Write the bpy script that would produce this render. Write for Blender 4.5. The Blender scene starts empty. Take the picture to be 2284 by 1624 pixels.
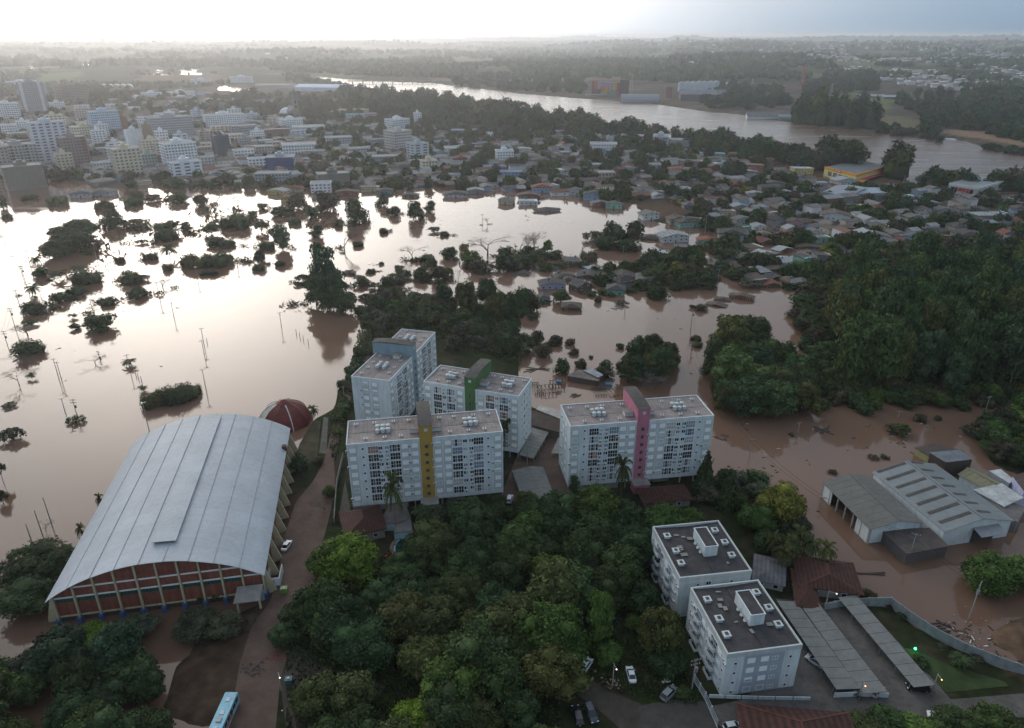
import bpy, math, random
import numpy as np
from math import sin, cos, tan, atan, atan2, radians, sqrt, pi
from mathutils import Vector, Matrix, noise as mnoise
R = random.Random(7)
NR = np.random.RandomState(11)
scene = bpy.context.scene
COL = scene.collection

# ------------------------------------------------------------------ camera, world, sun, exposure
CAM_H, FOC, CX, CY, HOR = 125.0, 1600.0, 1142.0, 812.0, 78.0
PITCH = atan((CY - HOR) / FOC)
cd = bpy.data.cameras.new('camera'); cam = bpy.data.objects.new('camera', cd); COL.objects.link(cam)
cd.sensor_width = 36.0; cd.lens = FOC / 2284.0 * 36.0; cd.clip_start = 1.0; cd.clip_end = 80000.0
cam.location = (0, 0, CAM_H); cam.rotation_euler = (pi / 2 - PITCH, 0, 0)
scene.camera = cam
SUN_AZ, SUN_EL = radians(-27), radians(13)      # azimuth from +Y towards +X
sdir = Vector((sin(SUN_AZ) * cos(SUN_EL), cos(SUN_AZ) * cos(SUN_EL), sin(SUN_EL)))
world = bpy.data.worlds.new('World'); scene.world = world; world.use_nodes = True
wn = world.node_tree.nodes; wl = world.node_tree.links; wn.clear()
def WN(t, **kw):
    n = wn.new(t)
    for k, v in kw.items(): setattr(n, k, v)
    return n
def wmath(op, a, b=None):
    n = WN('ShaderNodeMath', operation=op)
    for i, s in enumerate((a, b)):
        if s is None: continue
        if isinstance(s, (int, float)): n.inputs[i].default_value = s
        else: wl.new(s, n.inputs[i])
    return n.outputs[0]
sky = WN('ShaderNodeTexSky', sky_type='NISHITA'); sky.sun_disc = False
sky.sun_elevation = SUN_EL; sky.sun_rotation = SUN_AZ; sky.air_density = 1.6; sky.dust_density = 3.0
tc = WN('ShaderNodeTexCoord')
nrm = WN('ShaderNodeVectorMath', operation='NORMALIZE'); wl.new(tc.outputs['Generated'], nrm.inputs[0])
dt = WN('ShaderNodeVectorMath', operation='DOT_PRODUCT'); wl.new(nrm.outputs[0], dt.inputs[0]); dt.inputs[1].default_value = sdir
d0 = wmath('MAXIMUM', dt.outputs['Value'], 0.0)
sep = WN('ShaderNodeSeparateXYZ'); wl.new(nrm.outputs[0], sep.inputs[0])
GLOW_A, GLOW_B = 5.0, 3.4
glow = wmath('ADD', wmath('MULTIPLY', wmath('POWER', d0, 36.0), GLOW_A), wmath('MULTIPLY', wmath('POWER', d0, 6.0), GLOW_B))
cn = WN('ShaderNodeTexNoise'); cn.inputs['Scale'].default_value = 2.2; cn.inputs['Detail'].default_value = 3.0
cs = WN('ShaderNodeVectorMath', operation='MULTIPLY'); wl.new(nrm.outputs[0], cs.inputs[0]); cs.inputs[1].default_value = (1, 1, 2.5)
wl.new(cs.outputs[0], cn.inputs['Vector'])
cl = wmath('ADD', wmath('MULTIPLY', cn.outputs['Fac'], 0.22), 0.89)
ramp = WN('ShaderNodeValToRGB'); wl.new(wmath('MAXIMUM', sep.outputs['Z'], 0.0), ramp.inputs[0])
e = ramp.color_ramp.elements
e[0].position = 0.0; e[0].color = (0.27, 0.46, 0.66, 1)
e[1].position = 1.0; e[1].color = (0.56, 0.65, 0.78, 1)
m = e.new(0.07); m.color = (0.29, 0.52, 0.80, 1)
m = e.new(0.30); m.color = (0.46, 0.57, 0.72, 1)
gm = WN('ShaderNodeVectorMath', operation='SCALE'); gm.inputs[0].default_value = (1.0, 0.965, 0.92); wl.new(wmath('MULTIPLY', glow, cl), gm.inputs['Scale'])
bm_ = WN('ShaderNodeVectorMath', operation='SCALE'); wl.new(ramp.outputs[0], bm_.inputs[0]); wl.new(cl, bm_.inputs['Scale'])
sm = WN('ShaderNodeVectorMath', operation='SCALE'); wl.new(sky.outputs[0], sm.inputs[0]); sm.inputs['Scale'].default_value = 0.05
ad = WN('ShaderNodeVectorMath', operation='ADD'); wl.new(gm.outputs[0], ad.inputs[0]); wl.new(bm_.outputs[0], ad.inputs[1])
ad2 = WN('ShaderNodeVectorMath', operation='ADD'); wl.new(ad.outputs[0], ad2.inputs[0]); wl.new(sm.outputs[0], ad2.inputs[1])
bg = WN('ShaderNodeBackground'); wl.new(ad2.outputs[0], bg.inputs[0]); bg.inputs[1].default_value = 1.0
wo = WN('ShaderNodeOutputWorld'); wl.new(bg.outputs[0], wo.inputs[0])
sl = bpy.data.lights.new('sun', 'SUN'); sl.energy = 0.5; sl.angle = radians(75); sl.color = (1, 0.93, 0.84)
so = bpy.data.objects.new('sun', sl); COL.objects.link(so); so.rotation_euler = (-sdir).to_track_quat('-Z', 'Y').to_euler(); so.location = (0, 0, 400)
vs = scene.view_settings; vs.view_transform = 'Standard'; vs.look = 'None'; vs.gamma = 1.0; vs.use_curve_mapping = False
vs.exposure = -0.5
cy = scene.cycles; cy.use_denoising = True; cy.denoiser = 'OPENIMAGEDENOISE'; cy.denoising_input_passes = 'RGB_ALBEDO_NORMAL'; cy.denoising_prefilter = 'ACCURATE'; cy.sample_clamp_direct = 5.0; cy.max_bounces = 5; cy.diffuse_bounces = 2; cy.glossy_bounces = 2; cy.volume_bounces = 1
cy.transmission_bounces = 2; cy.transparent_max_bounces = 4; cy.caustics_reflective = False; cy.caustics_refractive = False
cy.sample_clamp_indirect = 6.0

# ------------------------------------------------------------------ picture <-> place
CP, SP = cos(PITCH), sin(PITCH)
def ray(u, v):
    dx = (u - CX) / FOC; dy = -(v - CY) / FOC
    return dx, CP + dy * SP, -SP + dy * CP
def G(u, v, z=0.0):
    a, b, c = ray(u, v); t = (z - CAM_H) / c
    return a * t, b * t
def UV(x, y, z=0.0):
    z = z - CAM_H
    dep = y * CP - z * SP
    return CX + FOC * x / dep, CY - FOC * (y * SP + z * CP) / dep
def PPM(v, z=0.0):                      # pixels per metre, square to the view
    x, y = G(CX, v, z); return FOC / (y * CP - (z - CAM_H) * SP)
def height_at(u, vb, vt, z0=0.0):       # height of a vertical thing from its foot and top rows
    x, y = G(u, vb, z0)
    a, b, c = ray(u, vt); return CAM_H + y / b * c - z0
def inpoly(P, U, V):
    U = np.asarray(U, float); V = np.asarray(V, float); r = np.zeros(U.shape, bool); n = len(P); j = n - 1
    for i in range(n):
        xi, yi = P[i]; xj, yj = P[j]
        if yi != yj:
            c = ((yi > V) != (yj > V)) & (U < (xj - xi) * (V - yi) / (yj - yi) + xi)
            r ^= c
        j = i
    return r

# ------------------------------------------------------------------ materials
MATS = {}
def mat(name, col=(0.5, 0.5, 0.5), rough=0.85, obj_col=False, var=0.15, scale=0.8, bump=0.0, bscale=8.0, metal=0.0, spec=0.3, leaf=False, wave=None, emit=0.0, attr=None, grid=None, stain=0.0):
    if name in MATS: return MATS[name]
    m = bpy.data.materials.new(name); m.use_nodes = True; N = m.node_tree.nodes; L = m.node_tree.links; N.clear()
    out = N.new('ShaderNodeOutputMaterial'); b = N.new('ShaderNodeBsdfPrincipled'); L.new(b.outputs[0], out.inputs[0])
    b.inputs['Roughness'].default_value = rough; b.inputs['Metallic'].default_value = metal; b.inputs['Specular IOR Level'].default_value = spec
    if attr:
        at = N.new('ShaderNodeAttribute'); at.attribute_name = attr; base = at.outputs['Color']
    elif obj_col or leaf:
        oi = N.new('ShaderNodeObjectInfo'); base = oi.outputs['Color']
    else:
        rg = N.new('ShaderNodeRGB'); rg.outputs[0].default_value = (*col, 1); base = rg.outputs[0]
    t = N.new('ShaderNodeTexCoord'); geo = N.new('ShaderNodeNewGeometry')
    n1 = N.new('ShaderNodeTexNoise'); n1.inputs['Scale'].default_value = scale; n1.inputs['Detail'].default_value = 5.0; L.new(geo.outputs['Position'], n1.inputs['Vector'])
    mr = N.new('ShaderNodeMapRange'); L.new(n1.outputs['Fac'], mr.inputs['Value']); mr.inputs['From Min'].default_value = 0.25; mr.inputs['From Max'].default_value = 0.75
    mr.inputs['To Min'].default_value = 1 - var; mr.inputs['To Max'].default_value = 1 + var
    fac = mr.outputs[0]
    if leaf:   # leaf to leaf variation
        ml = N.new('ShaderNodeMapRange'); L.new(geo.outputs['Random Per Island'], ml.inputs['Value']); ml.inputs['To Min'].default_value = 0.55; ml.inputs['To Max'].default_value = 1.5
        mm = N.new('ShaderNodeMath'); mm.operation = 'MULTIPLY'; L.new(fac, mm.inputs[0]); L.new(ml.outputs[0], mm.inputs[1]); fac = mm.outputs[0]
    if wave:   # corrugation / seams along an object axis: (scale, amount)
        w = N.new('ShaderNodeTexWave'); w.wave_type = 'BANDS'; w.bands_direction = wave[2]; w.inputs['Scale'].default_value = wave[0]; w.inputs['Distortion'].default_value = 0.15
        L.new(t.outputs['Object'], w.inputs['Vector'])
        ml = N.new('ShaderNodeMapRange'); L.new(w.outputs['Fac'], ml.inputs['Value']); ml.inputs['To Min'].default_value = 1 - wave[1]; ml.inputs['To Max'].default_value = 1.0
        mm = N.new('ShaderNodeMath'); mm.operation = 'MULTIPLY'; L.new(fac, mm.inputs[0]); L.new(ml.outputs[0], mm.inputs[1]); fac = mm.outputs[0]
    if grid:   # faint sheet joints
        br = N.new('ShaderNodeTexBrick'); br.inputs['Scale'].default_value = 1.0; br.inputs['Brick Width'].default_value = grid[0]; br.inputs['Row Height'].default_value = grid[1]; br.inputs['Mortar Size'].default_value = grid[2]
        br.inputs['Color1'].default_value = (1, 1, 1, 1); br.inputs['Color2'].default_value = (grid[4],) * 3 + (1,); br.inputs['Mortar'].default_value = (grid[3],) * 3 + (1,); br.offset = grid[5] if len(grid) > 5 else 0.5
        mp = N.new('ShaderNodeMapping'); L.new(t.outputs['Object'], mp.inputs[0])
        if len(grid) > 6: mp.inputs['Rotation'].default_value = grid[6]
        L.new(mp.outputs[0], br.inputs['Vector'])
        mx = N.new('ShaderNodeMix'); mx.data_type = 'RGBA'; mx.blend_type = 'MULTIPLY'; mx.inputs[0].default_value = 1.0; L.new(base, mx.inputs[6]); L.new(br.outputs['Color'], mx.inputs[7]); base = mx.outputs[2]
    if stain:  # soot and mildew streaks running down walls / blotches on roofs
        ns = N.new('ShaderNodeTexNoise'); ns.inputs['Scale'].default_value = 1.0; ns.inputs['Detail'].default_value = 8.0; ns.inputs['Roughness'].default_value = 0.7
        mp = N.new('ShaderNodeMapping'); mp.inputs['Scale'].default_value = (0.9, 0.9, 0.18); L.new(geo.outputs['Position'], mp.inputs[0]); L.new(mp.outputs[0], ns.inputs['Vector'])
        ml = N.new('ShaderNodeMapRange'); L.new(ns.outputs['Fac'], ml.inputs['Value']); ml.inputs['From Min'].default_value = 0.45; ml.inputs['From Max'].default_value = 0.8; ml.inputs['To Min'].default_value = 1.0; ml.inputs['To Max'].default_value = 1 - stain
        mm = N.new('ShaderNodeMath'); mm.operation = 'MULTIPLY'; L.new(fac, mm.inputs[0]); L.new(ml.outputs[0], mm.inputs[1]); fac = mm.outputs[0]
    sc = N.new('ShaderNodeVectorMath'); sc.operation = 'SCALE'; L.new(base, sc.inputs[0]); L.new(fac, sc.inputs['Scale']); L.new(sc.outputs[0], b.inputs['Base Color'])
    if bump:
        n2 = N.new('ShaderNodeTexNoise'); n2.inputs['Scale'].default_value = bscale; n2.inputs['Detail'].default_value = 4.0; L.new(geo.outputs['Position'], n2.inputs['Vector'])
        bp = N.new('ShaderNodeBump'); bp.inputs['Strength'].default_value = bump; bp.inputs['Distance'].default_value = 0.3; L.new(n2.outputs['Fac'], bp.inputs['Height']); L.new(bp.outputs[0], b.inputs['Normal'])
    if emit:
        b.inputs['Emission Color'].default_value = (*col, 1); b.inputs['Emission Strength'].default_value = emit
    MATS[name] = m; return m

def water_mat(name, col, rough, b1, s1, streak):
    m = bpy.data.materials.new(name); m.use_nodes = True; N = m.node_tree.nodes; L = m.node_tree.links
    b = N['Principled BSDF']; b.inputs['IOR'].default_value = 1.36; b.inputs['Roughness'].default_value = rough
    geo = N.new('ShaderNodeNewGeometry')
    n1 = N.new('ShaderNodeTexNoise'); n1.inputs['Scale'].default_value = 0.012; n1.inputs['Detail'].default_value = 5
    mp = N.new('ShaderNodeMapping'); mp.inputs['Rotation'].default_value = (0, 0, streak[2]); mp.inputs['Scale'].default_value = (streak[0], streak[1], 1)
    L.new(geo.outputs['Position'], mp.inputs[0]); L.new(mp.outputs[0], n1.inputs['Vector'])
    cr = N.new('ShaderNodeValToRGB'); L.new(n1.outputs['Fac'], cr.inputs[0])
    cr.color_ramp.elements[0].position = .3; cr.color_ramp.elements[0].color = (*[c * .82 for c in col], 1)
    cr.color_ramp.elements[1].position = .72; cr.color_ramp.elements[1].color = (*[c * 1.2 for c in col], 1)
    L.new(cr.outputs[0], b.inputs['Base Color'])
    n3 = N.new('ShaderNodeTexNoise'); n3.inputs['Scale'].default_value = 0.02; n3.inputs['Detail'].default_value = 6; n3.inputs['Distortion'].default_value = 1.5
    mq = N.new('ShaderNodeMapping'); mq.inputs['Rotation'].default_value = (0, 0, .5); mq.inputs['Scale'].default_value = (.35, 1.8, 1); L.new(geo.outputs['Position'], mq.inputs[0]); L.new(mq.outputs[0], n3.inputs['Vector'])
    rr = N.new('ShaderNodeMapRange'); L.new(n3.outputs['Fac'], rr.inputs['Value']); rr.inputs['From Min'].default_value = .4; rr.inputs['From Max'].default_value = .65; rr.inputs['To Min'].default_value = rough * .6; rr.inputs['To Max'].default_value = rough * 2.2; L.new(rr.outputs[0], b.inputs['Roughness'])
    n2 = N.new('ShaderNodeTexNoise'); n2.inputs['Scale'].default_value = s1; n2.inputs['Detail'].default_value = 3; L.new(mp.outputs[0], n2.inputs['Vector'])
    bp = N.new('ShaderNodeBump'); bp.inputs['Strength'].default_value = b1; bp.inputs['Distance'].default_value = 1.0
    L.new(n2.outputs['Fac'], bp.inputs['Height']); L.new(bp.outputs[0], b.inputs['Normal'])
    MATS[name] = m; return m

# ------------------------------------------------------------------ mesh helpers
class MB:
    def __init__(s): s.v = []; s.f = []; s.m = []
    def quad(s, a, b, c, d, mi=0):
        n = len(s.v); s.v += [tuple(a), tuple(b), tuple(c), tuple(d)]; s.f.append((n, n + 1, n + 2, n + 3)); s.m.append(mi); return s
    def tri(s, a, b, c, mi=0):
        n = len(s.v); s.v += [tuple(a), tuple(b), tuple(c)]; s.f.append((n, n + 1, n + 2)); s.m.append(mi); return s
    def poly(s, pts, mi=0):
        n = len(s.v); s.v += [tuple(p) for p in pts]; s.f.append(tuple(range(n, n + len(pts)))); s.m.append(mi); return s
    def box(s, x0, x1, y0, y1, z0, z1, mi=0, bottom=True):
        n = len(s.v)
        s.v += [(x0, y0, z0), (x1, y0, z0), (x1, y1, z0), (x0, y1, z0), (x0, y0, z1), (x1, y0, z1), (x1, y1, z1), (x0, y1, z1)]
        F = [(4, 5, 6, 7), (0, 1, 5, 4), (1, 2, 6, 5), (2, 3, 7, 6), (3, 0, 4, 7)] + ([(3, 2, 1, 0)] if bottom else [])
        s.f += [tuple(n + i for i in f) for f in F]; s.m += [mi] * len(F); return s
    def prism(s, pts, z0, z1, mi=0):      # extruded polygon, ccw pts
        n = len(s.v); k = len(pts)
        s.v += [(p[0], p[1], z0) for p in pts] + [(p[0], p[1], z1) for p in pts]
        s.f.append(tuple(n + k + i for i in range(k))); s.f.append(tuple(n + k - 1 - i for i in range(k)))
        for i in range(k):
            j = (i + 1) % k; s.f.append((n + i, n + j, n + k + j, n + k + i))
        s.m += [mi] * (k + 2); return s
    def tube(s, p0, p1, r0, r1=None, n=6, mi=0, cap=True):
        r1 = r0 if r1 is None else r1
        p0 = Vector(p0); p1 = Vector(p1); d = (p1 - p0)
        if d.length < 1e-6: return s
        d.normalize(); a = d.orthogonal().normalized(); b = d.cross(a); k = len(s.v)
        for p, r in ((p0, r0), (p1, r1)):
            for i in range(n):
                t = 2 * pi * i / n; s.v.append(tuple(p + a * (cos(t) * r) + b * (sin(t) * r)))
        for i in range(n):
            j = (i + 1) % n; s.f.append((k + i, k + j, k + n + j, k + n + i)); s.m.append(mi)
        if cap:
            s.f.append(tuple(k + n + i for i in range(n))); s.f.append(tuple(k + n - 1 - i for i in range(n))); s.m += [mi, mi]
        return s
    def path(s, pts, r, n=4, mi=0):
        for a, b in zip(pts, pts[1:]): s.tube(a, b, r, r, n, mi, False)
        return s
    def slab(s, p, q, r, t, th=0.12, mi=0):   # thin panel from 4 top corners, thickness downwards
        P = [Vector(c) for c in (p, q, r, t)]; n = len(s.v); dz = Vector((0, 0, -th))
        s.v += [tuple(c) for c in P] + [tuple(c + dz) for c in P]
        for f in ((0, 1, 2, 3), (7, 6, 5, 4), (0, 4, 5, 1), (1, 5, 6, 2), (2, 6, 7, 3), (3, 7, 4, 0)): s.f.append(tuple(n + i for i in f)); s.m.append(mi)
        return s
    def blob(s, c, r, sub=1, jit=0.15, mi=0):
        V, F = ICO[sub]; n = len(s.v); rx, ry, rz = (r, r, r) if isinstance(r, (int, float)) else r
        for p in V:
            k = 1 + R.uniform(-jit, jit); s.v.append((c[0] + p[0] * rx * k, c[1] + p[1] * ry * k, c[2] + p[2] * rz * k))
        s.f += [tuple(n + i for i in f) for f in F]; s.m += [mi] * len(F); return s
    def mesh(s, name, mats):
        me = bpy.data.meshes.new(name); me.from_pydata(s.v, [], s.f)
        for x in (mats if isinstance(mats, (list, tuple)) else [mats]): me.materials.append(x)
        if any(s.m): me.polygons.foreach_set('material_index', s.m)
        return me
    def build(s, name, mats, parent=None, **kw): return link(name, s.mesh(name, mats), parent, **kw)
def ico(sub):
    import bmesh
    b = bmesh.new(); bmesh.ops.create_icosphere(b, subdivisions=sub, radius=1.0)
    V = [tuple(v.co) for v in b.verts]; F = [tuple(v.index for v in f.verts) for f in b.faces]; b.free(); return V, F
ICO = {1: ico(1), 2: ico(2), 3: ico(3)}
def link(name, me, parent=None, loc=None, rz=None, col=None, scale=None, label=None, kind=None):
    o = bpy.data.objects.new(name, me); COL.objects.link(o)
    if parent is not None: o.parent = parent
    if loc is not None: o.location = loc
    if rz is not None: o.rotation_euler = (0, 0, rz)
    if scale is not None: o.scale = scale if not isinstance(scale, (int, float)) else (scale,) * 3
    if col is not None: o.color = (*col, 1)
    if label: o['label'] = label
    if kind: o['kind'] = kind
    return o
THINGS = []     # (object, base label, u, v, fixed?)
def tag(o, label, cat, group=None, uv=None, auto=False):
    o['category'] = cat
    if group: o['group'] = group
    THINGS.append((o, label, uv or UV(o.location.x, o.location.y, 0), auto))
    return o
def thing(name, label, cat, loc=(0, 0, 0), rz=0.0, group=None, scale=None, uv=None, auto=False):
    o = link(name, None, None, loc, rz, scale=scale); o.empty_display_size = 1.0
    return tag(o, label, cat, group, uv, auto)
def sheet(name, pts, z, m, kind='structure', label=None):
    P = [(*G(u, v, z), z) for u, v in pts]
    o = MB().poly(P[::-1]).build(name, m)
    # make sure it faces up
    if o.data.polygons[0].normal.z < 0: o.data.flip_normals()
    o['kind'] = kind
    if label: o['label'] = label
    return o
LANDMARKS = [(380, 1150, 'the vaulted sports hall'), (630, 915, 'the red dome'), (945, 1040, 'the amber-towered block'), (880, 800, 'the blue-towered block'),
 (1065, 860, 'the green-towered block'), (1425, 1000, 'the pink-towered block'), (1560, 1240, 'the rear dark-roofed flats'), (1650, 1420, 'the front dark-roofed flats'),
 (1900, 1450, 'the long carports'), (2080, 1110, 'the skylit warehouse'), (1925, 1120, 'the open-sided shed'), (505, 1590, 'the pale blue bus'), (763, 1245, 'the lime-green tree'),
 (1990, 660, 'the tall eucalyptus wood'), (1905, 390, 'the yellow supermarket'), (2180, 430, 'the white-fronted store'), (1350, 200, 'the painted silos'),
 (1792, 190, 'the tall brick chimney'), (662, 240, 'the church spire'), (720, 195, 'the long white factory hall'), (365, 880, 'the oval thicket'),
 (722, 620, 'the tall ragged clump'), (765, 545, 'the lone bare tree'), (150, 530, 'the broad flooded grove'), (1472, 320, 'the white pilastered works'),
 (288, 365, 'the cream corner tower'), (237, 280, 'the light blue tower'), (122, 330, 'the blank-sided tower'), (887, 315, 'the beige balcony tower'),
 (640, 250, 'the white dome'), (1625, 520, 'the white and brick house'), (1200, 650, 'the pale blue flooded house'), (1275, 685, 'the lone brown house'), (1375, 635, 'the mint hut'),
 (1530, 495, 'the mint two-storey house'), (1870, 480, 'the white barn-roofed house'), (2120, 535, 'the orange-roofed house'), (1970, 540, 'the brick-red house'),
 (470, 590, 'the long oval grove'), (207, 720, 'the round island tree'), (1680, 800, 'the dark riverside trees'), (1430, 800, 'the big leafy clump'), (1745, 1125, 'the yellow-green tree'),
 (918, 1600, 'the bright green bush tree'), (965, 1380, 'the pink-flowering tree'), (1060, 660, 'the central wood'), (1450, 260, 'the river'), (1740, 220, 'the riverside shed'), (1970, 215, 'the long grey shed')]
def where(u, v, skip=()):
    best = min((l for l in LANDMARKS if l[2] not in skip), key=lambda l: (l[0] - u) ** 2 + ((l[1] - v) * 1.6) ** 2)
    du = u - best[0]; dv = v - best[1]
    if abs(dv) * 1.5 > abs(du): return ('behind ' if dv < 0 else 'in front of ') + best[2]
    return ('left of ' if du < 0 else 'right of ') + best[2]
ORD = ['', 'second', 'third', 'fourth', 'fifth', 'sixth', 'seventh', 'eighth', 'ninth', 'tenth', 'eleventh', 'twelfth']
NUM = ['zero', 'one', 'two', 'three', 'four', 'five', 'six', 'seven', 'eight', 'nine', 'ten', 'eleven', 'twelve']
def finish_labels():
    D = {}
    for o, l, uv, auto in THINGS:
        t = l + ' ' + where(*uv) if auto else l
        D.setdefault(t, []).append((uv, o))
    for t, L in D.items():
        if len(L) == 1: L[0][1]['label'] = t; continue
        n = len(L)
        if n > 12:       # split by depth first
            L.sort(key=lambda a: -a[0][1])
            rows = [L[i:i + 8] for i in range(0, n, 8)]
        else: rows = [L]
        for ri, row in enumerate(rows):
            row.sort(key=lambda a: a[0][0]); k = len(row)
            for i, (uv, o) in enumerate(row):
                if k == 1: p = 'single'
                elif i == 0: p = 'leftmost'
                elif i == k - 1: p = 'rightmost'
                else: p = ORD[i] + ' from left'
                s = f'{t}, {p}' + ('' if len(rows) == 1 else f' in {"nearest" if ri == 0 else ORD[ri] if ri < 12 else "farthest"} row')
                o['label'] = s
# ------------------------------------------------------------------ terrain and water
NEAR = [(200, 2300), (262, 1700), (315, 1620), (345, 1575), (372, 1525), (395, 1480), (425, 1420), (470, 1385), (560, 1352), (600, 1310), (625, 1200), (640, 1100), (650, 1010), (668, 985), (700, 932),
 (722, 935), (737, 880), (770, 835), (797, 775), (825, 738), (800, 712), (850, 668), (960, 672), (1090, 700), (1180, 752), (1172, 800), (1160, 830), (1190, 905), (1250, 925), (1400, 905), (1500, 960), (1585, 1055), (1640, 1095), (1755, 1150),
 (1790, 1215), (1850, 1262), (1880, 1305), (1930, 1348), (1984, 1346), (2034, 1382), (2084, 1416), (2150, 1450), (2220, 1478), (2300, 1505), (2700, 1700), (3600, 2300)]
MUDBANK = [(2120, 1425), (2200, 1420), (2260, 1380), (2330, 1350), (2900, 1500), (2900, 1800), (2300, 1530), (2200, 1470)]
SEAWOOD = [(1840, 650), (1960, 610), (2300, 590), (2900, 600), (3300, 900), (2900, 940), (2290, 880), (2100, 890), (1860, 880), (1815, 850), (1830, 760)]
RIGHTBANK = [(2170, 960), (2190, 1000), (2215, 1040), (2300, 1075), (2900, 1150), (2900, 850), (2400, 880), (2290, 905)]
TOWN = [(-2500, 1200), (-1400, 700), (-500, 440), (0, 392), (130, 402), (260, 425), (330, 412), (560, 422), (650, 428), (760, 420), (850, 414), (960, 424), (1060, 408), (1200, 436), (1330, 452), (1420, 462), (1500, 450), (1500, 380), (1700, 350), (1900, 390),
 (2200, 410), (2700, 470), (2700, 100), (-2500, 100)]
HOOD = [(1200, 436), (1330, 452), (1420, 470), (1500, 520), (1700, 560), (1800, 640), (2000, 600), (2400, 600), (2900, 640), (2900, 420), (2200, 405), (1900, 385), (1700, 350), (1480, 370)]
RIVER = [(520, 160), (671, 166), (771, 176), (853, 182), (971, 186), (1142, 207), (1292, 220), (1392, 226), (1467, 234), (1567, 249), (1642, 256), (1713, 268), (1763, 274), (1938, 297), (2050, 309), (2088, 318), (2188, 334), (2284, 348),
 (2600, 400), (3300, 530), (3300, 640), (2500, 470), (2284, 425), (2150, 412), (2038, 400), (1838, 370), (1713, 340), (1630, 325), (1462, 305), (1349, 288), (1277, 272), (1142, 246), (1071, 236), (961, 221), (891, 206), (776, 189), (703, 174), (640, 168), (520, 163)]
PONDS_GLINT = [[(1035, 168), (1075, 159), (1135, 159), (1145, 172), (1095, 171), (1060, 175)], [(1255, 165), (1300, 165), (1298, 179), (1262, 177)], [(-30, 142), (22, 143), (25, 147), (-30, 146)], [(60, 148), (92, 147), (88, 160), (66, 160)],
 [(172, 139), (225, 139), (222, 150), (176, 150)], [(334, 154), (376, 155), (374, 171), (338, 169)], [(390, 155), (452, 156), (448, 170), (396, 169)], [(486, 189), (520, 192), (555, 200), (552, 206), (490, 201)], [(462, 232), (478, 240), (480, 256), (464, 255)], [(300, 160), (330, 161), (330, 164), (300, 163)],  # small cut inside the town: water added to imitate sun glint on a street
 [(2080, 303), (2140, 312), (2190, 330), (2185, 336), (2110, 322)]]
NR_Y = np.concatenate([[-900, -500, -250, -120, -60, -20, 10, 35, 55], np.geomspace(70, 26000, 400)])
NS = 440
ss = np.linspace(-1.75, 1.75, NS)
YY, SS = np.meshgrid(NR_Y, ss, indexing='ij')
XX = SS * (np.maximum(YY, 0) + 230)
def UVn(X, Y, z):
    Z = z - CAM_H; dep = Y * CP - Z * SP; dep = np.where(dep < 1, 1, dep)
    return CX + FOC * X / dep, CY - FOC * (Y * SP + Z * CP) / dep
TU, TV = UVn(XX, YY, 0.0)
def vnoise(X, Y, s, seed):               # smooth value noise on a numpy grid
    rs = np.random.RandomState(seed); T = rs.rand(256, 256)
    x = X / s; y = Y / s; xi = np.floor(x).astype(int); yi = np.floor(y).astype(int); fx = x - xi; fy = y - yi
    fx = fx * fx * (3 - 2 * fx); fy = fy * fy * (3 - 2 * fy); g = lambda a, b: T[a % 256, b % 256]
    return (g(xi, yi) * (1 - fx) + g(xi + 1, yi) * fx) * (1 - fy) + (g(xi, yi + 1) * (1 - fx) + g(xi + 1, yi + 1) * fx) * fy
def land_mask(U, V, X, Y):
    near = inpoly(NEAR, U, V); m = near.copy()
    m |= inpoly(MUDBANK, U, V) & (vnoise(X, Y, 6, 5) > 0.3)
    m |= inpoly(SEAWOOD, U, V) | inpoly(RIGHTBANK, U, V)
    town = inpoly(TOWN, U, V) | (V < 402)
    hood = inpoly(HOOD, U, V)
    hn = vnoise(X, Y, 38, 3) * .6 + vnoise(X, Y, 13, 4) * .4
    m |= town & ~hood
    m |= hood & (hn > 0.42 + np.clip((V - 430) / 600, 0, .3))
    m |= (Y < 20)
    w = inpoly(RIVER, U, V)
    for p in PONDS_GLINT: w |= inpoly(p, U, V)
    w |= inpoly([(335, 1580), (395, 1485), (480, 1480), (505, 1550), (480, 1640), (300, 1680)], U, V) & (vnoise(X * .6 + Y * .8, Y * .6 - X * .8, 5.5, 77) > .66)
    w |= (V < 160) & (V > 120) & (U < 700) & (vnoise(X, Y, 260, 9) > 0.80)
    return m & ~w, near
LM, NEARM = land_mask(TU, TV, XX, YY)
H0 = LM.astype(float)
for _ in range(2):
    P = np.pad(H0, 1, mode='edge'); H0 = (P[:-2, 1:-1] + P[2:, 1:-1] + P[1:-1, :-2] + P[1:-1, 2:] + 2 * H0) / 6
TZ = -1.6 + 2.4 * H0
far = np.clip((YY - 1500) / 3000, 0, 1)
hill = (vnoise(XX, YY, 1500, 21) * .6 + vnoise(XX, YY, 560, 22) * .28 + vnoise(XX, YY, 190, 23) * .12)
TZ = TZ + np.where(LM & (YY > 1400), far * np.clip(hill - 0.36, 0, 1) * (115 + 60 * np.clip((YY - 6000) / 6000, 0, 1)), 0) + np.where(LM & ~NEARM & (YY < 1500), vnoise(XX, YY, 25, 8) * .5 * H0, 0)
TZ += np.where(LM & (TU > 1500) & (TV < 190) & (TV > 60), np.clip((190 - TV) / 90, 0, 1) * 26, 0)
def ground_z(x, y):
    i = int(np.clip(np.searchsorted(NR_Y, y) - 1, 0, len(NR_Y) - 2)); s = x / (max(y, 0) + 230); j = int(np.clip((s + 1.75) / 3.5 * (NS - 1), 0, NS - 2))
    return float(max(TZ[i, j], TZ[i + 1, j], TZ[i, j + 1], TZ[i + 1, j + 1]))
C = np.zeros(TZ.shape + (4,)); C[..., 3] = 1
def mixc(mask, col):
    k = np.asarray(mask, float)[..., None]; C[..., :3] = C[..., :3] * (1 - k) + np.array(col) * k
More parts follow.
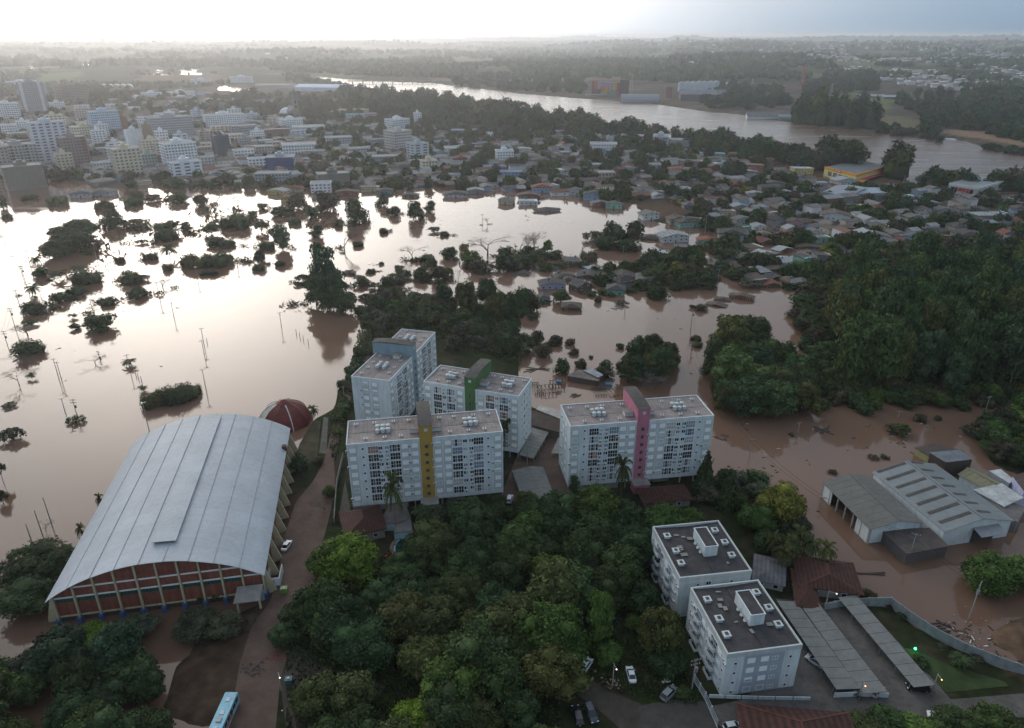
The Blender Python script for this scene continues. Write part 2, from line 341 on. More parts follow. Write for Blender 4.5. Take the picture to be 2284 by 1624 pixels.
mixc(np.ones_like(TZ), (.035, .045, .022))
fld = vnoise(XX * .7 + YY * .3, YY, 330, 31); fl2 = vnoise(XX, YY, 140, 32)
mixc((fld > .58) & (YY > 2200), (.10, .115, .05)); mixc((fld < .2) & (YY > 2200), (.13, .10, .065)); mixc((fl2 > .74) & (YY > 2200), (.045, .05, .022))
urb = (inpoly(TOWN, TU, TV) | inpoly(HOOD, TU, TV)) & (TV > 190) & ~inpoly(RIVER, TU, TV) & (YY < 2100)
u2 = vnoise(XX, YY, 30, 41) * .6 + vnoise(XX, YY, 9, 42) * .4
mixc(urb, (.085, .066, .05)); mixc(urb & (u2 > .55), (.05, .048, .032)); mixc(urb & (u2 < .3), (.12, .105, .09)); mixc(urb & inpoly(HOOD, TU, TV) & (u2 < .6), (.085, .055, .036))
mixc(inpoly(SEAWOOD, TU, TV) | inpoly(RIGHTBANK, TU, TV), (.022, .024, .014)); mixc(NEARM, (.024, .029, .014)); un = vnoise(XX, YY, 7, 43)
mixc(NEARM & (un > .6), (.04, .036, .022)); mixc(NEARM & (un < .25), (.022, .036, .012))
mixc(inpoly([(360, 1560), (372, 1525), (395, 1480), (425, 1420), (560, 1352), (625, 1200), (640, 1100), (700, 1090), (640, 1400), (560, 1624), (540, 2000), (300, 2000), (330, 1624)], TU, TV), (.058, .040, .028))
mixc(inpoly(MUDBANK, TU, TV), (.12, .078, .052)); mixc(inpoly([(2050, 290), (2300, 330), (2700, 400), (2700, 350), (2300, 300), (2120, 290)], TU, TV), (.22, .15, .10))
mixc(inpoly([(1805, 218), (1900, 208), (1990, 226), (1985, 246), (1900, 240), (1810, 232)], TU, TV), (.10, .13, .045)); mixc(inpoly([(1930, 252), (2050, 268), (2060, 290), (1960, 290), (1915, 272)], TU, TV), (.12, .11, .06))
mixc(inpoly([(1390, 226), (1560, 240), (1640, 252), (1500, 236), (1395, 222)], TU, TV), (.07, .09, .03))
V3 = np.stack([XX, YY, TZ], -1).reshape(-1, 3); nr, nc = TZ.shape
idx = np.arange(nr * nc).reshape(nr, nc); Fq = np.stack([idx[:-1, :-1], idx[:-1, 1:], idx[1:, 1:], idx[1:, :-1]], -1).reshape(-1, 4)
def np_mesh(name, V, F, mats, cols=None, smooth=False):
    me = bpy.data.meshes.new(name); nv = len(V); nf = len(F); k = F.shape[1]
    me.vertices.add(nv); me.vertices.foreach_set('co', V.astype(np.float32).ravel())
    me.loops.add(nf * k); me.loops.foreach_set('vertex_index', F.astype(np.int32).ravel())
    me.polygons.add(nf); me.polygons.foreach_set('loop_start', np.arange(0, nf * k, k, dtype=np.int32)); me.polygons.foreach_set('loop_total', np.full(nf, k, dtype=np.int32))
    if smooth: me.polygons.foreach_set('use_smooth', np.ones(nf, bool))
    for x in (mats if isinstance(mats, (list, tuple)) else [mats]): me.materials.append(x)
    me.update(calc_edges=True)
    if cols is not None:
        a = me.color_attributes.new('Col', 'FLOAT_COLOR', 'POINT'); a.data.foreach_set('color', cols.astype(np.float32).ravel())
    return me
mat('ground_soil', attr='Col', var=.45, scale=.35, bump=.5, bscale=1.2, rough=1.0, spec=.05)
terrain = link('ground', np_mesh('ground', V3, Fq, MATS['ground_soil'], C.reshape(-1, 4), True)); terrain['kind'] = 'structure'
water_mat('flood_water', (.165, .100, .070), .055, .010, .20, (1, 1, 0)); water_mat('river_water', (.14, .092, .070), .13, .22, 12.0, (.6, 2.6, .30))
def water_plane(name, m, pts, z):
    o = MB().poly([(x, y, z) for x, y in pts]).build(name, m); o['kind'] = 'structure'
    if o.data.polygons[0].normal.z < 0: o.data.flip_normals()
water_plane('water', MATS['flood_water'], [(-60000, -3000), (60000, -3000), (60000, 45000), (-60000, 45000)], 0.0)
water_plane('river', MATS['river_water'], [G(u, v) for u, v in [(300, 150), (771, 160), (1142, 185), (1567, 235), (1938, 285), (2284, 335), (3400, 530), (3400, 690), (2500, 490), (2284, 440), (2150, 425), (2038, 408), (1838, 378), (1713, 350), (1630, 333), (1462, 312), (1349, 296), (1277, 280), (1142, 254), (1071, 244), (961, 230), (891, 214), (776, 202), (500, 180)]], 0.03)
# air: the valley haze
hz = MB().box(-30000, 30000, -2500, 40000, -2.6, 150).build('haze', bpy.data.materials.new('haze')); hz['kind'] = 'stuff'; hz['label'] = 'pale evening haze over the valley'
hm = hz.data.materials[0]; hm.use_nodes = True; hm.node_tree.nodes.clear(); ho = hm.node_tree.nodes.new('ShaderNodeOutputMaterial'); hv = hm.node_tree.nodes.new('ShaderNodeVolumePrincipled')
hv.inputs['Color'].default_value = (.93, .95, 1.0, 1); hv.inputs['Density'].default_value = 1.05e-4; hv.inputs['Anisotropy'].default_value = 0.74
hm.node_tree.links.new(hv.outputs[0], ho.inputs['Volume'])

# ------------------------------------------------------------------ vegetation prototypes (unit size: crown 1 wide, 1 tall)
LEAF = mat('leaf', leaf=True, rough=.8, spec=.12, var=.35, scale=.25)
BARK = mat('bark', (.07, .058, .045), rough=.95, var=.3, scale=3.0); BARKPALE = mat('pale_bark', (.17, .16, .14), rough=.95, var=.3, scale=3.0)
IV1, IF1 = (np.array(a) for a in ICO[1]); IV2, IF2 = (np.array(a) for a in ICO[2])
def crown_mesh(name, lobes, n, ls, out=.55, up=.25, seed=0, core=.86, stretch=1.0, hi=False, sparse=0.0):
    rs = np.random.RandomState(seed); L = np.array(lobes, float)
    w = (L[:, 3] * L[:, 4] + L[:, 4] * L[:, 5] + L[:, 3] * L[:, 5]); pick = rs.choice(len(L), n, p=w / w.sum())
    d = rs.normal(size=(n, 3)); d[:, 2] = d[:, 2] * .8 + up; d /= np.linalg.norm(d, axis=1)[:, None]
    rad = 1.0 + rs.normal(size=n) * .13 - rs.rand(n) * .14
    c = L[pick, :3] + d * L[pick, 3:6] * rad[:, None]
    keep = np.ones(n, bool)
    for l in L:
        q = (c - l[:3]) / l[3:6]; keep &= (q ** 2).sum(1) > .80
    if sparse: keep &= rs.rand(n) > sparse
    c = c[keep]; d = d[keep]; k = len(c)
    nn = d * out + rs.normal(size=(k, 3)) * .45 + np.array([0, 0, .25]); nn /= np.linalg.norm(nn, axis=1)[:, None]
    a = np.cross(nn, rs.normal(size=(k, 3))); a /= np.linalg.norm(a, axis=1)[:, None]; b = np.cross(nn, a)
    s = ls * (0.6 + rs.rand(k) * .8)[:, None]
    q = rs.rand(4, k, 1) * .5 + .75
    V = np.stack([c - a * s * q[0] * stretch, c - b * s * q[1] - nn * s * .3, c + a * s * q[2] * stretch, c + b * s * q[3] + nn * s * .2], 1).reshape(-1, 3)
    F = np.arange(k * 4).reshape(k, 4); F = np.concatenate([F[:, [0, 1, 2]], F[:, [0, 2, 3]]])
    if core:
        IV, IF = (IV2, IF2) if hi else (IV1, IF1); VV = [V]; FF = [F]; o = len(V)
        for l in L:
            jit = 1 + rs.normal(size=(len(IV), 1)) * .08
            VV.append(IV * jit * l[3:6] * core + l[:3]); FF.append(IF + o); o += len(IV)
        V = np.concatenate(VV); F = np.concatenate(FF)
    return np_mesh(name, V, F, LEAF)
def lobes_round(rs, n, r=.24, flat=1.0, z0=.45, spread=.34):
    L = []
    for i in range(4):
        a = 2 * pi * i / 4 + rs.uniform(-.6, .6); k = rs.uniform(.08, .2); q = rs.uniform(.22, .30); L.append((cos(a) * k, sin(a) * k, z0 + rs.uniform(-.08, .14) * flat, q, q, q * rs.uniform(.75, 1.05)))
    for i in range(n + 5):
        a = rs.uniform(0, 6.28); k = rs.uniform(.35, 1.1) * spread; z = z0 + .32 * flat * (1 - (k / spread) ** 2 * .8) + rs.uniform(-.2, .12)
        q = r * rs.uniform(.45, .95); L.append((cos(a) * k, sin(a) * k, z, q, q * rs.uniform(.8, 1.2), q * rs.uniform(.7, 1.1)))
    return L
def trunk_mesh(name, top=.6, r=.028, seed=0, m=BARK, limbs=5):
    rs = random.Random(seed); b = MB(); p = Vector((0, 0, -.05)); q = Vector((rs.uniform(-.03, .03), rs.uniform(-.03, .03), top * .5)); b.tube(p, q, r * 1.4, r, 6, 0, False)
    for i in range(limbs):
        a = 2 * pi * i / limbs + rs.random(); e = q + Vector((cos(a) * .22, sin(a) * .22, top * rs.uniform(.3, .6))); b.tube(q, e, r * .7, r * .25, 5, 0, False)
    b.tube(q, (0, 0, top), r, r * .3, 5, 0, False)
    return b.mesh(name, m)
PROTO = {}
def proto(kind, crown, trunk): PROTO.setdefault(kind, []).append((crown, trunk))
for i in range(5):
    rs = random.Random(100 + i); proto('near', crown_mesh('crown', lobes_round(rs, 11 + i, r=.2), 9000, .019, seed=i, hi=True, core=.78), trunk_mesh('trunk', .6, seed=i))
for i in range(4):
    rs = random.Random(200 + i); proto('round', crown_mesh('crown', lobes_round(rs, 9 + i), 2600, .036, seed=20 + i, core=.74), trunk_mesh('trunk', .6, seed=i))
for i in range(3):
    rs = random.Random(230 + i); proto('small', crown_mesh('crown', lobes_round(rs, 6 + i), 900, .058, seed=30 + i, core=.74), trunk_mesh('trunk', .6, seed=i))
for i in range(3):
    rs = random.Random(260 + i); proto('shrub', crown_mesh('crown', [(rs.uniform(-.3, .3), rs.uniform(-.3, .3), .35, .24, .24, .45) for _ in range(7)], 900, .055, seed=40 + i), None)
for i in range(3):     # flat umbrella crowns, open between limbs
    rs = random.Random(280 + i); L = [(0, 0, .62, .2, .2, .2)]
    for k in range(11):
        a = 2 * pi * k / 11 + rs.uniform(-.3, .3); q = rs.uniform(.18, .42); L.append((cos(a) * q, sin(a) * q, .68 - q * .35 + rs.uniform(-.05, .05), .13, .13, .1))
    proto('umbrella', crown_mesh('crown', L, 1500, .032, seed=50 + i, core=.6, up=.5, sparse=.15), trunk_mesh('trunk', .66, .02, seed=i, limbs=8))
for i in range(4):     # tall eucalyptus: lobes stacked up a column
    rs = random.Random(300 + i); L = []
    for k in range(13):
        z = .28 + .66 * k / 12; q = .34 * (1 - abs(z - .62) * .9); a = k * 2.4 + rs.uniform(-.4, .4); L.append((cos(a) * q * .75, sin(a) * q * .75, z, .24 * rs.uniform(.8, 1.1), .24 * rs.uniform(.8, 1.1), .10))
    proto('tall', crown_mesh('crown', L, 5200, .028, seed=60 + i, up=.4, core=.7, sparse=.08), trunk_mesh('trunk', .8, .02, seed=i, m=BARKPALE))
for i in range(2):     # conifer
    L = [(0, 0, .1 + .8 * k / 9, .42 * (1 - k / 10.5), .42 * (1 - k / 10.5), .07) for k in range(10)]
    proto('conifer', crown_mesh('crown', L, 3000, .035, seed=70 + i, core=.7), trunk_mesh('trunk', .9, .02, seed=i))
for i in range(2):     # arching bamboo / willow sprays
    rs = random.Random(330 + i); proto('bamboo', crown_mesh('crown', lobes_round(rs, 16, r=.15, spread=.38), 7500, .018, out=.9, seed=80 + i, stretch=3.0, hi=True), None)
for i in range(2):     # broad low thicket
    rs = random.Random(350 + i); proto('thicket', crown_mesh('crown', [(cos(a) * q, sin(a) * q, .45, .16, .16, .5) for a, q in [(rs.uniform(0, 6.3), rs.uniform(0, .36)) for _ in range(16)]], 3800, .026, seed=90 + i), None)
def bare_mesh(seed, flat=False):
    rs = random.Random(seed); b = MB()
    def grow(p, d, l, r, k):
        q = p + d * l; b.tube(p, q, r, r * .65, 4 if k > 2 else 3, 0, False)
        if k == 0: return
        for _ in range(3 if k > 1 else 4):
            nd = (d + Vector((rs.uniform(-1, 1), rs.uniform(-1, 1), rs.uniform(-.35, .6))) * (.75 if not flat else .95)).normalized()
            if flat and k < 4: nd.z *= .45; nd.normalize()
            grow(q, nd, l * rs.uniform(.62, .82), r * .6, k - 1)
    grow(Vector((0, 0, 0)), Vector((0, 0, 1)), .30, .017, 5)
    xs = [v[0] for v in b.v]; zs = [v[2] for v in b.v]; sx = 1 / (max(xs) - min(xs)); sz = 1 / max(zs)
    b.v = [(v[0] * sx, v[1] * sx, v[2] * sz) for v in b.v]; return b
for i in range(3): proto('bare', bare_mesh(400 + i, i != 1).mesh('branches', mat('twig', (.11, .098, .09), rough=.95, var=.2)), None)
def palm_mesh():
    b = MB(); rs = random.Random(5)
    for i in range(34):
        a = 2 * pi * i / 17 + rs.uniform(-.15, .15); el = rs.uniform(-.2, 1.1); p = Vector((0, 0, .80)); d = Vector((cos(a) * cos(el), sin(a) * cos(el), sin(el))); side = Vector((-sin(a), cos(a), 0)); st = .085
        for k in range(7):
            q = p + d * st; d = (d + Vector((0, 0, -.26))).normalized(); w = .055 * (1 - abs(k - 2.5) / 6)
            for s in (1, -1):
                for t in (.0, .5):
                    o = p.lerp(q, t); b.tri(o, o + (q - p) * .62, o + side * s * w * 2.1 + Vector((0, 0, -.05)) + d * .03)
            p = q
    return b.mesh('fronds', LEAF)
def palm_trunk():
    b = MB(); b.tube((0, 0, -.02), (.01, 0, .45), .018, .013, 7, 0, False); b.tube((.01, 0, .45), (0, 0, .82), .013, .011, 7, 0, False); b.blob((0, 0, .8), .03, 1); return b.mesh('trunk', BARKPALE)
proto('palm', palm_mesh(), palm_trunk())
GREENS = {'dark': (0.042, 0.070, 0.027), 'mid': (0.054, 0.088, 0.029), 'olive': (0.075, 0.091, 0.031), 'light': (0.079, 0.130, 0.031), 'lime': (0.129, 0.213, 0.028), 'yellow': (0.179, 0.167, 0.031), 'grey': (0.079, 0.091, 0.056),
          'brown': (0.072, 0.068, 0.041), 'pink': (0.286, 0.152, 0.267), 'blue': (0.043, 0.076, 0.039), 'bare': (0.100, 0.091, 0.070)}
WORDG = {'dark': 'dark green', 'mid': 'mid green', 'olive': 'olive green', 'light': 'light green', 'lime': 'lime green', 'yellow': 'yellow-green', 'grey': 'grey-green', 'brown': 'brownish', 'pink': 'pink-flowering', 'blue': 'bluish green', 'bare': 'leafless grey'}
KINDW = {'near': 'round tree', 'round': 'leafy tree', 'small': 'small tree', 'shrub': 'low shrub', 'umbrella': 'flat-topped tree', 'tall': 'tall tree', 'conifer': 'pointed conifer', 'bamboo': 'feathery clump', 'thicket': 'dense thicket', 'bare': 'bare-branched tree', 'palm': 'palm tree'}
KNAME = {'near': 'broadleaf_tree', 'round': 'leafy_tree', 'small': 'small_tree', 'shrub': 'shrub', 'umbrella': 'flat_topped_tree', 'tall': 'eucalyptus_tree', 'conifer': 'conifer_tree', 'bamboo': 'bamboo_clump', 'thicket': 'thicket', 'bare': 'bare_tree', 'palm': 'palm_tree'}
KCAT = {'shrub': 'shrub', 'thicket': 'shrub', 'palm': 'palm', 'bamboo': 'bamboo'}
NTREE = 0
TREES = []
def plant(x, y, z, w, h, kind, tone='dark', label=None, group=None, sink=0.0):
    global NTREE
    NTREE += 1; pr = PROTO[kind][R.randrange(len(PROTO[kind]))]
    if not label: label = f'{WORDG[tone]} {KINDW[kind]}' if kind != 'bare' else 'leafless bare-branched tree'
    auto = label.startswith(WORDG.get(tone, '~')) or label.startswith('leafless bare')
    sink = max(sink, {'umbrella': .33, 'thicket': .2, 'round': .2, 'small': .2}.get(kind, 0) * h) if z < .4 and y > 170 and UV(x, y)[1] > 430 else sink
    o = thing(KNAME[kind], label, KCAT.get(kind, 'tree'), (x, y, z - sink), R.uniform(0, 6.28), group or 'trees and shrubs of the flooded valley', (w, w, h), UV(x, y, z + h * .5), auto)
    c = GREENS[tone]; k = R.uniform(.8, 1.25); s = R.uniform(-.12, .12); k *= .8 if kind != 'tall' else 1.25; col = (c[0] * k * (1 + s), c[1] * k, c[2] * k * (1 - s * .5))
    link('crown' if kind not in ('palm', 'bare') else ('fronds' if kind == 'palm' else 'branches'), pr[0], o, col=col)
    if pr[1]: link('trunk', pr[1], o)
    TREES.append((x, y, w)); return o
def T(u, vt, vb, w, kind='round', tone='dark', label=None, z=0.0, sink=.12, group=None):
    # a tree seen with crown between rows vt and vb, w wide
    p = PPM(vb, z); W = w / p
    x, y = G(u, vb, z); y += W * .42; th = atan2(CAM_H, y); ext = (vb - vt) / p
    h = max((ext - W * sin(th) * .8) / max(cos(th), .3), W * .42)
    if kind in ('near', 'round', 'small', 'umbrella'): h *= 1.1
    h = min(h, 30); return plant(x, y, z, W, h / (1 - sink), kind, tone, label, group, sink * h)
def scatter(poly, spacing, kinds, tones, size, hfac, z=.7, avoid=(), seed=1, maxn=999, jit=.35, group=None, sink=0.1):
    # poly in picture rows; spacing in metres on the ground
    rs = random.Random(seed); P = [G(u, v) for u, v in poly]; xs = [p[0] for p in P]; ys = [p[1] for p in P]; n = 0
    y = min(ys); row = 0
    while y < max(ys):
        x = min(xs) + (row % 2) * spacing / 2
        while x < max(xs):
            X = x + rs.uniform(-jit, jit) * spacing; Y = y + rs.uniform(-jit, jit) * spacing; x += spacing
            if not bool(inpoly(P, X, Y)): continue
            if any((X - a) ** 2 + (Y - b) ** 2 < c * c for a, b, c in avoid): continue
            w = size * rs.uniform(.75, 1.3); n += 1
            if n > maxn: return
            plant(X, Y, z, w, w * hfac * rs.uniform(.85, 1.2), rs.choice(kinds), rs.choice(tones), None, group, sink * w)
        y += spacing * .87; row += 1
# ------------------------------------------------------------------ building materials
M_WHITEW = mat('white_render', (.60, .66, .68), var=.07, scale=.3, stain=.34, bump=.1, bscale=3)
M_BAND = mat('beige_render', (.47, .51, .51), var=.06, scale=.4, stain=.2)
M_GLASS = mat('dark_glass', (.018, .020, .024), rough=.12, spec=.5, var=.3)
M_CURT = mat('curtained_glass', obj_col=True, rough=.35, spec=.4, var=.25, scale=1.4)
M_FRAME = mat('white_frame', (.82, .85, .87), rough=.5, var=.05)
M_SHUT = mat('roller_shutter', (.88, .90, .92), rough=.6, var=.05, wave=(9, .12, 'Z'))
M_ROOFP = mat('fibre_cement_roof', (.27, .235, .225), var=.22, scale=.35, stain=.3, bump=.25, bscale=1.5, grid=(1.1, 1.83, .035, .52, .88, 0.0))
M_DARKR = mat('dark_fibre_roof', (.062, .059, .062), var=.3, scale=.4, stain=.35, grid=(1.1, 1.83, .04, .6, .8, 0.0), bump=.2, bscale=2)
M_CONC = mat('concrete', (.26, .25, .235), var=.2, scale=.5, stain=.35, bump=.2)
M_DCONC = mat('dark_concrete', (.075, .070, .066), var=.3, scale=.6, stain=.4)
M_TANK = mat('white_tank', (.50, .55, .56), rough=.5, var=.12)
M_PAINT = mat('painted_wall', obj_col=True, var=.10, scale=.5, stain=.3, rough=.85)
M_ROOFC = mat('tinted_roof', obj_col=True, var=.28, scale=.5, stain=.38, rough=.85, wave=(2.2, .30, 'X'), bump=.15, bscale=2)
M_BOXR = mat('flat_roof', obj_col=True, var=.3, scale=.3, stain=.45, rough=.95)
M_METAL = mat('galvanised_roof', (.22, .245, .25), rough=.5, metal=.25, var=.14, scale=.15, stain=.22, wave=(1.6, .22, 'X'))
M_BRICK = mat('red_brick', (.25, .085, .058), var=.25, scale=.6, stain=.2, grid=(.42, .15, .02, .6, .75))
M_CREAM = mat('cream_concrete', (.50, .45, .30), var=.12, scale=.8, stain=.3)
M_BLUEP = mat('blue_paint', (.055, .11, .24), var=.2, scale=.8, stain=.3)
M_GREENG = mat('green_glass', (.015, .07, .06), rough=.2, spec=.5, var=.4, scale=2)
M_WOOD = mat('grey_pole_wood', (.13, .115, .10), var=.2, scale=2)
M_POLE = mat('concrete_pole', (.30, .29, .275), var=.15, scale=2)
M_BLACK = mat('black_rubber', (.012, .012, .013), rough=.7)
M_STEEL = mat('weathered_steel', (.28, .29, .30), rough=.45, metal=.4, var=.15)
M_TILE = mat('clay_tile', (.080, .034, .026), var=.3, scale=.8, stain=.35, wave=(4.2, .45, 'X'), bump=.25, bscale=5)
M_PLASTIC = mat('tinted_plastic', obj_col=True, rough=.4, spec=.5, var=.04)
M_CAR = mat('car_paint', obj_col=True, rough=.22, spec=.6, var=.03)
M_CARG = mat('car_glass', (.012, .016, .020), rough=.08, spec=.6, var=.1)
M_RED = mat('red_paint', (.38, .03, .03), var=.1); M_WHITEP = mat('white_paint', (.78, .80, .80), var=.04)
M_LAMPW = mat('lit_lamp_white', (1, .95, .8), emit=4.0, var=0); M_LAMPO = mat('lit_lamp_orange', (1, .45, .12), emit=6.0, var=0); M_LAMPG = mat('lit_lamp_green', (.05, 1, .35), emit=10.0, var=0)
M_TRASH = mat('pale_litter', (.6, .6, .6), var=.4, scale=3)

# shared window meshes, x across, -y outwards, origin at lower left of the opening
def win_mesh(name, w, h, cols, rows, t=.06):
    b = MB(); b.box(0, w, -.05, .04, -t, 0); b.box(0, w, -.05, .04, h, h + t); b.box(-t, 0, -.05, .04, -t, h + t); b.box(w, w + t, -.05, .04, -t, h + t)
    for i in range(1, cols): x = w * i / cols; b.box(x - t / 2, x + t / 2, -.045, .04, 0, h)
    for i in range(1, rows): z = h * i / rows; b.box(0, w, -.04, .035, z - t / 2, z + t / 2)
    return b.mesh(name, M_FRAME)
def pane_mesh(w, h, k, mix):       # k vertical leaves, some curtained
    b = MB()
    for i in range(k): b.quad((w * i / k, -.02, 0), (w * (i + 1) / k, -.02, 0), (w * (i + 1) / k, -.02, h), (w * i / k, -.02, h), mix[i % len(mix)])
    return b.mesh('pane', [M_GLASS, M_CURT])
W_BIG = win_mesh('window', 2.75, 2.15, 4, 2, .07); P_BIG = [pane_mesh(2.75, 2.15, 8, m) for m in ((0,), (1,), (1, 1, 0, 0, 1, 1, 1, 1), (1, 1, 1, 0, 0, 1, 1, 1), (0, 1, 0, 0, 0, 1, 0, 0), (0, 0, 0, 1, 0, 0, 0, 0))]
W_SM = win_mesh('window', 1.15, .95, 2, 1, .07); P_SM = [pane_mesh(1.15, .95, 4, m) for m in ((0,), (0, 0, 1, 1), (1,), (0, 1, 0, 0))]
W_TY = win_mesh('window', .55, .6, 1, 1, .07); P_TY = [pane_mesh(.55, .6, 1, (0,))]
W_SH = win_mesh('window', 1.5, 1.15, 1, 1, .1)
S_FULL = MB().box(0, 1.5, -.035, .0, 0, 1.15).mesh('shutter', M_SHUT); S_HALF = MB().box(0, 1.5, -.035, 0, .6, 1.15).mesh('shutter', M_SHUT); P_SH = [pane_mesh(1.5, 1.15, 4, (0, 0, 1, 0)), pane_mesh(1.5, 1.15, 4, (0,))]
AC = MB().box(0, .85, -.38, -.02, 0, .6).box(.1, .5, -.40, -.38, .08, .5, 1).mesh('air_conditioner', [M_TANK, M_DCONC])
SILL = MB().box(-.1, 1.6, -.12, 0, -.2, -.1).mesh('sill', M_FRAME)
CURTS = [(.30, .34, .38), (.38, .42, .46), (.24, .27, .32), (.42, .40, .38), (.16, .20, .28), (.30, .16, .12)]
def put_window(par, x, y, z, rz, kind, rs):
    if kind == 'big':
        o = link('window', W_BIG, par, (x, y, z), rz); link('pane', rs.choice(P_BIG), o, col=rs.choice(CURTS))
    elif kind == 'small':
        o = link('window', W_SM, par, (x, y, z), rz); link('pane', rs.choice(P_SM), o, col=rs.choice(CURTS))
    elif kind == 'tiny':
        o = link('window', W_TY, par, (x, y, z), rz); link('pane', P_TY[0], o)
    else:
        o = link('window', W_SH, par, (x, y, z), rz); r = rs.random()
        if r < .72: link('shutter', S_FULL, o)
        else:
            if r < .86: link('shutter', S_HALF, o)
            link('pane', rs.choice(P_SH), o, col=rs.choice(CURTS))
    return o
def face_pt(f, s, out=0.0):      # f=(x0,y0,ang): facade start and direction, outwards is to the right of the direction
    x0, y0, a = f; return x0 + cos(a) * s + sin(a) * out, y0 + sin(a) * s - cos(a) * out
# facade columns as fractions of one wing: (fraction of the opening centre, kind, width, z offset, ac?)
WING = [(.075, 'shut', 1.5, 1.0, .35), (.215, 'tiny', .55, 1.55, 0), (.355, 'big', 2.75, .25, 0), (.455, 'small', 1.15, 1.2, .8), (.545, 'small', 1.15, 1.2, .7), (.655, 'big', 2.75, .25, 0), (.79, 'shut', 1.5, 1.0, .1), (.93, 'shut', 1.5, 1.0, .7)]
WING5 = [(.10, 'shut', 1.5, 1.0, .6), (.34, 'big', 2.75, .25, 0), (.50, 'small', 1.15, 1.2, .2), (.66, 'big', 2.75, .25, 0), (.88, 'shut', 1.5, 1.0, .5)]
ENDF = [(.36, 'shut', 1.5, 1.0, .5), (.60, 'shut', 1.5, 1.0, .2)]
ENDS = [(.25, 'tiny', .55, 1.4, 0), (.42, 'small', 1.15, 1.2, 0), (.62, 'small', 1.15, 1.2, 0), (.8, 'tiny', .55, 1.4, 0)]
def dress(par, f, width, cols, floors, z0, fh, rs, flip=False, bands=True):
    for fr, kind, w, dz, ac in cols:
        fr = 1 - fr if flip else fr
        for k in range(floors):
            x, y = face_pt(f, fr * width - w / 2, .0); z = z0 + k * fh + dz
            put_window(par, x, y, z, f[2], kind, rs)
            if ac and rs.random() < ac:
                if kind == 'small': ax, ay = face_pt(f, fr * width - .4, 0); link('air_conditioner', AC, par, (ax, ay, z - .85), f[2])
                else: ax, ay = face_pt(f, fr * width - w / 2 - 1.05, 0); link('air_conditioner', AC, par, (ax, ay, z + .3), f[2])
        if bands and kind == 'shut':
            b = MB(); a0 = face_pt(f, fr * width - w / 2 - .45, .0); b.box(0, w + .9, -.025, 0, z0 + .35, z0 + floors * fh - .15)
            b.build('wall_band', M_BAND, par, loc=(a0[0], a0[1], 0), rz=f[2])
VENT = MB().box(-.45, .45, -.45, .45, 0, .5).box(-.6, .6, -.6, .6, .5, .6).box(-.25, .25, -.25, .25, .6, .72, 1).mesh('roof_vent', [M_TANK, M_DCONC])
TANKM = MB().tube((0, 0, .25), (0, 0, 1.35), .62, .7, 12).tube((0, 0, 1.35), (0, 0, 1.55), .72, .25, 12).box(-.7, .7, -.7, .7, 0, .25, 1).mesh('water_tank', [M_TANK, M_CONC])
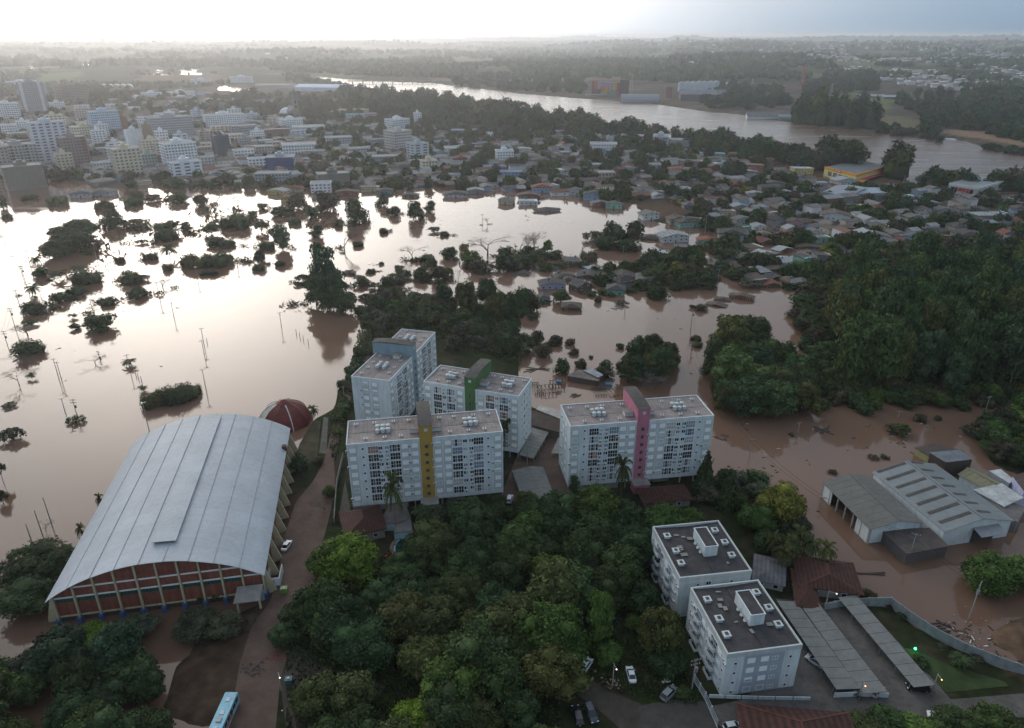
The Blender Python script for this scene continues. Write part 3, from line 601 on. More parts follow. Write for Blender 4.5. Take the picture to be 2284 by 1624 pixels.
def apartment(FLp, FRp, D, name_lbl, tcol, tone, cols=WING, zt=23.4, zb=.6, ends=(ENDF, ENDS), seed=1, tw=3.6, tower_shift=0.0, wing_l=None):
    rs = random.Random(seed); x0, y0 = G(*FLp, zt); x1, y1 = G(*FRp, zt); L = sqrt((x1 - x0) ** 2 + (y1 - y0) ** 2); a = atan2(y1 - y0, x1 - x0)
    o = thing('apartment_block', name_lbl, 'apartment block', (x0, y0, 0), a, 'eight-storey apartment blocks with coloured stair towers', uv=UV(x0, y0, 10))
    c0 = L / 2 - tw / 2 + tower_shift; c1 = c0 + tw
    b = MB(); b.box(0, c0, 0, D, 3.0, zt - .7); b.box(c1, L, 0, D, 3.0, zt - .7); b.box(c0, c1, 1.2, D - 1.2, 3.0, zt - .7)
    b.build('wall', M_WHITEW, o)
    MB().box(.4, L * .36, .5, D - .4, -1, 3.0).build('ground_floor_wall', M_CONC, o); MB().box(L * .62, L * .74, 1.5, D - .4, -1, 3.0).build('ground_floor_wall', M_CONC, o)
    for s in (.0, .4, .5, .58, .8, .9, 1.0):
        for yy in (.1, D - .5): x = min(s * L, L - .5) + .05; MB().box(x, x + .4, yy, yy + .4, -1, 3.0).build('pillar', M_CONC, o)
    p = MB(); t = .22; h0, h1 = zt - .7, zt + .12
    for (a0, a1) in ((0, c0), (c1, L)):
        p.box(a0, a1, -.06, t, h0, h1); p.box(a0, a1, D - t, D + .06, h0, h1)
    p.box(-.06, t, t, D - t, h0, h1); p.box(L - t, L + .06, t, D - t, h0, h1); p.build('parapet', M_WHITEW, o)
    for (a0, a1) in ((t, c0), (c1, L - t)):
        r = MB(); r.slab((a0, t, zt - .05), (a1, t, zt - .05), (a1, D / 2 - .12, zt - .45), (a0, D / 2 - .12, zt - .45), .08)
        r.build('roof', M_ROOFP, o); r = MB(); r.slab((a0, D / 2 + .12, zt - .45), (a1, D / 2 + .12, zt - .45), (a1, D - t, zt - .05), (a0, D - t, zt - .05), .08); r.build('roof', M_ROOFP, o)
        MB().box(a0, a1, D / 2 - .12, D / 2 + .12, zt - .6, zt - .50).build('gutter', M_DCONC, o)
        for k in range(7): link('roof_vent', VENT, o, (a0 + (a1 - a0) * (.12 + .13 * k + rs.uniform(-.03, .03)), D * (.18 if k % 2 else .82), zt - .2), scale=.8)
        for k in range(6): link('water_tank', TANKM, o, (a0 + (a1 - a0) * (.42 + .075 * (k % 3)) + (1.6 if a0 > 1 else 0), D * .5 + (-1.1 if k < 3 else 1.2), zt - .35), rs.uniform(0, 3), scale=rs.uniform(.8, 1.0))
    tt = zt + 4.0; tm = MB(); tm.box(c0, c1, -.12, 1.2, zb - 1, tt); tm.box(c0 + .01, c1 - .01, 1.2, D + 1.2, zt - .3, tt); tw_ = tm.build('stair_tower', M_PAINT, o, col=tcol, label=tone + ' stair tower')
    rr = MB(); 
    n = 10
    for k in range(n): rr.slab((c0 - .15, -.25 + (D + 1.6) * k / n, tt + .02 + .5 * sin(pi * k / n)), (c1 + .15, -.25 + (D + 1.6) * k / n, tt + .02 + .5 * sin(pi * k / n)), (c1 + .15, -.25 + (D + 1.6) * (k + 1) / n, tt + .02 + .5 * sin(pi * (k + 1) / n)), (c0 - .15, -.25 + (D + 1.6) * (k + 1) / n, tt + .02 + .5 * sin(pi * (k + 1) / n)), .05)
    link('roof', rr.mesh('roof', M_DCONC), tw_)
    for k in range(7): w = link('window', MB().box(0, .95, -.04, 0, 0, 1.0).box(-.08, 0, -.06, 0, -.08, 1.08, 1).box(.95, 1.03, -.06, 0, -.08, 1.08, 1).mesh('window', [M_DCONC, M_STEEL]), tw_, ((c0 + c1) / 2 - .45, -.12, 4.6 + k * 2.62))
    link('window', MB().box(0, .9, -.05, 0, 0, .9).mesh('window', M_TANK), tw_, ((c0 + c1) / 2 - .4, -.12, zt + 2.2))
    for sx in (-1, 1):
        e = MB(); xa = c0 - 2.6 if sx < 0 else c1 + .02; e.box(xa, xa + 2.55, D * .28, D * .45, zt - .2, zt + 1.0); e.box(xa - .15, xa + 2.7, D * .26, D * .47, zt + 1.0, zt + 1.14, 1); e.build('roof_hatch', [M_WHITEW, M_ROOFP], o)
    en = MB(); en.box(c0 - .6, c1 + .6, -3.6, -.15, -1, 3.6); en.box(c0 - .75, c1 + .75, -3.75, -.13, 3.6, 3.8, 1); en.build('entrance', [M_PAINT, M_CONC], o, col=tcol if tone != 'amber' else (.30, .28, .27))
    fh = 2.62; z0 = 4.1
    dress(o, (0, 0, 0), c0, cols, 7, z0, fh, rs); dress(o, (c1, 0, 0), L - c1, cols, 7, z0, fh, rs, flip=True)
    if ends[0]: dress(o, (0, D, -pi / 2), D, ends[0], 7, z0, fh, rs)
    if ends[1]: dress(o, (L, 0, pi / 2), D, ends[1], 7, z0, fh, rs, bands=False)
    return o
apartment((772, 992.5), (1122, 963), 13.4, 'long white block with amber stair tower, nearest the vaulted hall', (.42, .26, .06), 'amber', seed=3, ends=(ENDF, ENDS))
apartment((1272.5, 952), (1593, 927), 13.3, 'long white block with pink stair tower beside the flooded yard', (.46, .17, .24), 'pink', seed=4)
apartment((944, 851), (1157, 884.5), 13.4, 'shorter white block with green stair tower behind the amber one', (.085, .17, .065), 'green', WING5, seed=5)
apartment((868.5, 849.5), (971, 741), 13.5, 'white block with blue stair tower beside the flood edge', (.25, .34, .39), 'blue', seed=6)

# ------------------------------------------------------------------ four-storey flats with dark roofs
FL_SH = W_SH
BALC = MB().box(0, 2.9, -.9, 0, 0, .12).box(0, 2.9, -.95, -.85, .12, 1.05).box(0, .08, -.9, 0, .12, 1.05).box(2.82, 2.9, -.9, 0, .12, 1.05).mesh('balcony', M_WHITEW)
def flats(FLp, FRp, BLp, lbl, zt, seed, blank_front=False):
    rs = random.Random(seed); x0, y0 = G(*FLp, zt); x1, y1 = G(*FRp, zt); x2, y2 = G(*BLp, zt)
    L = sqrt((x1 - x0) ** 2 + (y1 - y0) ** 2); a = atan2(y1 - y0, x1 - x0); D = sqrt((x2 - x0) ** 2 + (y2 - y0) ** 2)
    o = thing('apartment_block', lbl, 'apartment block', (x0, y0, 0), a, 'four-storey flats with dark roofs', uv=UV(x0, y0, 5))
    b = MB(); b.box(0, L, 0, D, -1, zt - 1.2); b.build('wall', M_WHITEW, o)
    p = MB(); t = .3; h0, h1 = zt - 1.2, zt
    p.box(-.06, L + .06, -.06, t, h0, h1); p.box(-.06, L + .06, D - t, D + .06, h0, h1); p.box(-.06, t, t, D - t, h0, h1); p.box(L - t, L + .06, t, D - t, h0, h1); p.build('parapet', M_BAND, o)
    r = MB(); r.slab((t, t, zt - .35), (L / 2, t, zt - .75), (L / 2, D - t, zt - .75), (t, D - t, zt - .35), .1); r.build('roof', M_DARKR, o)
    r = MB(); r.slab((L / 2 + .15, t, zt - .75), (L - t, t, zt - .35), (L - t, D - t, zt - .35), (L / 2 + .15, D - t, zt - .75), .1); r.build('roof', M_DARKR, o)
    MB().box(L / 2, L / 2 + .15, t, D - t, zt - .95, zt - .85).build('gutter', M_BLACK, o)
    # lift and tank room
    q = MB(); hx, hy = L * .50, D * .36; q.box(hx, hx + 3.2, hy, hy + 7.2, zt - .7, zt + 2.1); q.box(hx - .1, hx + .15, hy - .1, hy + 7.3, zt + 2.1, zt + 2.35); q.box(hx + 3.05, hx + 3.3, hy - .1, hy + 7.3, zt + 2.1, zt + 2.35); q.box(hx + .15, hx + 3.05, hy - .1, hy + .1, zt + 2.1, zt + 2.35); q.box(hx + .15, hx + 3.05, hy + 7.1, hy + 7.3, zt + 2.1, zt + 2.35)
    rm = q.build('roof_room', M_WHITEW, o); link('roof', MB().box(hx + .15, hx + 3.05, hy + .1, hy + 7.1, zt + 2.1, zt + 2.2).mesh('roof', M_DARKR), rm)
    for k in range(3): dsh = MB(); dsh.tube((hx - .5, hy + 1 + k * 1.6, zt + .1), (hx - .75, hy + .9 + k * 1.6, zt + .25), .32, .4, 10); dsh.tube((hx, hy + 1 + k * 1.6, zt - .4), (hx - .5, hy + 1 + k * 1.6, zt + .1), .04); dsh.build('satellite_dish', M_TANK, o)
    for (fx, fy) in ((.12, .25), (.14, .48), (.13, .78), (.86, .3), (.88, .55), (.85, .8)): link('roof_vent', VENT, o, (L * fx, D * fy, zt - .45), scale=1.35)
    for k in range(9): MB().box(0, rs.uniform(.6, 1.9), 0, rs.uniform(.3, 1.2), 0, .05).build('roof_patch', M_CONC, o, loc=(rs.uniform(.15, .8) * L, rs.uniform(.08, .9) * D, zt - .33), rz=rs.uniform(-.2, .2))
    fh = (zt - 2.0) / 4; z0 = .5
    # front (short end to camera)
    if not blank_front:
        for fx, kind in ((.13, 'tiny'), (.34, 'shut'), (.52, 'shut'), (.66, 'small'), (.87, 'tiny')):
            for k in range(4): w = {'tiny': .55, 'shut': 1.5, 'small': 1.15}[kind]; put_window(o, fx * L - w / 2, 0, z0 + k * fh + .9, 0, kind, rs)
        MB().box(.24 * L, .78 * L, -.03, 0, 0, zt - 1.2).build('wall_band', mat('grey_render', (.36, .40, .46), var=.06, stain=.2), o)
    else:
        for fx, kind in ((.25, 'tiny'), (.38, 'small'), (.72, 'tiny')): put_window(o, fx * L, 0, zt - 2.9, 0, kind, rs)
    f = (0, D, -pi / 2)
    for fx, kind in ((.08, 'tiny'), (.17, 'shut'), (.30, 'balc'), (.42, 'shut'), (.56, 'shut'), (.70, 'balc'), (.84, 'shut'), (.94, 'tiny')):
        for k in range(4):
            w = {'tiny': .55, 'shut': 1.5, 'small': 1.15, 'balc': 2.75}[kind]; x, y = face_pt(f, fx * D - w / 2); z = z0 + k * fh + .9
            if kind == 'balc': put_window(o, x, y, z - .6, f[2], 'big', rs); link('balcony', BALC, o, (x, y, z - .8), f[2])
            else:
                put_window(o, x, y, z, f[2], kind, rs)
                if rs.random() < .4: link('air_conditioner', AC, o, (*face_pt(f, fx * D + w / 2 + .3), z), f[2])
    return o
flats((1623, 1459), (1790, 1437), (1528, 1312), 'front four-storey white flats with dark roof and roof room', 12.6, 8)
flats((1516, 1289), (1677, 1272), (1454.5, 1174.5), 'rear four-storey white flats with dark roof, nearer the pink tower', 12.6, 9, True)

# ------------------------------------------------------------------ vaulted sports hall
def sports_hall():
    ze, za = 7.7, 15.4; xa, ya = G(100, 1344, ze); xb, yb = G(590, 1283, ze); xc, yc = G(304, 987, ze)
    W = sqrt((xb - xa) ** 2 + (yb - ya) ** 2); a = atan2(yb - ya, xb - xa); D = sqrt((xc - xa) ** 2 + (yc - ya) ** 2)
    o = thing('sports_hall', 'vaulted sports hall with pale metal roof and brick gable', 'hall', (xa, ya, 0), a, uv=(380, 1150))
    rise = za - ze
    def arc(t): return W * t, ze + rise * (1 - (2 * t - 1) ** 2) ** .92
    ns = 9; sub = 5; M_VAULT = mat('vault_sheeting', (.41, .455, .50), rough=.55, spec=.35, var=.13, scale=.12, stain=.22, wave=(1.2, .2, 'Y'), bump=.2, bscale=.8, grid=(60, 5.2, .06, .82, .93, 0.0))
    for i in range(ns):
        b = MB(); dz = .05 * (i % 2)
        for k in range(sub):
            t0 = (i + k / sub) / ns; t1 = (i + (k + 1) / sub) / ns; x0, z0 = arc(t0); x1, z1 = arc(t1)
            if i % 2 == 0 and k == sub - 1: x1 += .0
            b.slab((x0, -.2, z0 + dz), (x1, -.2, z1 + dz), (x1, D, z1 + dz), (x0, D, z0 + dz), .12)
        b.build('roof_panel', M_VAULT, o)
        if i: x0, z0 = arc(i / ns); MB().box(x0 - .07, x0 + .07, -.2, D, z0 - .02, z0 + .17).build('roof_seam', mat('seam_metal', (.32, .36, .41), var=.2), o)
    v = MB()      # raised ridge vent, off centre, stopping short of both ends
    for k in range(4):
        t0 = .475 + .028 * k; t1 = t0 + .028; x0, z0 = arc(t0); x1, z1 = arc(t1); v.slab((x0, D * .09, z0 + .75), (x1, D * .09, z1 + .75), (x1, D * .97, z1 + .75), (x0, D * .97, z0 + .75), .15)
    x0, z0 = arc(.48); x1, z1 = arc(.583); v.box(x0, x0 + .15, D * .1, D * .96, z0 - .2, z0 + .62); v.box(x1 - .15, x1, D * .1, D * .96, z1 - .2, z1 + .62)
    v.build('ridge_vent', M_VAULT, o)
    # gable wall, slightly inside the eave
    y = 1.6; nb = 10; s0 = .02; s1 = .985; cols = [s0 + (s1 - s0) * i / nb for i in range(nb + 1)]
    zb = 1.9
    for i in range(nb):
        t0, t1 = cols[i], cols[i + 1]; b = MB(); xs = [t0 + (t1 - t0) * k / 4 for k in range(5)]
        top = [(arc(t)[0], y, arc(t)[1] - .18) for t in xs]
        b.poly([(W * t0, y, zb)] + [(W * t1, y, zb)] + top[::-1]); b.build('brick_panel', M_BRICK, o)
        for z in (6.9, 9.6):
            if arc(t0)[1] > z + .3 and arc(t1)[1] > z + .3: MB().box(W * t0 + .3, W * t1 - .3, y - .16, y, z, z + .35).build('beam', M_WHITEP, o)
        MB().box(W * t0 + .3, W * t1 - .3, y - .2, y, zb - .35, zb + .05).build('beam', M_CREAM, o)
        g = MB(); x0, x1 = W * t0 + .45, W * t1 - .45
        if i < 9:
            g.box(x0, x1, y - .06, y - .02, 5.75, 6.75); w = g.build('window', M_GREENG, o)
            f = MB()
            for k in range(6): xx = x0 + (x1 - x0) * k / 5; f.box(xx - .04, xx + .04, y - .1, y - .06, 5.75, 6.75)
            link('frame', f.mesh('frame', mat('green_frame', (.02, .16, .10), var=.1)), w)
    for i, t in enumerate(cols):
        x, z = arc(t); z = max(z - .15, 3); b = MB(); k = .9 if 0 < i < nb else .2
        b.v += []; n = len(b.v)
        w = .19
        pts = [(x - w, y, zb - .3), (x - w, y - .7, zb - .3), (x - w, y - .35, z), (x - w, y, z)]; p2 = [(p[0] + 2 * w, p[1], p[2]) for p in pts]
        b.poly(pts[::-1]); b.poly(p2); b.quad(pts[1], p2[1], p2[2], pts[2]); b.quad(pts[0], pts[1], p2[1], p2[0]); b.quad(pts[3], pts[2], p2[2], p2[3]); b.build('column', M_CREAM, o)
        q = MB(); q.box(x - .5, x + .5, y - 1.35, y + .5, -1.5, zb - .3); q.build('pillar_base', M_BLUEP, o)
    MB().box(0.5, W - .5, y + .3, D - .3, -1.5, zb - .36).build('plinth', M_DCONC, o)
    # eave walls and far gable
    b = MB(); b.box(.6, .9, y, D - .5, zb - .3, ze - .1); b.box(W - .9, W - .6, y, D - .5, zb - .3, ze - .1)
    for k in range(18):
        t0, t1 = k / 18, (k + 1) / 18; b.quad((arc(t0)[0], D - .4, 0), (arc(t1)[0], D - .4, 0), (arc(t1)[0], D - .4, arc(t1)[1] - .15), (arc(t0)[0], D - .4, arc(t0)[1] - .15))
    b.build('side_wall', M_BRICK, o)
    nbt = 12
    for i in range(nbt):
        yy = 2.2 + (D - 5) * i / (nbt - 1)
        for sx in (1, -1):
            X = (W - .6) if sx > 0 else .6; b = MB(); p = [(X, yy, -1), (X + sx * 2.7, yy, -1), (X + sx * 2.3, yy, 1.2), (X + sx * .5, yy, ze - .3), (X, yy, ze - .3)]; p2 = [(c[0], c[1] + .45, c[2]) for c in p]
            b.poly(p); b.poly(p2[::-1])
            for j in range(5): b.quad(p[j], p[(j + 1) % 5], p2[(j + 1) % 5], p2[j])
            b.build('buttress', M_CREAM, o)
    MB().box(0, 1.3, 0, 1.3, 0, 1.6).build('roof_box', mat('rusty_box', (.10, .05, .04)), o, loc=(W * .975, D * .80, ze + .1))
    MB().slab((W * .86, y - 1.2, 4.9), (W * .985, y - 1.2, 4.9), (W * .975, y - 5.4, 3.6), (W * .85, y - 5.4, 3.6), .18).build('porch_roof', M_CONC, o)
    b = MB(); b.box(W * .86, W * .87, y - 5.0, y - 4.7, -1, 3.6); b.box(W * .965, W * .975, y - 5.0, y - 4.7, -1, 3.6); b.build('porch_post', M_CREAM, o)
    MB().box(W * .88, W * .98, y - 1.5, y, -1, 2.8).build('porch_wall', mat('grey_render', (.36, .40, .46)), o)
    return o
sports_hall()
# dome
def dome():
    x, y = G(627, 958, 0); y += 6; r = 9.3; H = 8.2
    o = thing('dome_tent', 'faded red ribbed dome with one pale side standing in floodwater', 'dome', (x, y, 0), .25, uv=(628, 920))
    n = 10; k = 8; MR = mat('faded_red_shell', (.13, .024, .021), var=.35, scale=.35, stain=.35, rough=.6); MW = mat('pale_shell', (.42, .42, .38), var=.25, scale=.4, stain=.3)
    for i in range(n):
        b = MB(); a0, a1 = 2 * pi * i / n, 2 * pi * (i + 1) / n
        for j in range(k):
            e0, e1 = (pi / 2 * .93) * j / k, (pi / 2 * .93) * (j + 1) / k; P = lambda a, e: (cos(a) * cos(e) * r, sin(a) * cos(e) * r, sin(e) * H - .5)
            b.quad(P(a0, e0), P(a1, e0), P(a1, e1), P(a0, e1))
        b.build('shell_panel', MW if i in (3, 4, 5) else MR, o)
        rb = MB(); pts = [(cos(a0) * cos(e) * (r + .06), sin(a0) * cos(e) * (r + .06), sin(e) * H - .45) for e in [pi / 2 * .93 * j / k for j in range(k + 1)]]; rb.path(pts, .07 if i != 8 else .2, 5); rb.build('rib', M_TANK if i == 8 else M_BRICK, o)
    c = MB()
    for i in range(n):
        a0, a1 = 2 * pi * i / n, 2 * pi * (i + 1) / n; c.quad((cos(a0) * 2.6, sin(a0) * 2.6, H - .6), (cos(a1) * 2.6, sin(a1) * 2.6, H - .6), (cos(a1) * .3, sin(a1) * .3, H + .5), (cos(a0) * .3, sin(a0) * .3, H + .5))
    c.build('cap', MR, o)
dome()

# ------------------------------------------------------------------ gabled halls, sheds, carports
def frame_of(p0, p1, z):
    x0, y0 = G(*p0, z); x1, y1 = G(*p1, z); return x0, y0, atan2(y1 - y0, x1 - x0), sqrt((x1 - x0) ** 2 + (y1 - y0) ** 2)
def gable_hall(name, label, cat, NL, NR_, FLc, ze, zr, ridge=.5, roofm=None, wallm=None, wcol=None, nsk=0, z0=-1.0, open_side=False, group=None, npan=8, uv=None):
    # NL, NR_: near eave corners left and right; FLc: far left eave corner (picture rows), ridge runs away from the near gable
    x0, y0, a, W = frame_of(NL, NR_, ze); xf, yf = G(*FLc, ze); D = sqrt((xf - x0) ** 2 + (yf - y0) ** 2)
    o = thing(name, label, cat, (x0, y0, 0), a, group, uv=uv or UV(x0, y0, 3)); roofm = roofm or M_METAL; wallm = wallm or M_WHITEW; rx = W * ridge
    for i in range(npan):
        ya, yb = -.5 + (D + 1) * i / npan, -.5 + (D + 1) * (i + 1) / npan - .06
        b = MB(); b.slab((-.5, ya, ze - .12), (rx, ya, zr), (rx, yb, zr), (-.5, yb, ze - .12), .1); b.slab((rx, ya, zr), (W + .5, ya, ze - .12), (W + .5, yb, ze - .12), (rx, yb, zr), .1); b.build('roof_panel', roofm, o)
        if nsk and i < nsk:
            yc = yb - .2; s = MB(); s.slab((.8, yc - 1.0, ze + .08 + (zr - ze) * .8 / rx), (rx * .9, yc - 1.0, ze + .08 + (zr - ze) * .9), (rx * .9, yc, ze + .08 + (zr - ze) * .9), (.8, yc, ze + .08 + (zr - ze) * .8 / rx), .05)
            s.slab((rx + (W - rx) * .1, yc - 1.0, ze + .08 + (zr - ze) * .9), (W - .8, yc - 1.0, ze + .12), (W - .8, yc, ze + .12), (rx + (W - rx) * .1, yc, ze + .08 + (zr - ze) * .9), .05); s.build('skylight', M_DCONC, o)
    MB().box(rx - .3, rx + .3, -.5, D + .5, zr + .01, zr + .10).build('ridge_cap', roofm, o)
    b = MB(); k = .12
    b.poly([(0, k, z0), (W, k, z0), (W, k, ze - .25), (rx, k, zr - .15), (0, k, ze - .25)]); b.poly([(0, D - k, z0), (0, D - k, ze - .25), (rx, D - k, zr - .15), (W, D - k, ze - .25), (W, D - k, z0)])
    if not open_side: b.quad((0, k, z0), (0, k, ze - .25), (0, D - k, ze - .25), (0, D - k, z0))
    b.quad((W, k, z0), (W, D - k, z0), (W, D - k, ze - .25), (W, k, ze - .25))
    b.build('wall', wallm, o, col=wcol)
    if open_side:
        for i in range(7): MB().box(0, .35, -.2, .2, z0, ze - .2).build('column', M_POLE, o, loc=(0, D * i / 6, 0))
        MB().box(0.02, .3, D * .02, D * .26, z0, ze - .3).build('side_wall', wallm, o, col=wcol); MB().box(0.02, .3, D * .80, D * .98, z0, ze - .3).build('side_wall', wallm, o, col=wcol)
        MB().box(3.5, 3.7, 1, D - 1, z0, ze - .4).build('inner_wall', M_DCONC, o)
    return o, W, D
wh, wW, wD = gable_hall('warehouse', 'large skylit metal-roofed warehouse with white walls in floodwater', 'warehouse', (2108, 1183), (2258, 1159.5), (1949, 1054), 5.6, 8.0, .52, nsk=7, npan=7, uv=(2080, 1110))
MB().slab((wW * .42, 0, 5.0), (wW * .80, 0, 5.0), (wW * .80, -3.2, 4.2), (wW * .42, -3.2, 4.2), .1).build('awning', M_STEEL, wh); MB().box(wW * .44, wW * .78, .02, .10, -1, 4.0).build('door', M_DCONC, wh)
gable_hall('open_shed', 'open-sided metal-roofed shed beside the skylit warehouse', 'shed', (1942, 1178), (2055, 1164.5), (1832, 1076), 5.2, 6.9, .54, open_side=True, npan=9, roofm=mat('fibre_shed_roof', (.15, .15, .138), var=.14, scale=.2, stain=.3, wave=(1.8, .2, 'Y')), uv=(1925, 1110))
def flat_shed(label, pts, z, roofcol, wallcol, z0=-1, name='shed', cat='shed', posts=False, m=None, uv=None):
    P = [G(*p, z) for p in pts]; cx = sum(p[0] for p in P) / len(P); cy_ = sum(p[1] for p in P) / len(P); P = [(p[0] - cx, p[1] - cy_) for p in P]
    ar = sum(P[i][0] * P[(i + 1) % len(P)][1] - P[(i + 1) % len(P)][0] * P[i][1] for i in range(len(P)))
    if ar < 0: P = P[::-1]
    o = thing(name, label, cat, (cx, cy_, 0), uv=uv or UV(cx, cy_, z)); MB().prism(P, z - .18, z).build('roof', m or M_BOXR, o, col=roofcol)
    if posts:
        for p in P: MB().tube((p[0] * .95, p[1] * .95, z0), (p[0] * .95, p[1] * .95, z - .18), .12).build('post', M_STEEL, o)
    else: MB().prism([(p[0] * .96, p[1] * .96) for p in P], z0, z - .18).build('wall', M_PAINT, o, col=wallcol)
    return o
flat_shed('dark flat concrete annex in front of the skylit warehouse', [(1964, 1182), (2073, 1177), (2117, 1218), (2022, 1236)], 3.4, (.09, .075, .07), (.12, .11, .11))
flat_shed('brown flat-roofed annex behind the skylit warehouse', [(2040, 998), (2085, 989), (2150, 1006), (2125, 1022), (2075, 1020)], 2.6, (.08, .07, .06), (.36, .34, .16))
bo = flat_shed('dark brick flat-roofed house with a grey roof slab', [(2073, 1009), (2139, 1003), (2171, 1024), (2110, 1031)], 6.0, (.15, .17, .19), (.07, .05, .045), name='house', cat='house')
flat_shed('long low tile-roofed shed between green and pink towers', [(1184, 915), (1248, 918), (1250, 965), (1186, 948)], 4.0, (.06, .045, .04), (.12, .1, .09))
flat_shed('white corrugated lean-to behind the pink-towered block', [(1196, 913), (1204, 903), (1250, 915), (1250, 934)], 4.4, (.36, .34, .32), (.3, .3, .3))
def carport(label, A, B, Cc, Dd, za, zb_, seed=0, n=9, m=None):   # A,B outer edge near..far at za ; Cc,Dd inner edge near..far at zb_
    Pa = Vector((*G(*A, za), za)); Pb = Vector((*G(*B, za), za)); Pc = Vector((*G(*Cc, zb_), zb_)); Pd = Vector((*G(*Dd, zb_), zb_)); c = Vector((Pa.x, Pa.y, 0))
    o = thing('carport', label, 'carport', c, uv=((A[0] + Dd[0]) / 2, (A[1] + Dd[1]) / 2))
    for i in range(n):
        t0, t1 = i / n, (i + 1) / n - .004
        MB().slab(Pa.lerp(Pb, t0) - c, Pc.lerp(Pd, t0) - c, Pc.lerp(Pd, t1) - c, Pa.lerp(Pb, t1) - c, .1).build('roof_panel', m or mat('carport_sheet', (.19, .195, .185), var=.14, scale=.35, stain=.35, wave=(2.5, .16, 'Y')), o)
    for t in (0.02, .2, .4, .6, .8, .98):
        for q0, q1 in ((Pa, Pb), (Pc, Pd)):
            p = q0.lerp(q1, t) - c; p = p.lerp((Pa + Pd) / 2 - c, .04); MB().tube((p.x, p.y, 0), (p.x, p.y, p.z - .1), .09).build('post', M_STEEL, o)
    return o
carport('wide carport wing beside the front flats', (1865.5, 1537.5), (1732, 1339), (1918, 1536), (1776, 1341), 3.1, 2.6)
carport('wide carport wing facing the paved aisle', (1980, 1542.5), (1823, 1342), (1926, 1547), (1784, 1348), 3.1, 2.6)
carport('narrow long carport beside the lawn', (2038, 1532.5), (1869, 1332), (2085.5, 1528), (1909, 1326), 2.9, 3.1)
carport('pale gabled carport between the amber and pink blocks, outer wing', (1168, 1123), (1142, 1049.5), (1209, 1115), (1179.5, 1039.5), 3.0, 3.7)
carport('pale gabled carport between the amber and pink blocks, inner wing', (1239, 1111), (1211, 1041), (1209.5, 1115), (1180, 1039.5), 3.0, 3.7)
carport('tilted carport sheet at the foot of the green-towered block', (1158, 1014), (1187, 953), (1190, 1023), (1224.5, 963), 3.4, 3.2)
carport('sliver of carport beside the pink-towered block', (1229, 1011), (1245, 976), (1262, 1012), (1262, 976), 3.2, 3.2)
# ------------------------------------------------------------------ houses (unit prototypes, scaled per house)
def house_protos():
    P = {}
    b = MB(); b.poly([(-.5, -.5, -.6), (.5, -.5, -.6), (.5, -.5, .72), (0, -.5, 1.0), (-.5, -.5, .72)]); b.poly([(-.5, .5, -.6), (-.5, .5, .72), (0, .5, 1.0), (.5, .5, .72), (.5, .5, -.6)])
    b.quad((-.5, .5, -.6), (-.5, -.5, -.6), (-.5, -.5, .72), (-.5, .5, .72)); b.quad((.5, -.5, -.6), (.5, .5, -.6), (.5, .5, .72), (.5, -.5, .72)); P['gwall'] = b.mesh('wall', M_PAINT)
    b = MB(); b.slab((-.57, -.56, .70), (0, -.56, 1.04), (0, .56, 1.04), (-.57, .56, .70), .03); b.slab((0, -.56, 1.04), (.57, -.56, .70), (.57, .56, .70), (0, .56, 1.04), .03); P['groof'] = b.mesh('roof', M_ROOFC)
    b = MB(); b.box(-.5, .5, -.5, .5, -.6, .72); P['hwall'] = b.mesh('wall', M_PAINT)
    b = MB(); e = [(-.57, -.57, .70), (.57, -.57, .70), (.57, .57, .70), (-.57, .57, .70)]; r0, r1 = (0, -.22, 1.05), (0, .22, 1.05)
    b.tri(e[0], e[1], r0); b.quad(e[1], e[2], r1, r0); b.tri(e[2], e[3], r1); b.quad(e[3], e[0], r0, r1); b.box(-.57, .57, -.57, .57, .67, .70); P['hroof'] = b.mesh('roof', M_ROOFC)
    b = MB(); b.slab((-.54, -.54, .84), (.54, -.54, .74), (.54, .54, .74), (-.54, .54, .84), .04); P['froof'] = b.mesh('roof', M_BOXR)
    b = MB(); b.box(-.5, .5, -.5, .5, -.6, .76); P['fwall'] = b.mesh('wall', M_PAINT)
    return P
HP = house_protos()
HW = MB().box(-.5, .5, -.06, .0, 0, 1).box(-.42, .42, -.08, -.06, .08, .92, 1).mesh('window', [M_FRAME, M_GLASS]); HD = MB().box(-.5, .5, -.06, 0, 0, 1).mesh('door', M_DCONC)
TANKB = MB().tube((0, 0, 0), (0, 0, 1.1), .6, .66, 10).tube((0, 0, 1.1), (0, 0, 1.35), .68, .2, 10).mesh('water_tank', mat('blue_tank', (.07, .18, .34), rough=.5))
RC = {'brown': (.10, .078, .064), 'dark': (.075, .07, .068), 'grey': (.15, .145, .14), 'pale': (.33, .35, .36), 'red': (.19, .062, .042), 'terra': (.27, .12, .07), 'tan': (.18, .14, .10)}
WC = {'white': (.55, .59, .60), 'cream': (.48, .43, .32), 'blue': (.27, .40, .55), 'mint': (.22, .45, .36), 'pink': (.45, .26, .28), 'brick': (.21, .09, .06), 'grey': (.26, .27, .27), 'brown': (.12, .085, .06), 'yellow': (.50, .42, .18), 'orange': (.42, .18, .07), 'lilac': (.33, .35, .50), 'teal': (.12, .34, .34), 'turq': (.20, .50, .55)}
RN = {'brown': 'brown-roofed', 'dark': 'dark-roofed', 'grey': 'grey-roofed', 'pale': 'pale-roofed', 'red': 'red-roofed', 'terra': 'terracotta-roofed', 'tan': 'tan-roofed'}
WNM = {'turq': 'turquoise', 'brick': 'brick', 'lilac': 'pale blue'}
HOUSES = []
def house(u, v, wpx, dm, rz, style='g', rc='brown', wc='white', H=4.4, zb=0.0, label=None, st=1, far=False):
    p = PPM(v); W = wpx / p; x, y = G(u, v); y += dm * .35
    return house_xy(x, y, W, dm, rz, style, rc, wc, H, zb, label, st, far)
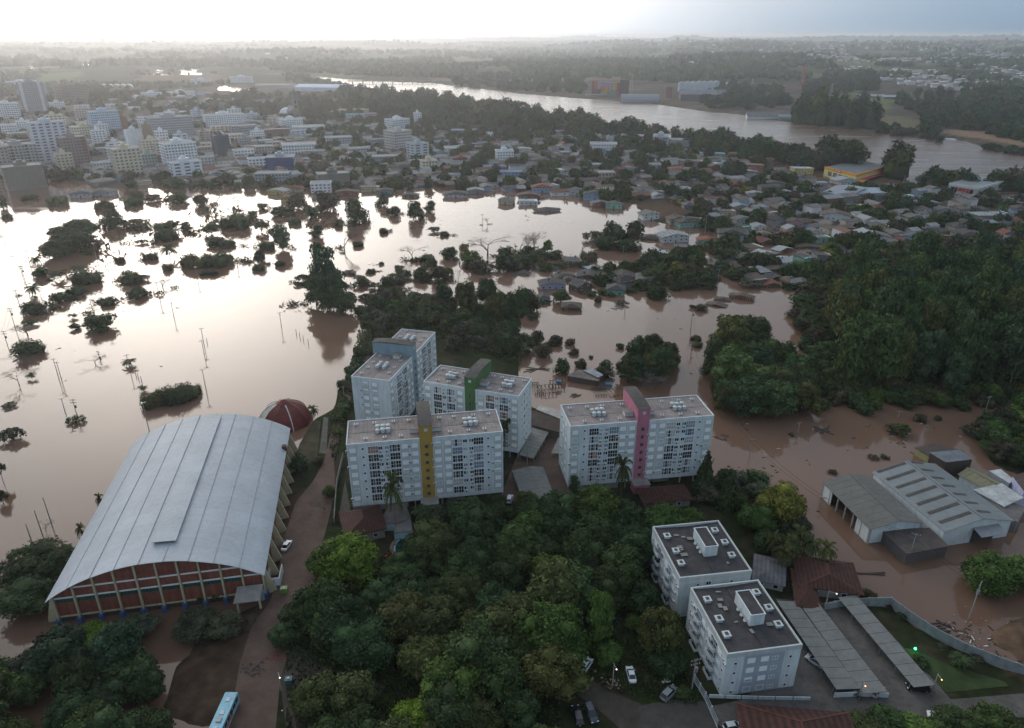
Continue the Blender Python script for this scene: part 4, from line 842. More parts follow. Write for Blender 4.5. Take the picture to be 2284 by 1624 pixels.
def house_xy(x, y, W, D, rz, style, rc, wc, H, zb, label=None, st=1, far=False):
    lbl = label or f'{RN[rc]} {WNM.get(wc, wc)} ' + ('two-storey house' if st > 1 else 'house')
    o = thing('house', lbl, 'house', (x, y, zb), radians(rz), 'houses of the flooded neighbourhood', (W, D, H), UV(x, y, zb + H * .4), auto=not label)
    k = R.uniform(.8, 1.2); c = RC[rc]; w = WC[wc]; kw = R.uniform(.82, 1.08)
    link('wall', HP[{'g': 'gwall', 'h': 'hwall', 'f': 'fwall'}[style]], o, col=tuple(a * kw for a in w)); link('roof', HP[{'g': 'groof', 'h': 'hroof', 'f': 'froof'}[style]], o, col=tuple(a * k for a in c))
    HOUSES.append((x, y, max(W, D)))
    if far: return o
    for s in range(st):
        z = (.28 + s * .36) if st > 1 else .34; hz_ = 1.2 / H; z = z if st > 1 else .3
        n = max(2, int(W / 3.2))
        for i in range(n):
            X = -.5 + (i + .5) / n
            if i == n // 2 and s == 0: link('door', HD, o, (X, -.5, .02), scale=(.9 / W, 1 / D, 2.1 / H)); continue
            link('window', HW, o, (X, -.5, z), scale=(1.3 / W, 1 / D, hz_))
        m = max(1, int(D / 4))
        for i in range(m): link('window', HW, o, (-.5, -.5 + (i + .5) / m, z), -pi / 2, scale=(1.2 / D, 1 / W, hz_))
        for i in range(m): link('window', HW, o, (.5, -.5 + (i + .5) / m, z), pi / 2, scale=(1.2 / D, 1 / W, hz_))
    if R.random() < .3: link('water_tank', TANKB, o, (R.uniform(-.25, .25), R.uniform(-.2, .2), .95), scale=(1 / W, 1 / D, 1 / H))
    return o
# prominent ones: u, v(foot), width px, depth m, turn, style, roof, wall, height, z, label, storeys
HL = [(1232, 643, 56, 9, 4, 'g', 'dark', 'lilac', 4.8, -1.2, 'pale blue bungalow knee-deep in open floodwater, grey roof', 1), (1275, 692, 42, 7, -4, 'h', 'brown', 'brown', 4.0, -1.0, 'lone brown-roofed hut with timber walls beside a round green tree', 1),
 (1374, 657, 38, 8, -8, 'h', 'dark', 'mint', 5.2, -.6, 'mint green hut with grey hipped roof near the flooded road', 1), (1455, 630, 64, 11, -6, 'g', 'grey', 'grey', 4.8, -1.4, 'long grey ribbed-roof house under trees by the flood', 1),
 (1390, 620, 46, 9, -8, 'g', 'brown', 'cream', 4.4, -1.8, None, 1), (1315, 620, 50, 11, -8, 'g', 'dark', 'brown', 4.2, -1.9, None, 1), (1268, 628, 22, 6, -5, 'h', 'brown', 'orange', 3.6, -1.5, None, 1), (1165, 612, 38, 5, -22, 'g', 'brown', 'grey', 3.4, -2.5, None, 1),
 (1205, 604, 30, 6, -25, 'g', 'brown', 'grey', 3.6, -2.4, None, 1), (1232, 598, 42, 7, -15, 'g', 'brown', 'teal', 4.0, -2.3, None, 1), (1312, 640, 26, 6, 0, 'h', 'brown', 'brick', 3.4, -1.9, None, 1), (1212, 672, 26, 6, 0, 'g', 'dark', 'grey', 4.4, -1.2, None, 1),
 (1600, 683, 42, 5, -28, 'g', 'brown', 'brown', 3.0, -1.9, None, 1), (1614, 671, 34, 5, -20, 'h', 'brown', 'brown', 3.2, -2.0, None, 1), (1656, 668, 50, 5, -26, 'g', 'brown', 'brick', 3.6, -1.2, None, 1), (1586, 610, 30, 7, -20, 'h', 'dark', 'grey', 4, -1.9, None, 1),
 (1448, 490, 38, 10, 15, 'g', 'grey', 'white', 6.0, -.3, 'small two-storey white and mint house with grey gable', 2), (1502, 540, 62, 11, 12, 'g', 'pale', 'white', 6.5, -.6, 'white and dark-red two-storey house with pale metal roof', 2),
 (1540, 506, 62, 11, 14, 'h', 'brown', 'mint', 6.4, -.5, 'mint green two-storey house with brown hipped roof', 2), (1510, 500, 40, 8, 12, 'g', 'brown', 'cream', 6.2, -.5, None, 2), (1637, 536, 62, 13, -14, 'h', 'dark', 'white', 7.0, -.4, 'white two-storey house on brick base with dark hip roof', 2),
 (1580, 542, 44, 9, -12, 'g', 'red', 'mint', 4.0, -1.2, 'bright mint house with dark red roof and pale awning', 1), (1523, 560, 36, 7, -6, 'f', 'grey', 'brown', 5.0, -1.0, None, 1), (1478, 572, 38, 8, 8, 'f', 'pale', 'brick', 4.6, -1.4, None, 1), (1453, 535, 38, 9, -15, 'h', 'brown', 'grey', 4.2, -1.6, None, 1),
 (1620, 480, 40, 7, 6, 'f', 'grey', 'cream', 4.6, -.4, None, 1), (1648, 470, 34, 8, 12, 'g', 'pale', 'grey', 5.0, 0, None, 1), (1610, 502, 40, 7, 18, 'g', 'grey', 'blue', 4.0, -.8, None, 1), (1655, 496, 40, 7, 18, 'g', 'grey', 'white', 4.6, -.6, None, 1), (1370, 465, 36, 8, -8, 'g', 'dark', 'mint', 5.0, -.2, None, 1),
 (1338, 462, 38, 8, 8, 'g', 'grey', 'brick', 4.5, 0, None, 1), (1325, 447, 42, 10, -20, 'g', 'brown', 'blue', 7, 0, None, 2), (1220, 472, 56, 6, 10, 'g', 'brown', 'grey', 3.6, -1.2, None, 1), (1178, 457, 40, 9, 5, 'f', 'pale', 'white', 4.6, -.4, None, 1), (1180, 445, 46, 10, -5, 'g', 'brown', 'brick', 5.0, 0, None, 1),
 (1208, 430, 42, 10, 5, 'h', 'red', 'blue', 7.0, 0, 'white and light blue house with bright red hip roof', 2), (1283, 435, 36, 9, -5, 'g', 'grey', 'white', 5.5, 0, None, 1), (1410, 433, 40, 10, -5, 'g', 'tan', 'white', 5.0, 0, None, 1), (1443, 430, 30, 9, 10, 'g', 'dark', 'white', 5.4, 0, None, 1),
 (1685, 440, 36, 8, 5, 'g', 'pale', 'grey', 4.5, 0, None, 1), (1755, 465, 36, 7, -5, 'g', 'grey', 'white', 4.6, -.2, 'small white house with a row of front windows', 1), (1795, 432, 36, 10, 10, 'g', 'grey', 'blue', 6.0, 0, None, 2), (1773, 506, 36, 8, -4, 'g', 'dark', 'pink', 5.6, -.4, 'pink house with grey gable roof among floodwater', 1),
 (1866, 494, 60, 12, -18, 'g', 'brown', 'white', 7.0, -.3, 'white barn-fronted house with sloping brown roof', 1), (1900, 468, 48, 8, -14, 'f', 'dark', 'yellow', 5.0, -.2, 'long cream house with arched windows and grey flat roof', 1), (1958, 474, 26, 8, 0, 'h', 'red', 'white', 5, 0, None, 1), (1990, 462, 24, 9, 10, 'h', 'red', 'cream', 5, 0, None, 1),
 (2022, 466, 44, 10, 5, 'g', 'grey', 'mint', 5, 0, None, 1), (2070, 462, 46, 10, 5, 'g', 'pale', 'grey', 4.6, 0, None, 1), (1961, 518, 38, 9, -6, 'g', 'dark', 'yellow', 6.0, -.3, 'cream two-storey house with dark gable roof', 2), (1932, 535, 38, 10, -4, 'g', 'pale', 'brick', 6.4, -.3, 'red brick two-storey house with pale roof', 2),
 (1962, 538, 44, 10, -10, 'g', 'grey', 'grey', 5, -.3, None, 1), (1985, 555, 50, 10, 6, 'g', 'grey', 'white', 6.0, -.5, 'pale blue-white house with carport arch below', 1), (1870, 562, 30, 8, -6, 'g', 'dark', 'grey', 4.6, -.8, None, 1), (1806, 556, 52, 7, -10, 'g', 'brown', 'brown', 3.8, -1.5, None, 1), (1808, 568, 50, 6, -10, 'g', 'tan', 'grey', 3.4, -1.6, None, 1),
 (1770, 600, 44, 8, -16, 'g', 'brown', 'grey', 3.6, -1.6, None, 1), (1735, 605, 44, 8, -16, 'g', 'brown', 'brown', 3.4, -1.8, None, 1), (1790, 640, 40, 8, -18, 'g', 'grey', 'white', 4.4, -1.2, None, 1), (2118, 548, 46, 9, -8, 'g', 'terra', 'brown', 5.4, -.2, 'orange-tiled roof house on stilts beside dark hip roof', 1), (2165, 538, 58, 12, -4, 'h', 'dark', 'grey', 6, 0, None, 1),
 (2160, 556, 46, 8, -5, 'f', 'pale', 'white', 5, -.2, None, 1), (2245, 545, 46, 9, -8, 'g', 'grey', 'white', 5, -.2, None, 1), (2000, 530, 36, 9, 0, 'g', 'grey', 'cream', 4.6, -.3, None, 1), (2105, 478, 34, 9, 0, 'g', 'grey', 'grey', 5, 0, None, 1), (2180, 450, 48, 8, 5, 'g', 'grey', 'orange', 5, 0, 'orange house with grey roof behind the white-fronted store', 1),
 (2210, 490, 74, 12, 8, 'f', 'pale', 'grey', 4.6, 0, 'long grey translucent-roofed shed house by trees', 1), (2160, 490, 24, 7, 0, 'g', 'dark', 'turq', 4, 0, None, 1), (2275, 475, 36, 10, 5, 'h', 'brown', 'blue', 5, 0, None, 1), (2040, 495, 36, 9, 5, 'g', 'grey', 'grey', 5, 0, None, 1), (2075, 498, 40, 8, -10, 'g', 'grey', 'grey', 4.6, 0, None, 1),
 (2015, 445, 44, 8, 0, 'f', 'grey', 'white', 4, 0, 'low shop with a yellow and red striped fascia', 1), (1945, 448, 38, 8, 0, 'g', 'dark', 'teal', 5, 0, None, 1), (825, 427, 40, 9, 10, 'f', 'tan', 'cream', 5, 0, None, 1), (857, 432, 34, 9, 5, 'h', 'brown', 'teal', 4.6, -.4, None, 1), (915, 440, 34, 9, -5, 'h', 'dark', 'brown', 4, -1.2, None, 1),
 (1015, 440, 50, 11, 8, 'h', 'dark', 'white', 5, -.6, None, 1), (1060, 432, 34, 9, 5, 'g', 'pale', 'grey', 4.6, -.2, None, 1), (1130, 455, 32, 9, -15, 'g', 'grey', 'cream', 5, -.2, None, 1), (773, 436, 46, 9, 5, 'g', 'brown', 'brick', 4.6, -.2, None, 1), (650, 450, 44, 9, -12, 'h', 'red', 'yellow', 4.8, -.2, 'brown-tiled yellow house at the edge of the flood', 1),
 (620, 434, 40, 10, -15, 'g', 'pale', 'yellow', 4.6, 0, 'yellow house under a patched white and rust roof', 1), (655, 428, 34, 8, -15, 'h', 'red', 'cream', 5, 0, None, 1), (180, 440, 44, 11, 10, 'h', 'grey', 'white', 6, -.6, 'white house with grey hip roof standing in brown floodwater', 1), (230, 436, 44, 11, -10, 'h', 'grey', 'white', 6, -.6, 'white villa with arched windows standing in brown floodwater', 1),
 (1885, 412, 50, 12, 8, 'g', 'pale', 'white', 6, 0, None, 1), (1770, 405, 36, 9, 8, 'g', 'grey', 'blue', 6, 0, None, 1), (1748, 392, 40, 10, 5, 'h', 'red', 'blue', 5, 0, None, 1), (1725, 418, 50, 10, 5, 'g', 'dark', 'grey', 5, 0, None, 1), (1790, 388, 44, 11, 5, 'f', 'pale', 'yellow', 7, 0, None, 2),
 (1545, 372, 56, 12, -6, 'f', 'grey', 'pink', 7.5, 0, 'pink two-storey building with turquoise ground floor', 2), (1590, 352, 52, 12, -5, 'f', 'pale', 'turq', 6, 0, None, 2), (1515, 385, 50, 12, -5, 'h', 'terra', 'white', 5, 0, 'white house with wide terracotta roof and roof panels', 1), (1600, 375, 36, 9, 10, 'g', 'pale', 'white', 5, 0, None, 1),
 (1670, 378, 62, 12, -6, 'f', 'tan', 'brick', 6, 0, None, 1), (1338, 375, 60, 10, 14, 'f', 'pale', 'grey', 5, 0, 'long white curved-roof hall among the streets', 1), (1235, 390, 42, 12, 15, 'f', 'pale', 'white', 6, 0, None, 1), (1455, 392, 50, 9, -8, 'f', 'pale', 'grey', 5, 0, None, 1), (1205, 365, 36, 12, 20, 'g', 'brown', 'white', 6, 0, None, 1),
 (1210, 322, 24, 10, 20, 'g', 'brown', 'yellow', 7, 0, None, 1), (1240, 315, 44, 14, 25, 'h', 'brown', 'cream', 7, 0, None, 1), (1275, 318, 44, 12, -5, 'g', 'grey', 'white', 6, 0, None, 1), (1180, 312, 36, 10, 10, 'g', 'pale', 'white', 5, 0, None, 1),
 (1165, 340, 44, 10, 10, 'g', 'pale', 'white', 5, 0, None, 1), (1250, 402, 30, 9, 20, 'g', 'dark', 'brown', 5, 0, None, 1), (2230, 1012, 30, 9, -30, 'g', 'tan', 'grey', 4, 0, None, 1)]
for t in HL: house(*t[:10], label=t[10], st=t[11])
# near clay-tiled houses
def tiled_house(u, v, W, D, rz, H, wc, label, zb=.6, rc=None):
    x, y = G(u, v); o = thing('house', label, 'house', (x, y, zb), radians(rz), 'tile-roofed houses near the flats', (W, D, H), (u, v))
    link('wall', HP['hwall'], o, col=wc, scale=(1, 1, .82)); b = MB(); e = [(-.57, -.57, .62), (.57, -.57, .62), (.57, .57, .62), (-.57, .57, .62)]; r0, r1 = (0, -.18, 1.0), (0, .18, 1.0)
    b.tri(e[0], e[1], r0); b.quad(e[1], e[2], r1, r0); b.tri(e[2], e[3], r1); b.quad(e[3], e[0], r0, r1); b.box(-.57, .57, -.57, .57, .59, .62); rf = b.build('roof', M_TILE, o)
    rd = MB(); rd.path([e[0], r0, r1, e[3]], .012, 4); rd.path([e[1], r0], .012, 4); rd.path([e[2], r1], .012, 4); link('ridge_tile', rd.mesh('ridge_tile', mat('ridge_clay', (.12, .05, .035))), rf)
    for i in (-.25, .25): link('window', HW, o, (i, -.5, .2), scale=(1.3 / W, 1 / D, 1.2 / H)); link('window', HW, o, (-.5, i, .2), -pi / 2, scale=(1.3 / D, 1 / W, 1.2 / H))
    return o
tiled_house(812, 1188, 10, 10, 20, 5.6, (.30, .27, .22), 'clay-tiled house below the amber-towered block beside the pool')
tiled_house(1838, 1306, 13, 10.5, -12, 4.8, (.25, .24, .23), 'sprawling clay-tiled house at the flood edge by the carports')
tiled_house(1792, 1332, 5, 12, -14, 3.6, (.25, .24, .23), 'narrow clay-tiled wing beside the sprawling tiled house')
tiled_house(1480, 1122, 13, 7, 8, 4.2, (.2, .18, .16), 'low mottled-tile house behind the bamboo')
tiled_house(1302, 1148, 4.5, 8, 8, 3.8, (.2, .18, .16), 'narrow brown-tiled outbuilding below the pink-towered block')
tiled_house(1778, 1702, 19, 14, -6, 7.5, (.3, .28, .25), 'deep red tiled house roof along the bottom edge')
tiled_house(1420, 1232, 6, 5, 10, 4.0, (.3, .2, .16), 'small orange-red tiled hut beside the rear flats')
tiled_house(1712, 1292, 7, 9, -20, 3.6, (.34, .34, .32), 'small grey-roofed store beside the clay-tiled house')
for c_ in THINGS[-1][0].children:
    if c_.name.startswith('roof'): c_.data = HP['hroof']; c_.color = (.13, .13, .14, 1)
flat_shed('roofless terrace shed with pale blue wall by the pool', [(842, 1168), (878, 1168), (917, 1156), (905, 1126), (868, 1128)], 3.4, (.13, .11, .10), (.42, .58, .66), z0=0)
flat_shed('pale blue pool house beside the swimming pool', [(878, 1190), (920, 1183), (917, 1160), (880, 1166)], 3.0, (.16, .15, .14), (.42, .60, .68), z0=0)
# white stuccoed sheds at the right edge
flat_shed('white corrugated shed at the right edge behind the warehouse', [(2170, 1092), (2235, 1078), (2284, 1110), (2240, 1130)], 4.5, (.40, .42, .42), (.4, .4, .4))
flat_shed('grey patched shed roof beside the white corrugated shed', [(2225, 1112), (2290, 1130), (2270, 1165), (2180, 1105)], 4.0, (.14, .13, .13), (.2, .2, .2))
flat_shed('small white flat roof by the hedge at right edge', [(2206, 1050), (2232, 1046), (2262, 1070), (2252, 1078)], 4.0, (.45, .47, .47), (.35, .37, .4))
flat_shed('lilac-walled house corner at the right edge', [(2258, 1060), (2300, 1050), (2330, 1085), (2284, 1095)], 6.0, (.10, .07, .06), (.40, .43, .60))
gable_hall('shed', 'olive gabled shed at the flood edge near the hedge', 'shed', (2200, 1090), (2233, 1078), (2160, 1055), 3.6, 4.8, .5, roofm=mat('olive_roof', (.20, .19, .12), var=.2, stain=.3), npan=4, uv=(2195, 1062))

# ------------------------------------------------------------------ town buildings
WCOL = (.03, .035, .04)
M_TWIN = mat('town_window', (.095, .11, .13), rough=.25, var=.3, spec=.4)
M_TPAINT = mat('town_wall', obj_col=True, var=.10, scale=.2, stain=.2)
def block(u, vb, vt, wpx, ratio, rz, col, label, floors=None, win=1, roof=(.30, .30, .30), balc=False, top=True, band=None, cat='building', group='buildings of the town centre', name='town_building', wden=3.0):
    rz = radians(rz); p = PPM(vb); x, y = G(u, vb); az = atan2(x, y); Hh = height_at(u, vb, vt) ; Hh = max(Hh, 3.5)
    # visible width of a turned rectangle W x D
    k = abs(cos(rz + az)) + ratio * abs(sin(rz + az)); W = wpx / p / k; D = W * ratio; floors = floors or max(1, round(Hh / 3.0))
    # the nearest corner stands on (u, vb)
    off = (W * abs(sin(rz)) + D * abs(cos(rz))) / 2
    x += sin(az) * off * .8; y += cos(az) * off * .8
    H2 = Hh + off * .8 * cos(az) * (tan(atan2(CAM_H, sqrt(x * x + y * y))) * 0)  # height from the near face
    o = thing(name, label, cat, (x, y, 0), rz, group, uv=(u, (vb + vt) / 2)); z1 = H2; x0, x1, y0, y1 = -W / 2, W / 2, -D / 2, D / 2
    MB().box(x0, x1, y0, y1, -.5, z1).build('wall', M_TPAINT, o, col=col)
    MB().box(x0 - .25, x1 + .25, y0 - .25, y0 + .1, z1 - .2, z1 + .7).box(x0 - .25, x1 + .25, y1 - .1, y1 + .25, z1 - .2, z1 + .7).box(x0 - .25, x0 + .1, y0 + .1, y1 - .1, z1 - .2, z1 + .7).box(x1 - .1, x1 + .25, y0 + .1, y1 - .1, z1 - .2, z1 + .7).build('parapet', M_TPAINT, o, col=col)
    MB().box(x0 + .1, x1 - .1, y0 + .1, y1 - .1, z1, z1 + .15).build('roof', M_BOXR, o, col=roof)
    if top and Hh > 11: MB().box(-W * .18, W * .14, -D * .2, D * .2, z1, z1 + 3.4).box(-W * .1, W * .05, -D * .1, D * .1, z1 + 3.4, z1 + 5).build('roof_room', M_TPAINT, o, col=tuple(c * .95 for c in col))
    fh = z1 / floors
    if win:
        b = MB(); nx = max(2, int(W / wden)); ny = max(2, int(D / wden))
        for k in range(floors):
            za, zb_ = k * fh + fh * .32, k * fh + fh * .78
            for i in range(nx):
                c = x0 + W * (i + .5) / nx; q = W / nx * .27
                b.quad((c - q, y0 - .06, za), (c + q, y0 - .06, za), (c + q, y0 - .06, zb_), (c - q, y0 - .06, zb_))
                b.quad((c + q, y1 + .06, za), (c - q, y1 + .06, za), (c - q, y1 + .06, zb_), (c + q, y1 + .06, zb_))
            if win < 2:
                for i in range(ny):
                    c = y0 + D * (i + .5) / ny; q = D / ny * .27
                    b.quad((x0 - .06, c + q, za), (x0 - .06, c - q, za), (x0 - .06, c - q, zb_), (x0 - .06, c + q, zb_)); b.quad((x1 + .06, c - q, za), (x1 + .06, c + q, za), (x1 + .06, c + q, zb_), (x1 + .06, c - q, zb_))
        b.build('window', M_TWIN, o, kind='stuff')
    if balc:
        b = MB()
        for k in range(1, floors):
            b.box(x0 + W * .1, x0 + W * .42, y0 - 1.3, y0 - .07, k * fh - .1, k * fh + .9); b.box(x0 + W * .58, x0 + W * .9, y0 - 1.3, y0 - .07, k * fh - .1, k * fh + .9); b.box(x0 - 1.3, x0 - .07, y0 + D * .2, y0 + D * .8, k * fh - .1, k * fh + .9)
        b.build('balcony', M_TPAINT, o, col=tuple(min(1, c * 1.1) for c in col), kind='stuff')
    if band:
        bc, pos = band
        for q in pos: MB().box(x0 + W * q[0], x0 + W * q[1], y0 - .35, y0 - .08, 0, z1 + .3).build('facade_strip', M_TPAINT, o, col=bc)
    HOUSES.append((x, y, max(W, D) * 1.1)); return o
w_ = (.80, .83, .86); g_ = (.36, .38, .40); c_ = (.66, .60, .46)
TB = [(82, 250, 184, 50, .6, 32, (.33, .35, .37), 'grey tower with white vertical stripes on the far left', dict(band=((.6, .6, .6), [(.08, .2), (.78, .9)]))),
 (147, 228, 190, 36, .8, 32, (.40, .30, .24), 'brown balcony tower, first of the twin pair', dict(balc=True)), (182, 228, 188, 36, .8, 32, (.40, .30, .24), 'brown balcony tower, second of the twin pair', dict(balc=True)),
 (130, 245, 230, 30, .8, 35, w_, 'white low block beside the twin brown towers', {}), (22, 268, 232, 48, .8, 35, w_, 'stepped white flats at the left edge', dict(balc=True)), (5, 262, 240, 30, .9, 35, w_, 'white flats cut by the left edge', {}),
 (125, 366, 275, 72, .7, 38, (.62, .66, .72), 'tall blank-sided grey-white tower in the town', dict(win=1, wden=6)), (174, 374, 308, 58, .8, 38, (.30, .23, .22), 'dark balcony tower with brown and white strips', dict(balc=True, band=((.14, .05, .05), [(.8, .95)]))),
 (192, 306, 284, 60, .6, 38, c_, 'pale yellow flat-roofed office block', dict(roof=(.35, .38, .40))), (240, 303, 250, 64, .7, 38, (.42, .55, .68), 'light blue gridded tower with a brick-red end', dict(wden=2.4)), (277, 292, 262, 20, .9, 38, (.25, .11, .08), 'brick-red slab behind the light blue tower', dict(win=0)),
 (52, 385, 326, 76, .7, 38, (.42, .43, .42), 'white and brown balcony block with an orange top', dict(balc=True, band=((.10, .08, .08), [(.1, .16), (.3, .36), (.7, .76)]))), (62, 424, 374, 80, .7, 38, (.25, .23, .20), 'raw beige block with a blank wall by the water', dict(win=0)), (10, 395, 330, 40, .8, 38, (.40, .38, .34), 'tan block cut by the left edge', {}),
 (290, 392, 334, 62, .8, 38, c_, 'cream corner tower with small dark windows', dict(wden=3.5)), (306, 340, 292, 36, .7, 38, (.8, .84, .88), 'white slab with blank side beside the tan strip', dict(win=0)), (338, 340, 280, 20, 1, 38, (.34, .27, .19), 'narrow tan tower wedged between white slabs', dict(win=0)), (365, 330, 294, 28, .9, 38, w_, 'white block with dotted windows next to the tan strip', {}),
 (385, 312, 264, 98, .5, 35, (.40, .42, .44), 'wide white frame block with dark glass bands', dict(wden=2.4, win=1)), (405, 374, 322, 76, .7, 38, w_, 'white terraced block with balconies near the water', dict(balc=True)), (418, 400, 364, 70, .6, 38, (.75, .8, .86), 'low white annex below the terraced block', dict(wden=7)),
 (497, 350, 304, 38, .8, 38, (.07, .08, .11), 'dark navy glass tower', {}), (503, 285, 258, 90, .4, 32, w_, 'long white five-storey flats', {}), (545, 300, 282, 60, .5, 30, g_, 'low grey hall beside the long white flats', {}),
 (650, 290, 268, 54, .7, 35, w_, 'white flats in front of the church spire', dict(balc=True)), (790, 258, 246, 66, .5, 12, (.42, .36, .16), 'long yellow school building', {}), (755, 256, 249, 34, .5, 12, (.40, .36, .20), 'small yellow block beside the school', {}), (793, 266, 256, 42, .5, 12, (.20, .50, .56), 'bright turquoise two-storey building beside the school', {}), (828, 270, 254, 26, .9, 12, (.34, .27, .28), 'dusky pink block beside the turquoise one', {}),
 (889, 337, 294, 62, .9, 42, (.60, .57, .54), 'beige balcony tower, tallest in mid-town', dict(balc=True)), (887, 292, 268, 56, .7, 40, w_, 'white flats behind the beige balcony tower', {}), (933, 358, 322, 50, .8, 42, (.52, .56, .60), 'blank grey-white block beside the beige tower', dict(wden=7)), (932, 273, 253, 18, 1, 20, w_, 'slim white tower among trees by the river', {}),
 (957, 386, 360, 40, .8, 20, c_, 'cream four-storey flats with brown bands', dict(band=((.2, .12, .08), [(.48, .52)]))), (670, 345, 324, 76, .6, 18, w_, 'white hall with tall arched windows', {}), (757, 328, 308, 60, .6, 18, (.42, .45, .50), 'pale blue and white civic block', {}), (590, 345, 328, 42, .8, 25, (.42, .38, .36), 'pinkish three-storey block in mid-town', {}),
 (630, 384, 352, 66, .9, 10, (.40, .46, .54), 'glass-fronted showroom with dark blue top band', dict(band=((.04, .08, .2), [(.0, 1.0)]), floors=2)), (612, 408, 388, 80, .5, 5, (.34, .38, .41), 'grey two-storey offices by the flooded street', {}), (745, 418, 390, 74, .6, 20, (.20, .19, .17), 'unfinished raw concrete block', dict(win=0)), (718, 430, 410, 46, .7, 10, w_, 'white three-storey house with blue window bands', {}),
 (1060, 332, 322, 40, .6, -10, (.05, .12, .34), 'bright blue shop front', dict(win=0)), (1043, 304, 291, 74, .4, 0, (.18, .27, .42), 'long mid-blue two-storey building', {}), (1125, 362, 338, 42, .8, 10, w_, 'white stepped flats in the middle of town', {}), (700, 350, 338, 50, .5, 15, g_, None, {}), (1168, 265, 244, 44, .7, 30, (.46, .40, .38), 'white and red riverside flats', dict(band=((.35, .10, .05), [(.3, .36), (.7, .76)]))),
 (690, 300, 284, 70, .6, 18, w_, None, {}), (620, 305, 290, 60, .5, 22, (.25, .13, .10), None, {}), (800, 350, 332, 48, .6, 20, g_, None, {}), (845, 330, 312, 40, .6, 22, (.22, .24, .30), None, {}), (560, 300, 284, 50, .6, 30, g_, None, {}), (330, 275, 262, 40, .6, 36, w_, None, {}), (262, 246, 234, 46, .6, 34, w_, None, {}), (185, 248, 236, 30, .6, 34, w_, None, {}), (455, 345, 330, 44, .6, 36, (.40, .36, .32), None, {}),
 (545, 355, 336, 46, .6, 30, w_, None, {}), (240, 350, 332, 44, .6, 36, (.32, .36, .40), None, {}), (335, 372, 345, 36, .7, 38, (.33, .42, .38), None, {}), (405, 218, 206, 60, .5, 25, w_, 'white courtyard building on the wooded slope', {}), (340, 222, 208, 44, .5, 30, w_, None, {}), (505, 232, 222, 36, .5, 20, (.4, .5, .56), None, {}), (540, 186, 172, 50, .5, 10, w_, 'white two-storey works beyond the trees', {}), (450, 190, 178, 44, .5, 10, w_, None, {}),
 (40, 296, 280, 60, .6, 36, w_, None, {}), (60, 310, 298, 70, .5, 36, g_, None, {}), (100, 222, 186, 18, 1, 32, (.4, .42, .44), 'slim white lift shaft beside the striped tower', {}), (50, 192, 182, 60, .4, 20, w_, None, {}), (575, 375, 355, 40, .7, 25, w_, None, {}), (460, 372, 352, 40, .7, 30, (.46, .48, .5), None, {}),
 (1346, 402, 386, 52, .7, 5, (.42, .33, .30), 'dusky pink four-storey flats beside a long roof', {}), (1010, 345, 330, 40, .7, 10, w_, None, {}), (985, 330, 316, 34, .7, 15, (.3, .36, .46), None, {}), (1100, 385, 372, 44, .6, 0, (.25, .35, .6), None, {}), (1140, 395, 384, 48, .5, 0, (.22, .34, .6), 'blue-fronted long shed house in mid-town', {}), (1080, 310, 298, 40, .6, 5, w_, None, {}), (860, 365, 350, 54, .6, 10, g_, None, {}),
 (1472, 338, 306, 36, 1.6, -12, (.48, .51, .53), 'white pilastered works with dark window slots', dict(wden=7, roof=(.33, .34, .34), band=((.42, .45, .47), [(.0, .04), (.25, .28), (.5, .53), (.75, .78)]))), (1520, 330, 314, 50, .8, -12, g_, 'arched grey shed behind the white works', dict(win=0)), (1400, 322, 304, 70, .5, -12, (.30, .28, .27), 'long rusty-roofed mill beside small silos', {}), (1345, 340, 322, 60, .6, -5, w_, None, {}), (1240, 305, 294, 56, .5, 5, g_, None, {})]
nn_ = {'w': 'white', 'g': 'grey'}
for u, vb, vt, wp, ra, rz, col, lb, kw in TB:
    o = block(u, vb, vt, wp, ra, rz, col, lb or ('white low building in town' if col[0] > .45 else 'grey low building in town' if abs(col[0] - col[2]) < .06 else 'tinted low building in town'), **kw)
    if lb is None: THINGS[-1] = (THINGS[-1][0], THINGS[-1][1], THINGS[-1][2], True)
RB = random.Random(12)
for _ in range(400):
    u = RB.uniform(-5, 690); v = RB.uniform(262, 385)
    if u > 420 and v > 350: continue
    x, y = G(u, v)
    if any((x - a) ** 2 + (y - b) ** 2 < (c * .55 + 13) ** 2 for a, b, c in HOUSES): continue
    hm_ = RB.choice([9, 12, 15, 18, 24] if u < 450 else [7, 9, 12, 15]); p = PPM(v)
    c_b = RB.choice([w_, w_, (.72, .74, .76), c_, (.55, .50, .44), (.6, .66, .74), g_])
    block(u, v, v - hm_ * p * .98, RB.uniform(14, 26) * p, RB.uniform(.5, .9), 38 if u < 450 else 25, c_b, ('white' if c_b[0] > .7 else 'cream' if c_b == c_ else 'beige' if c_b[0] > c_b[2] else 'pale blue-grey') + (' mid-rise block' if hm_ > 10 else ' low-rise block'), balc=RB.random() < .35, wden=RB.choice([2.6, 3.2, 5]))
    THINGS[-1] = THINGS[-1][:3] + (True,)
    if len([1 for t in THINGS if t[1].endswith('-rise block')]) > 44: break
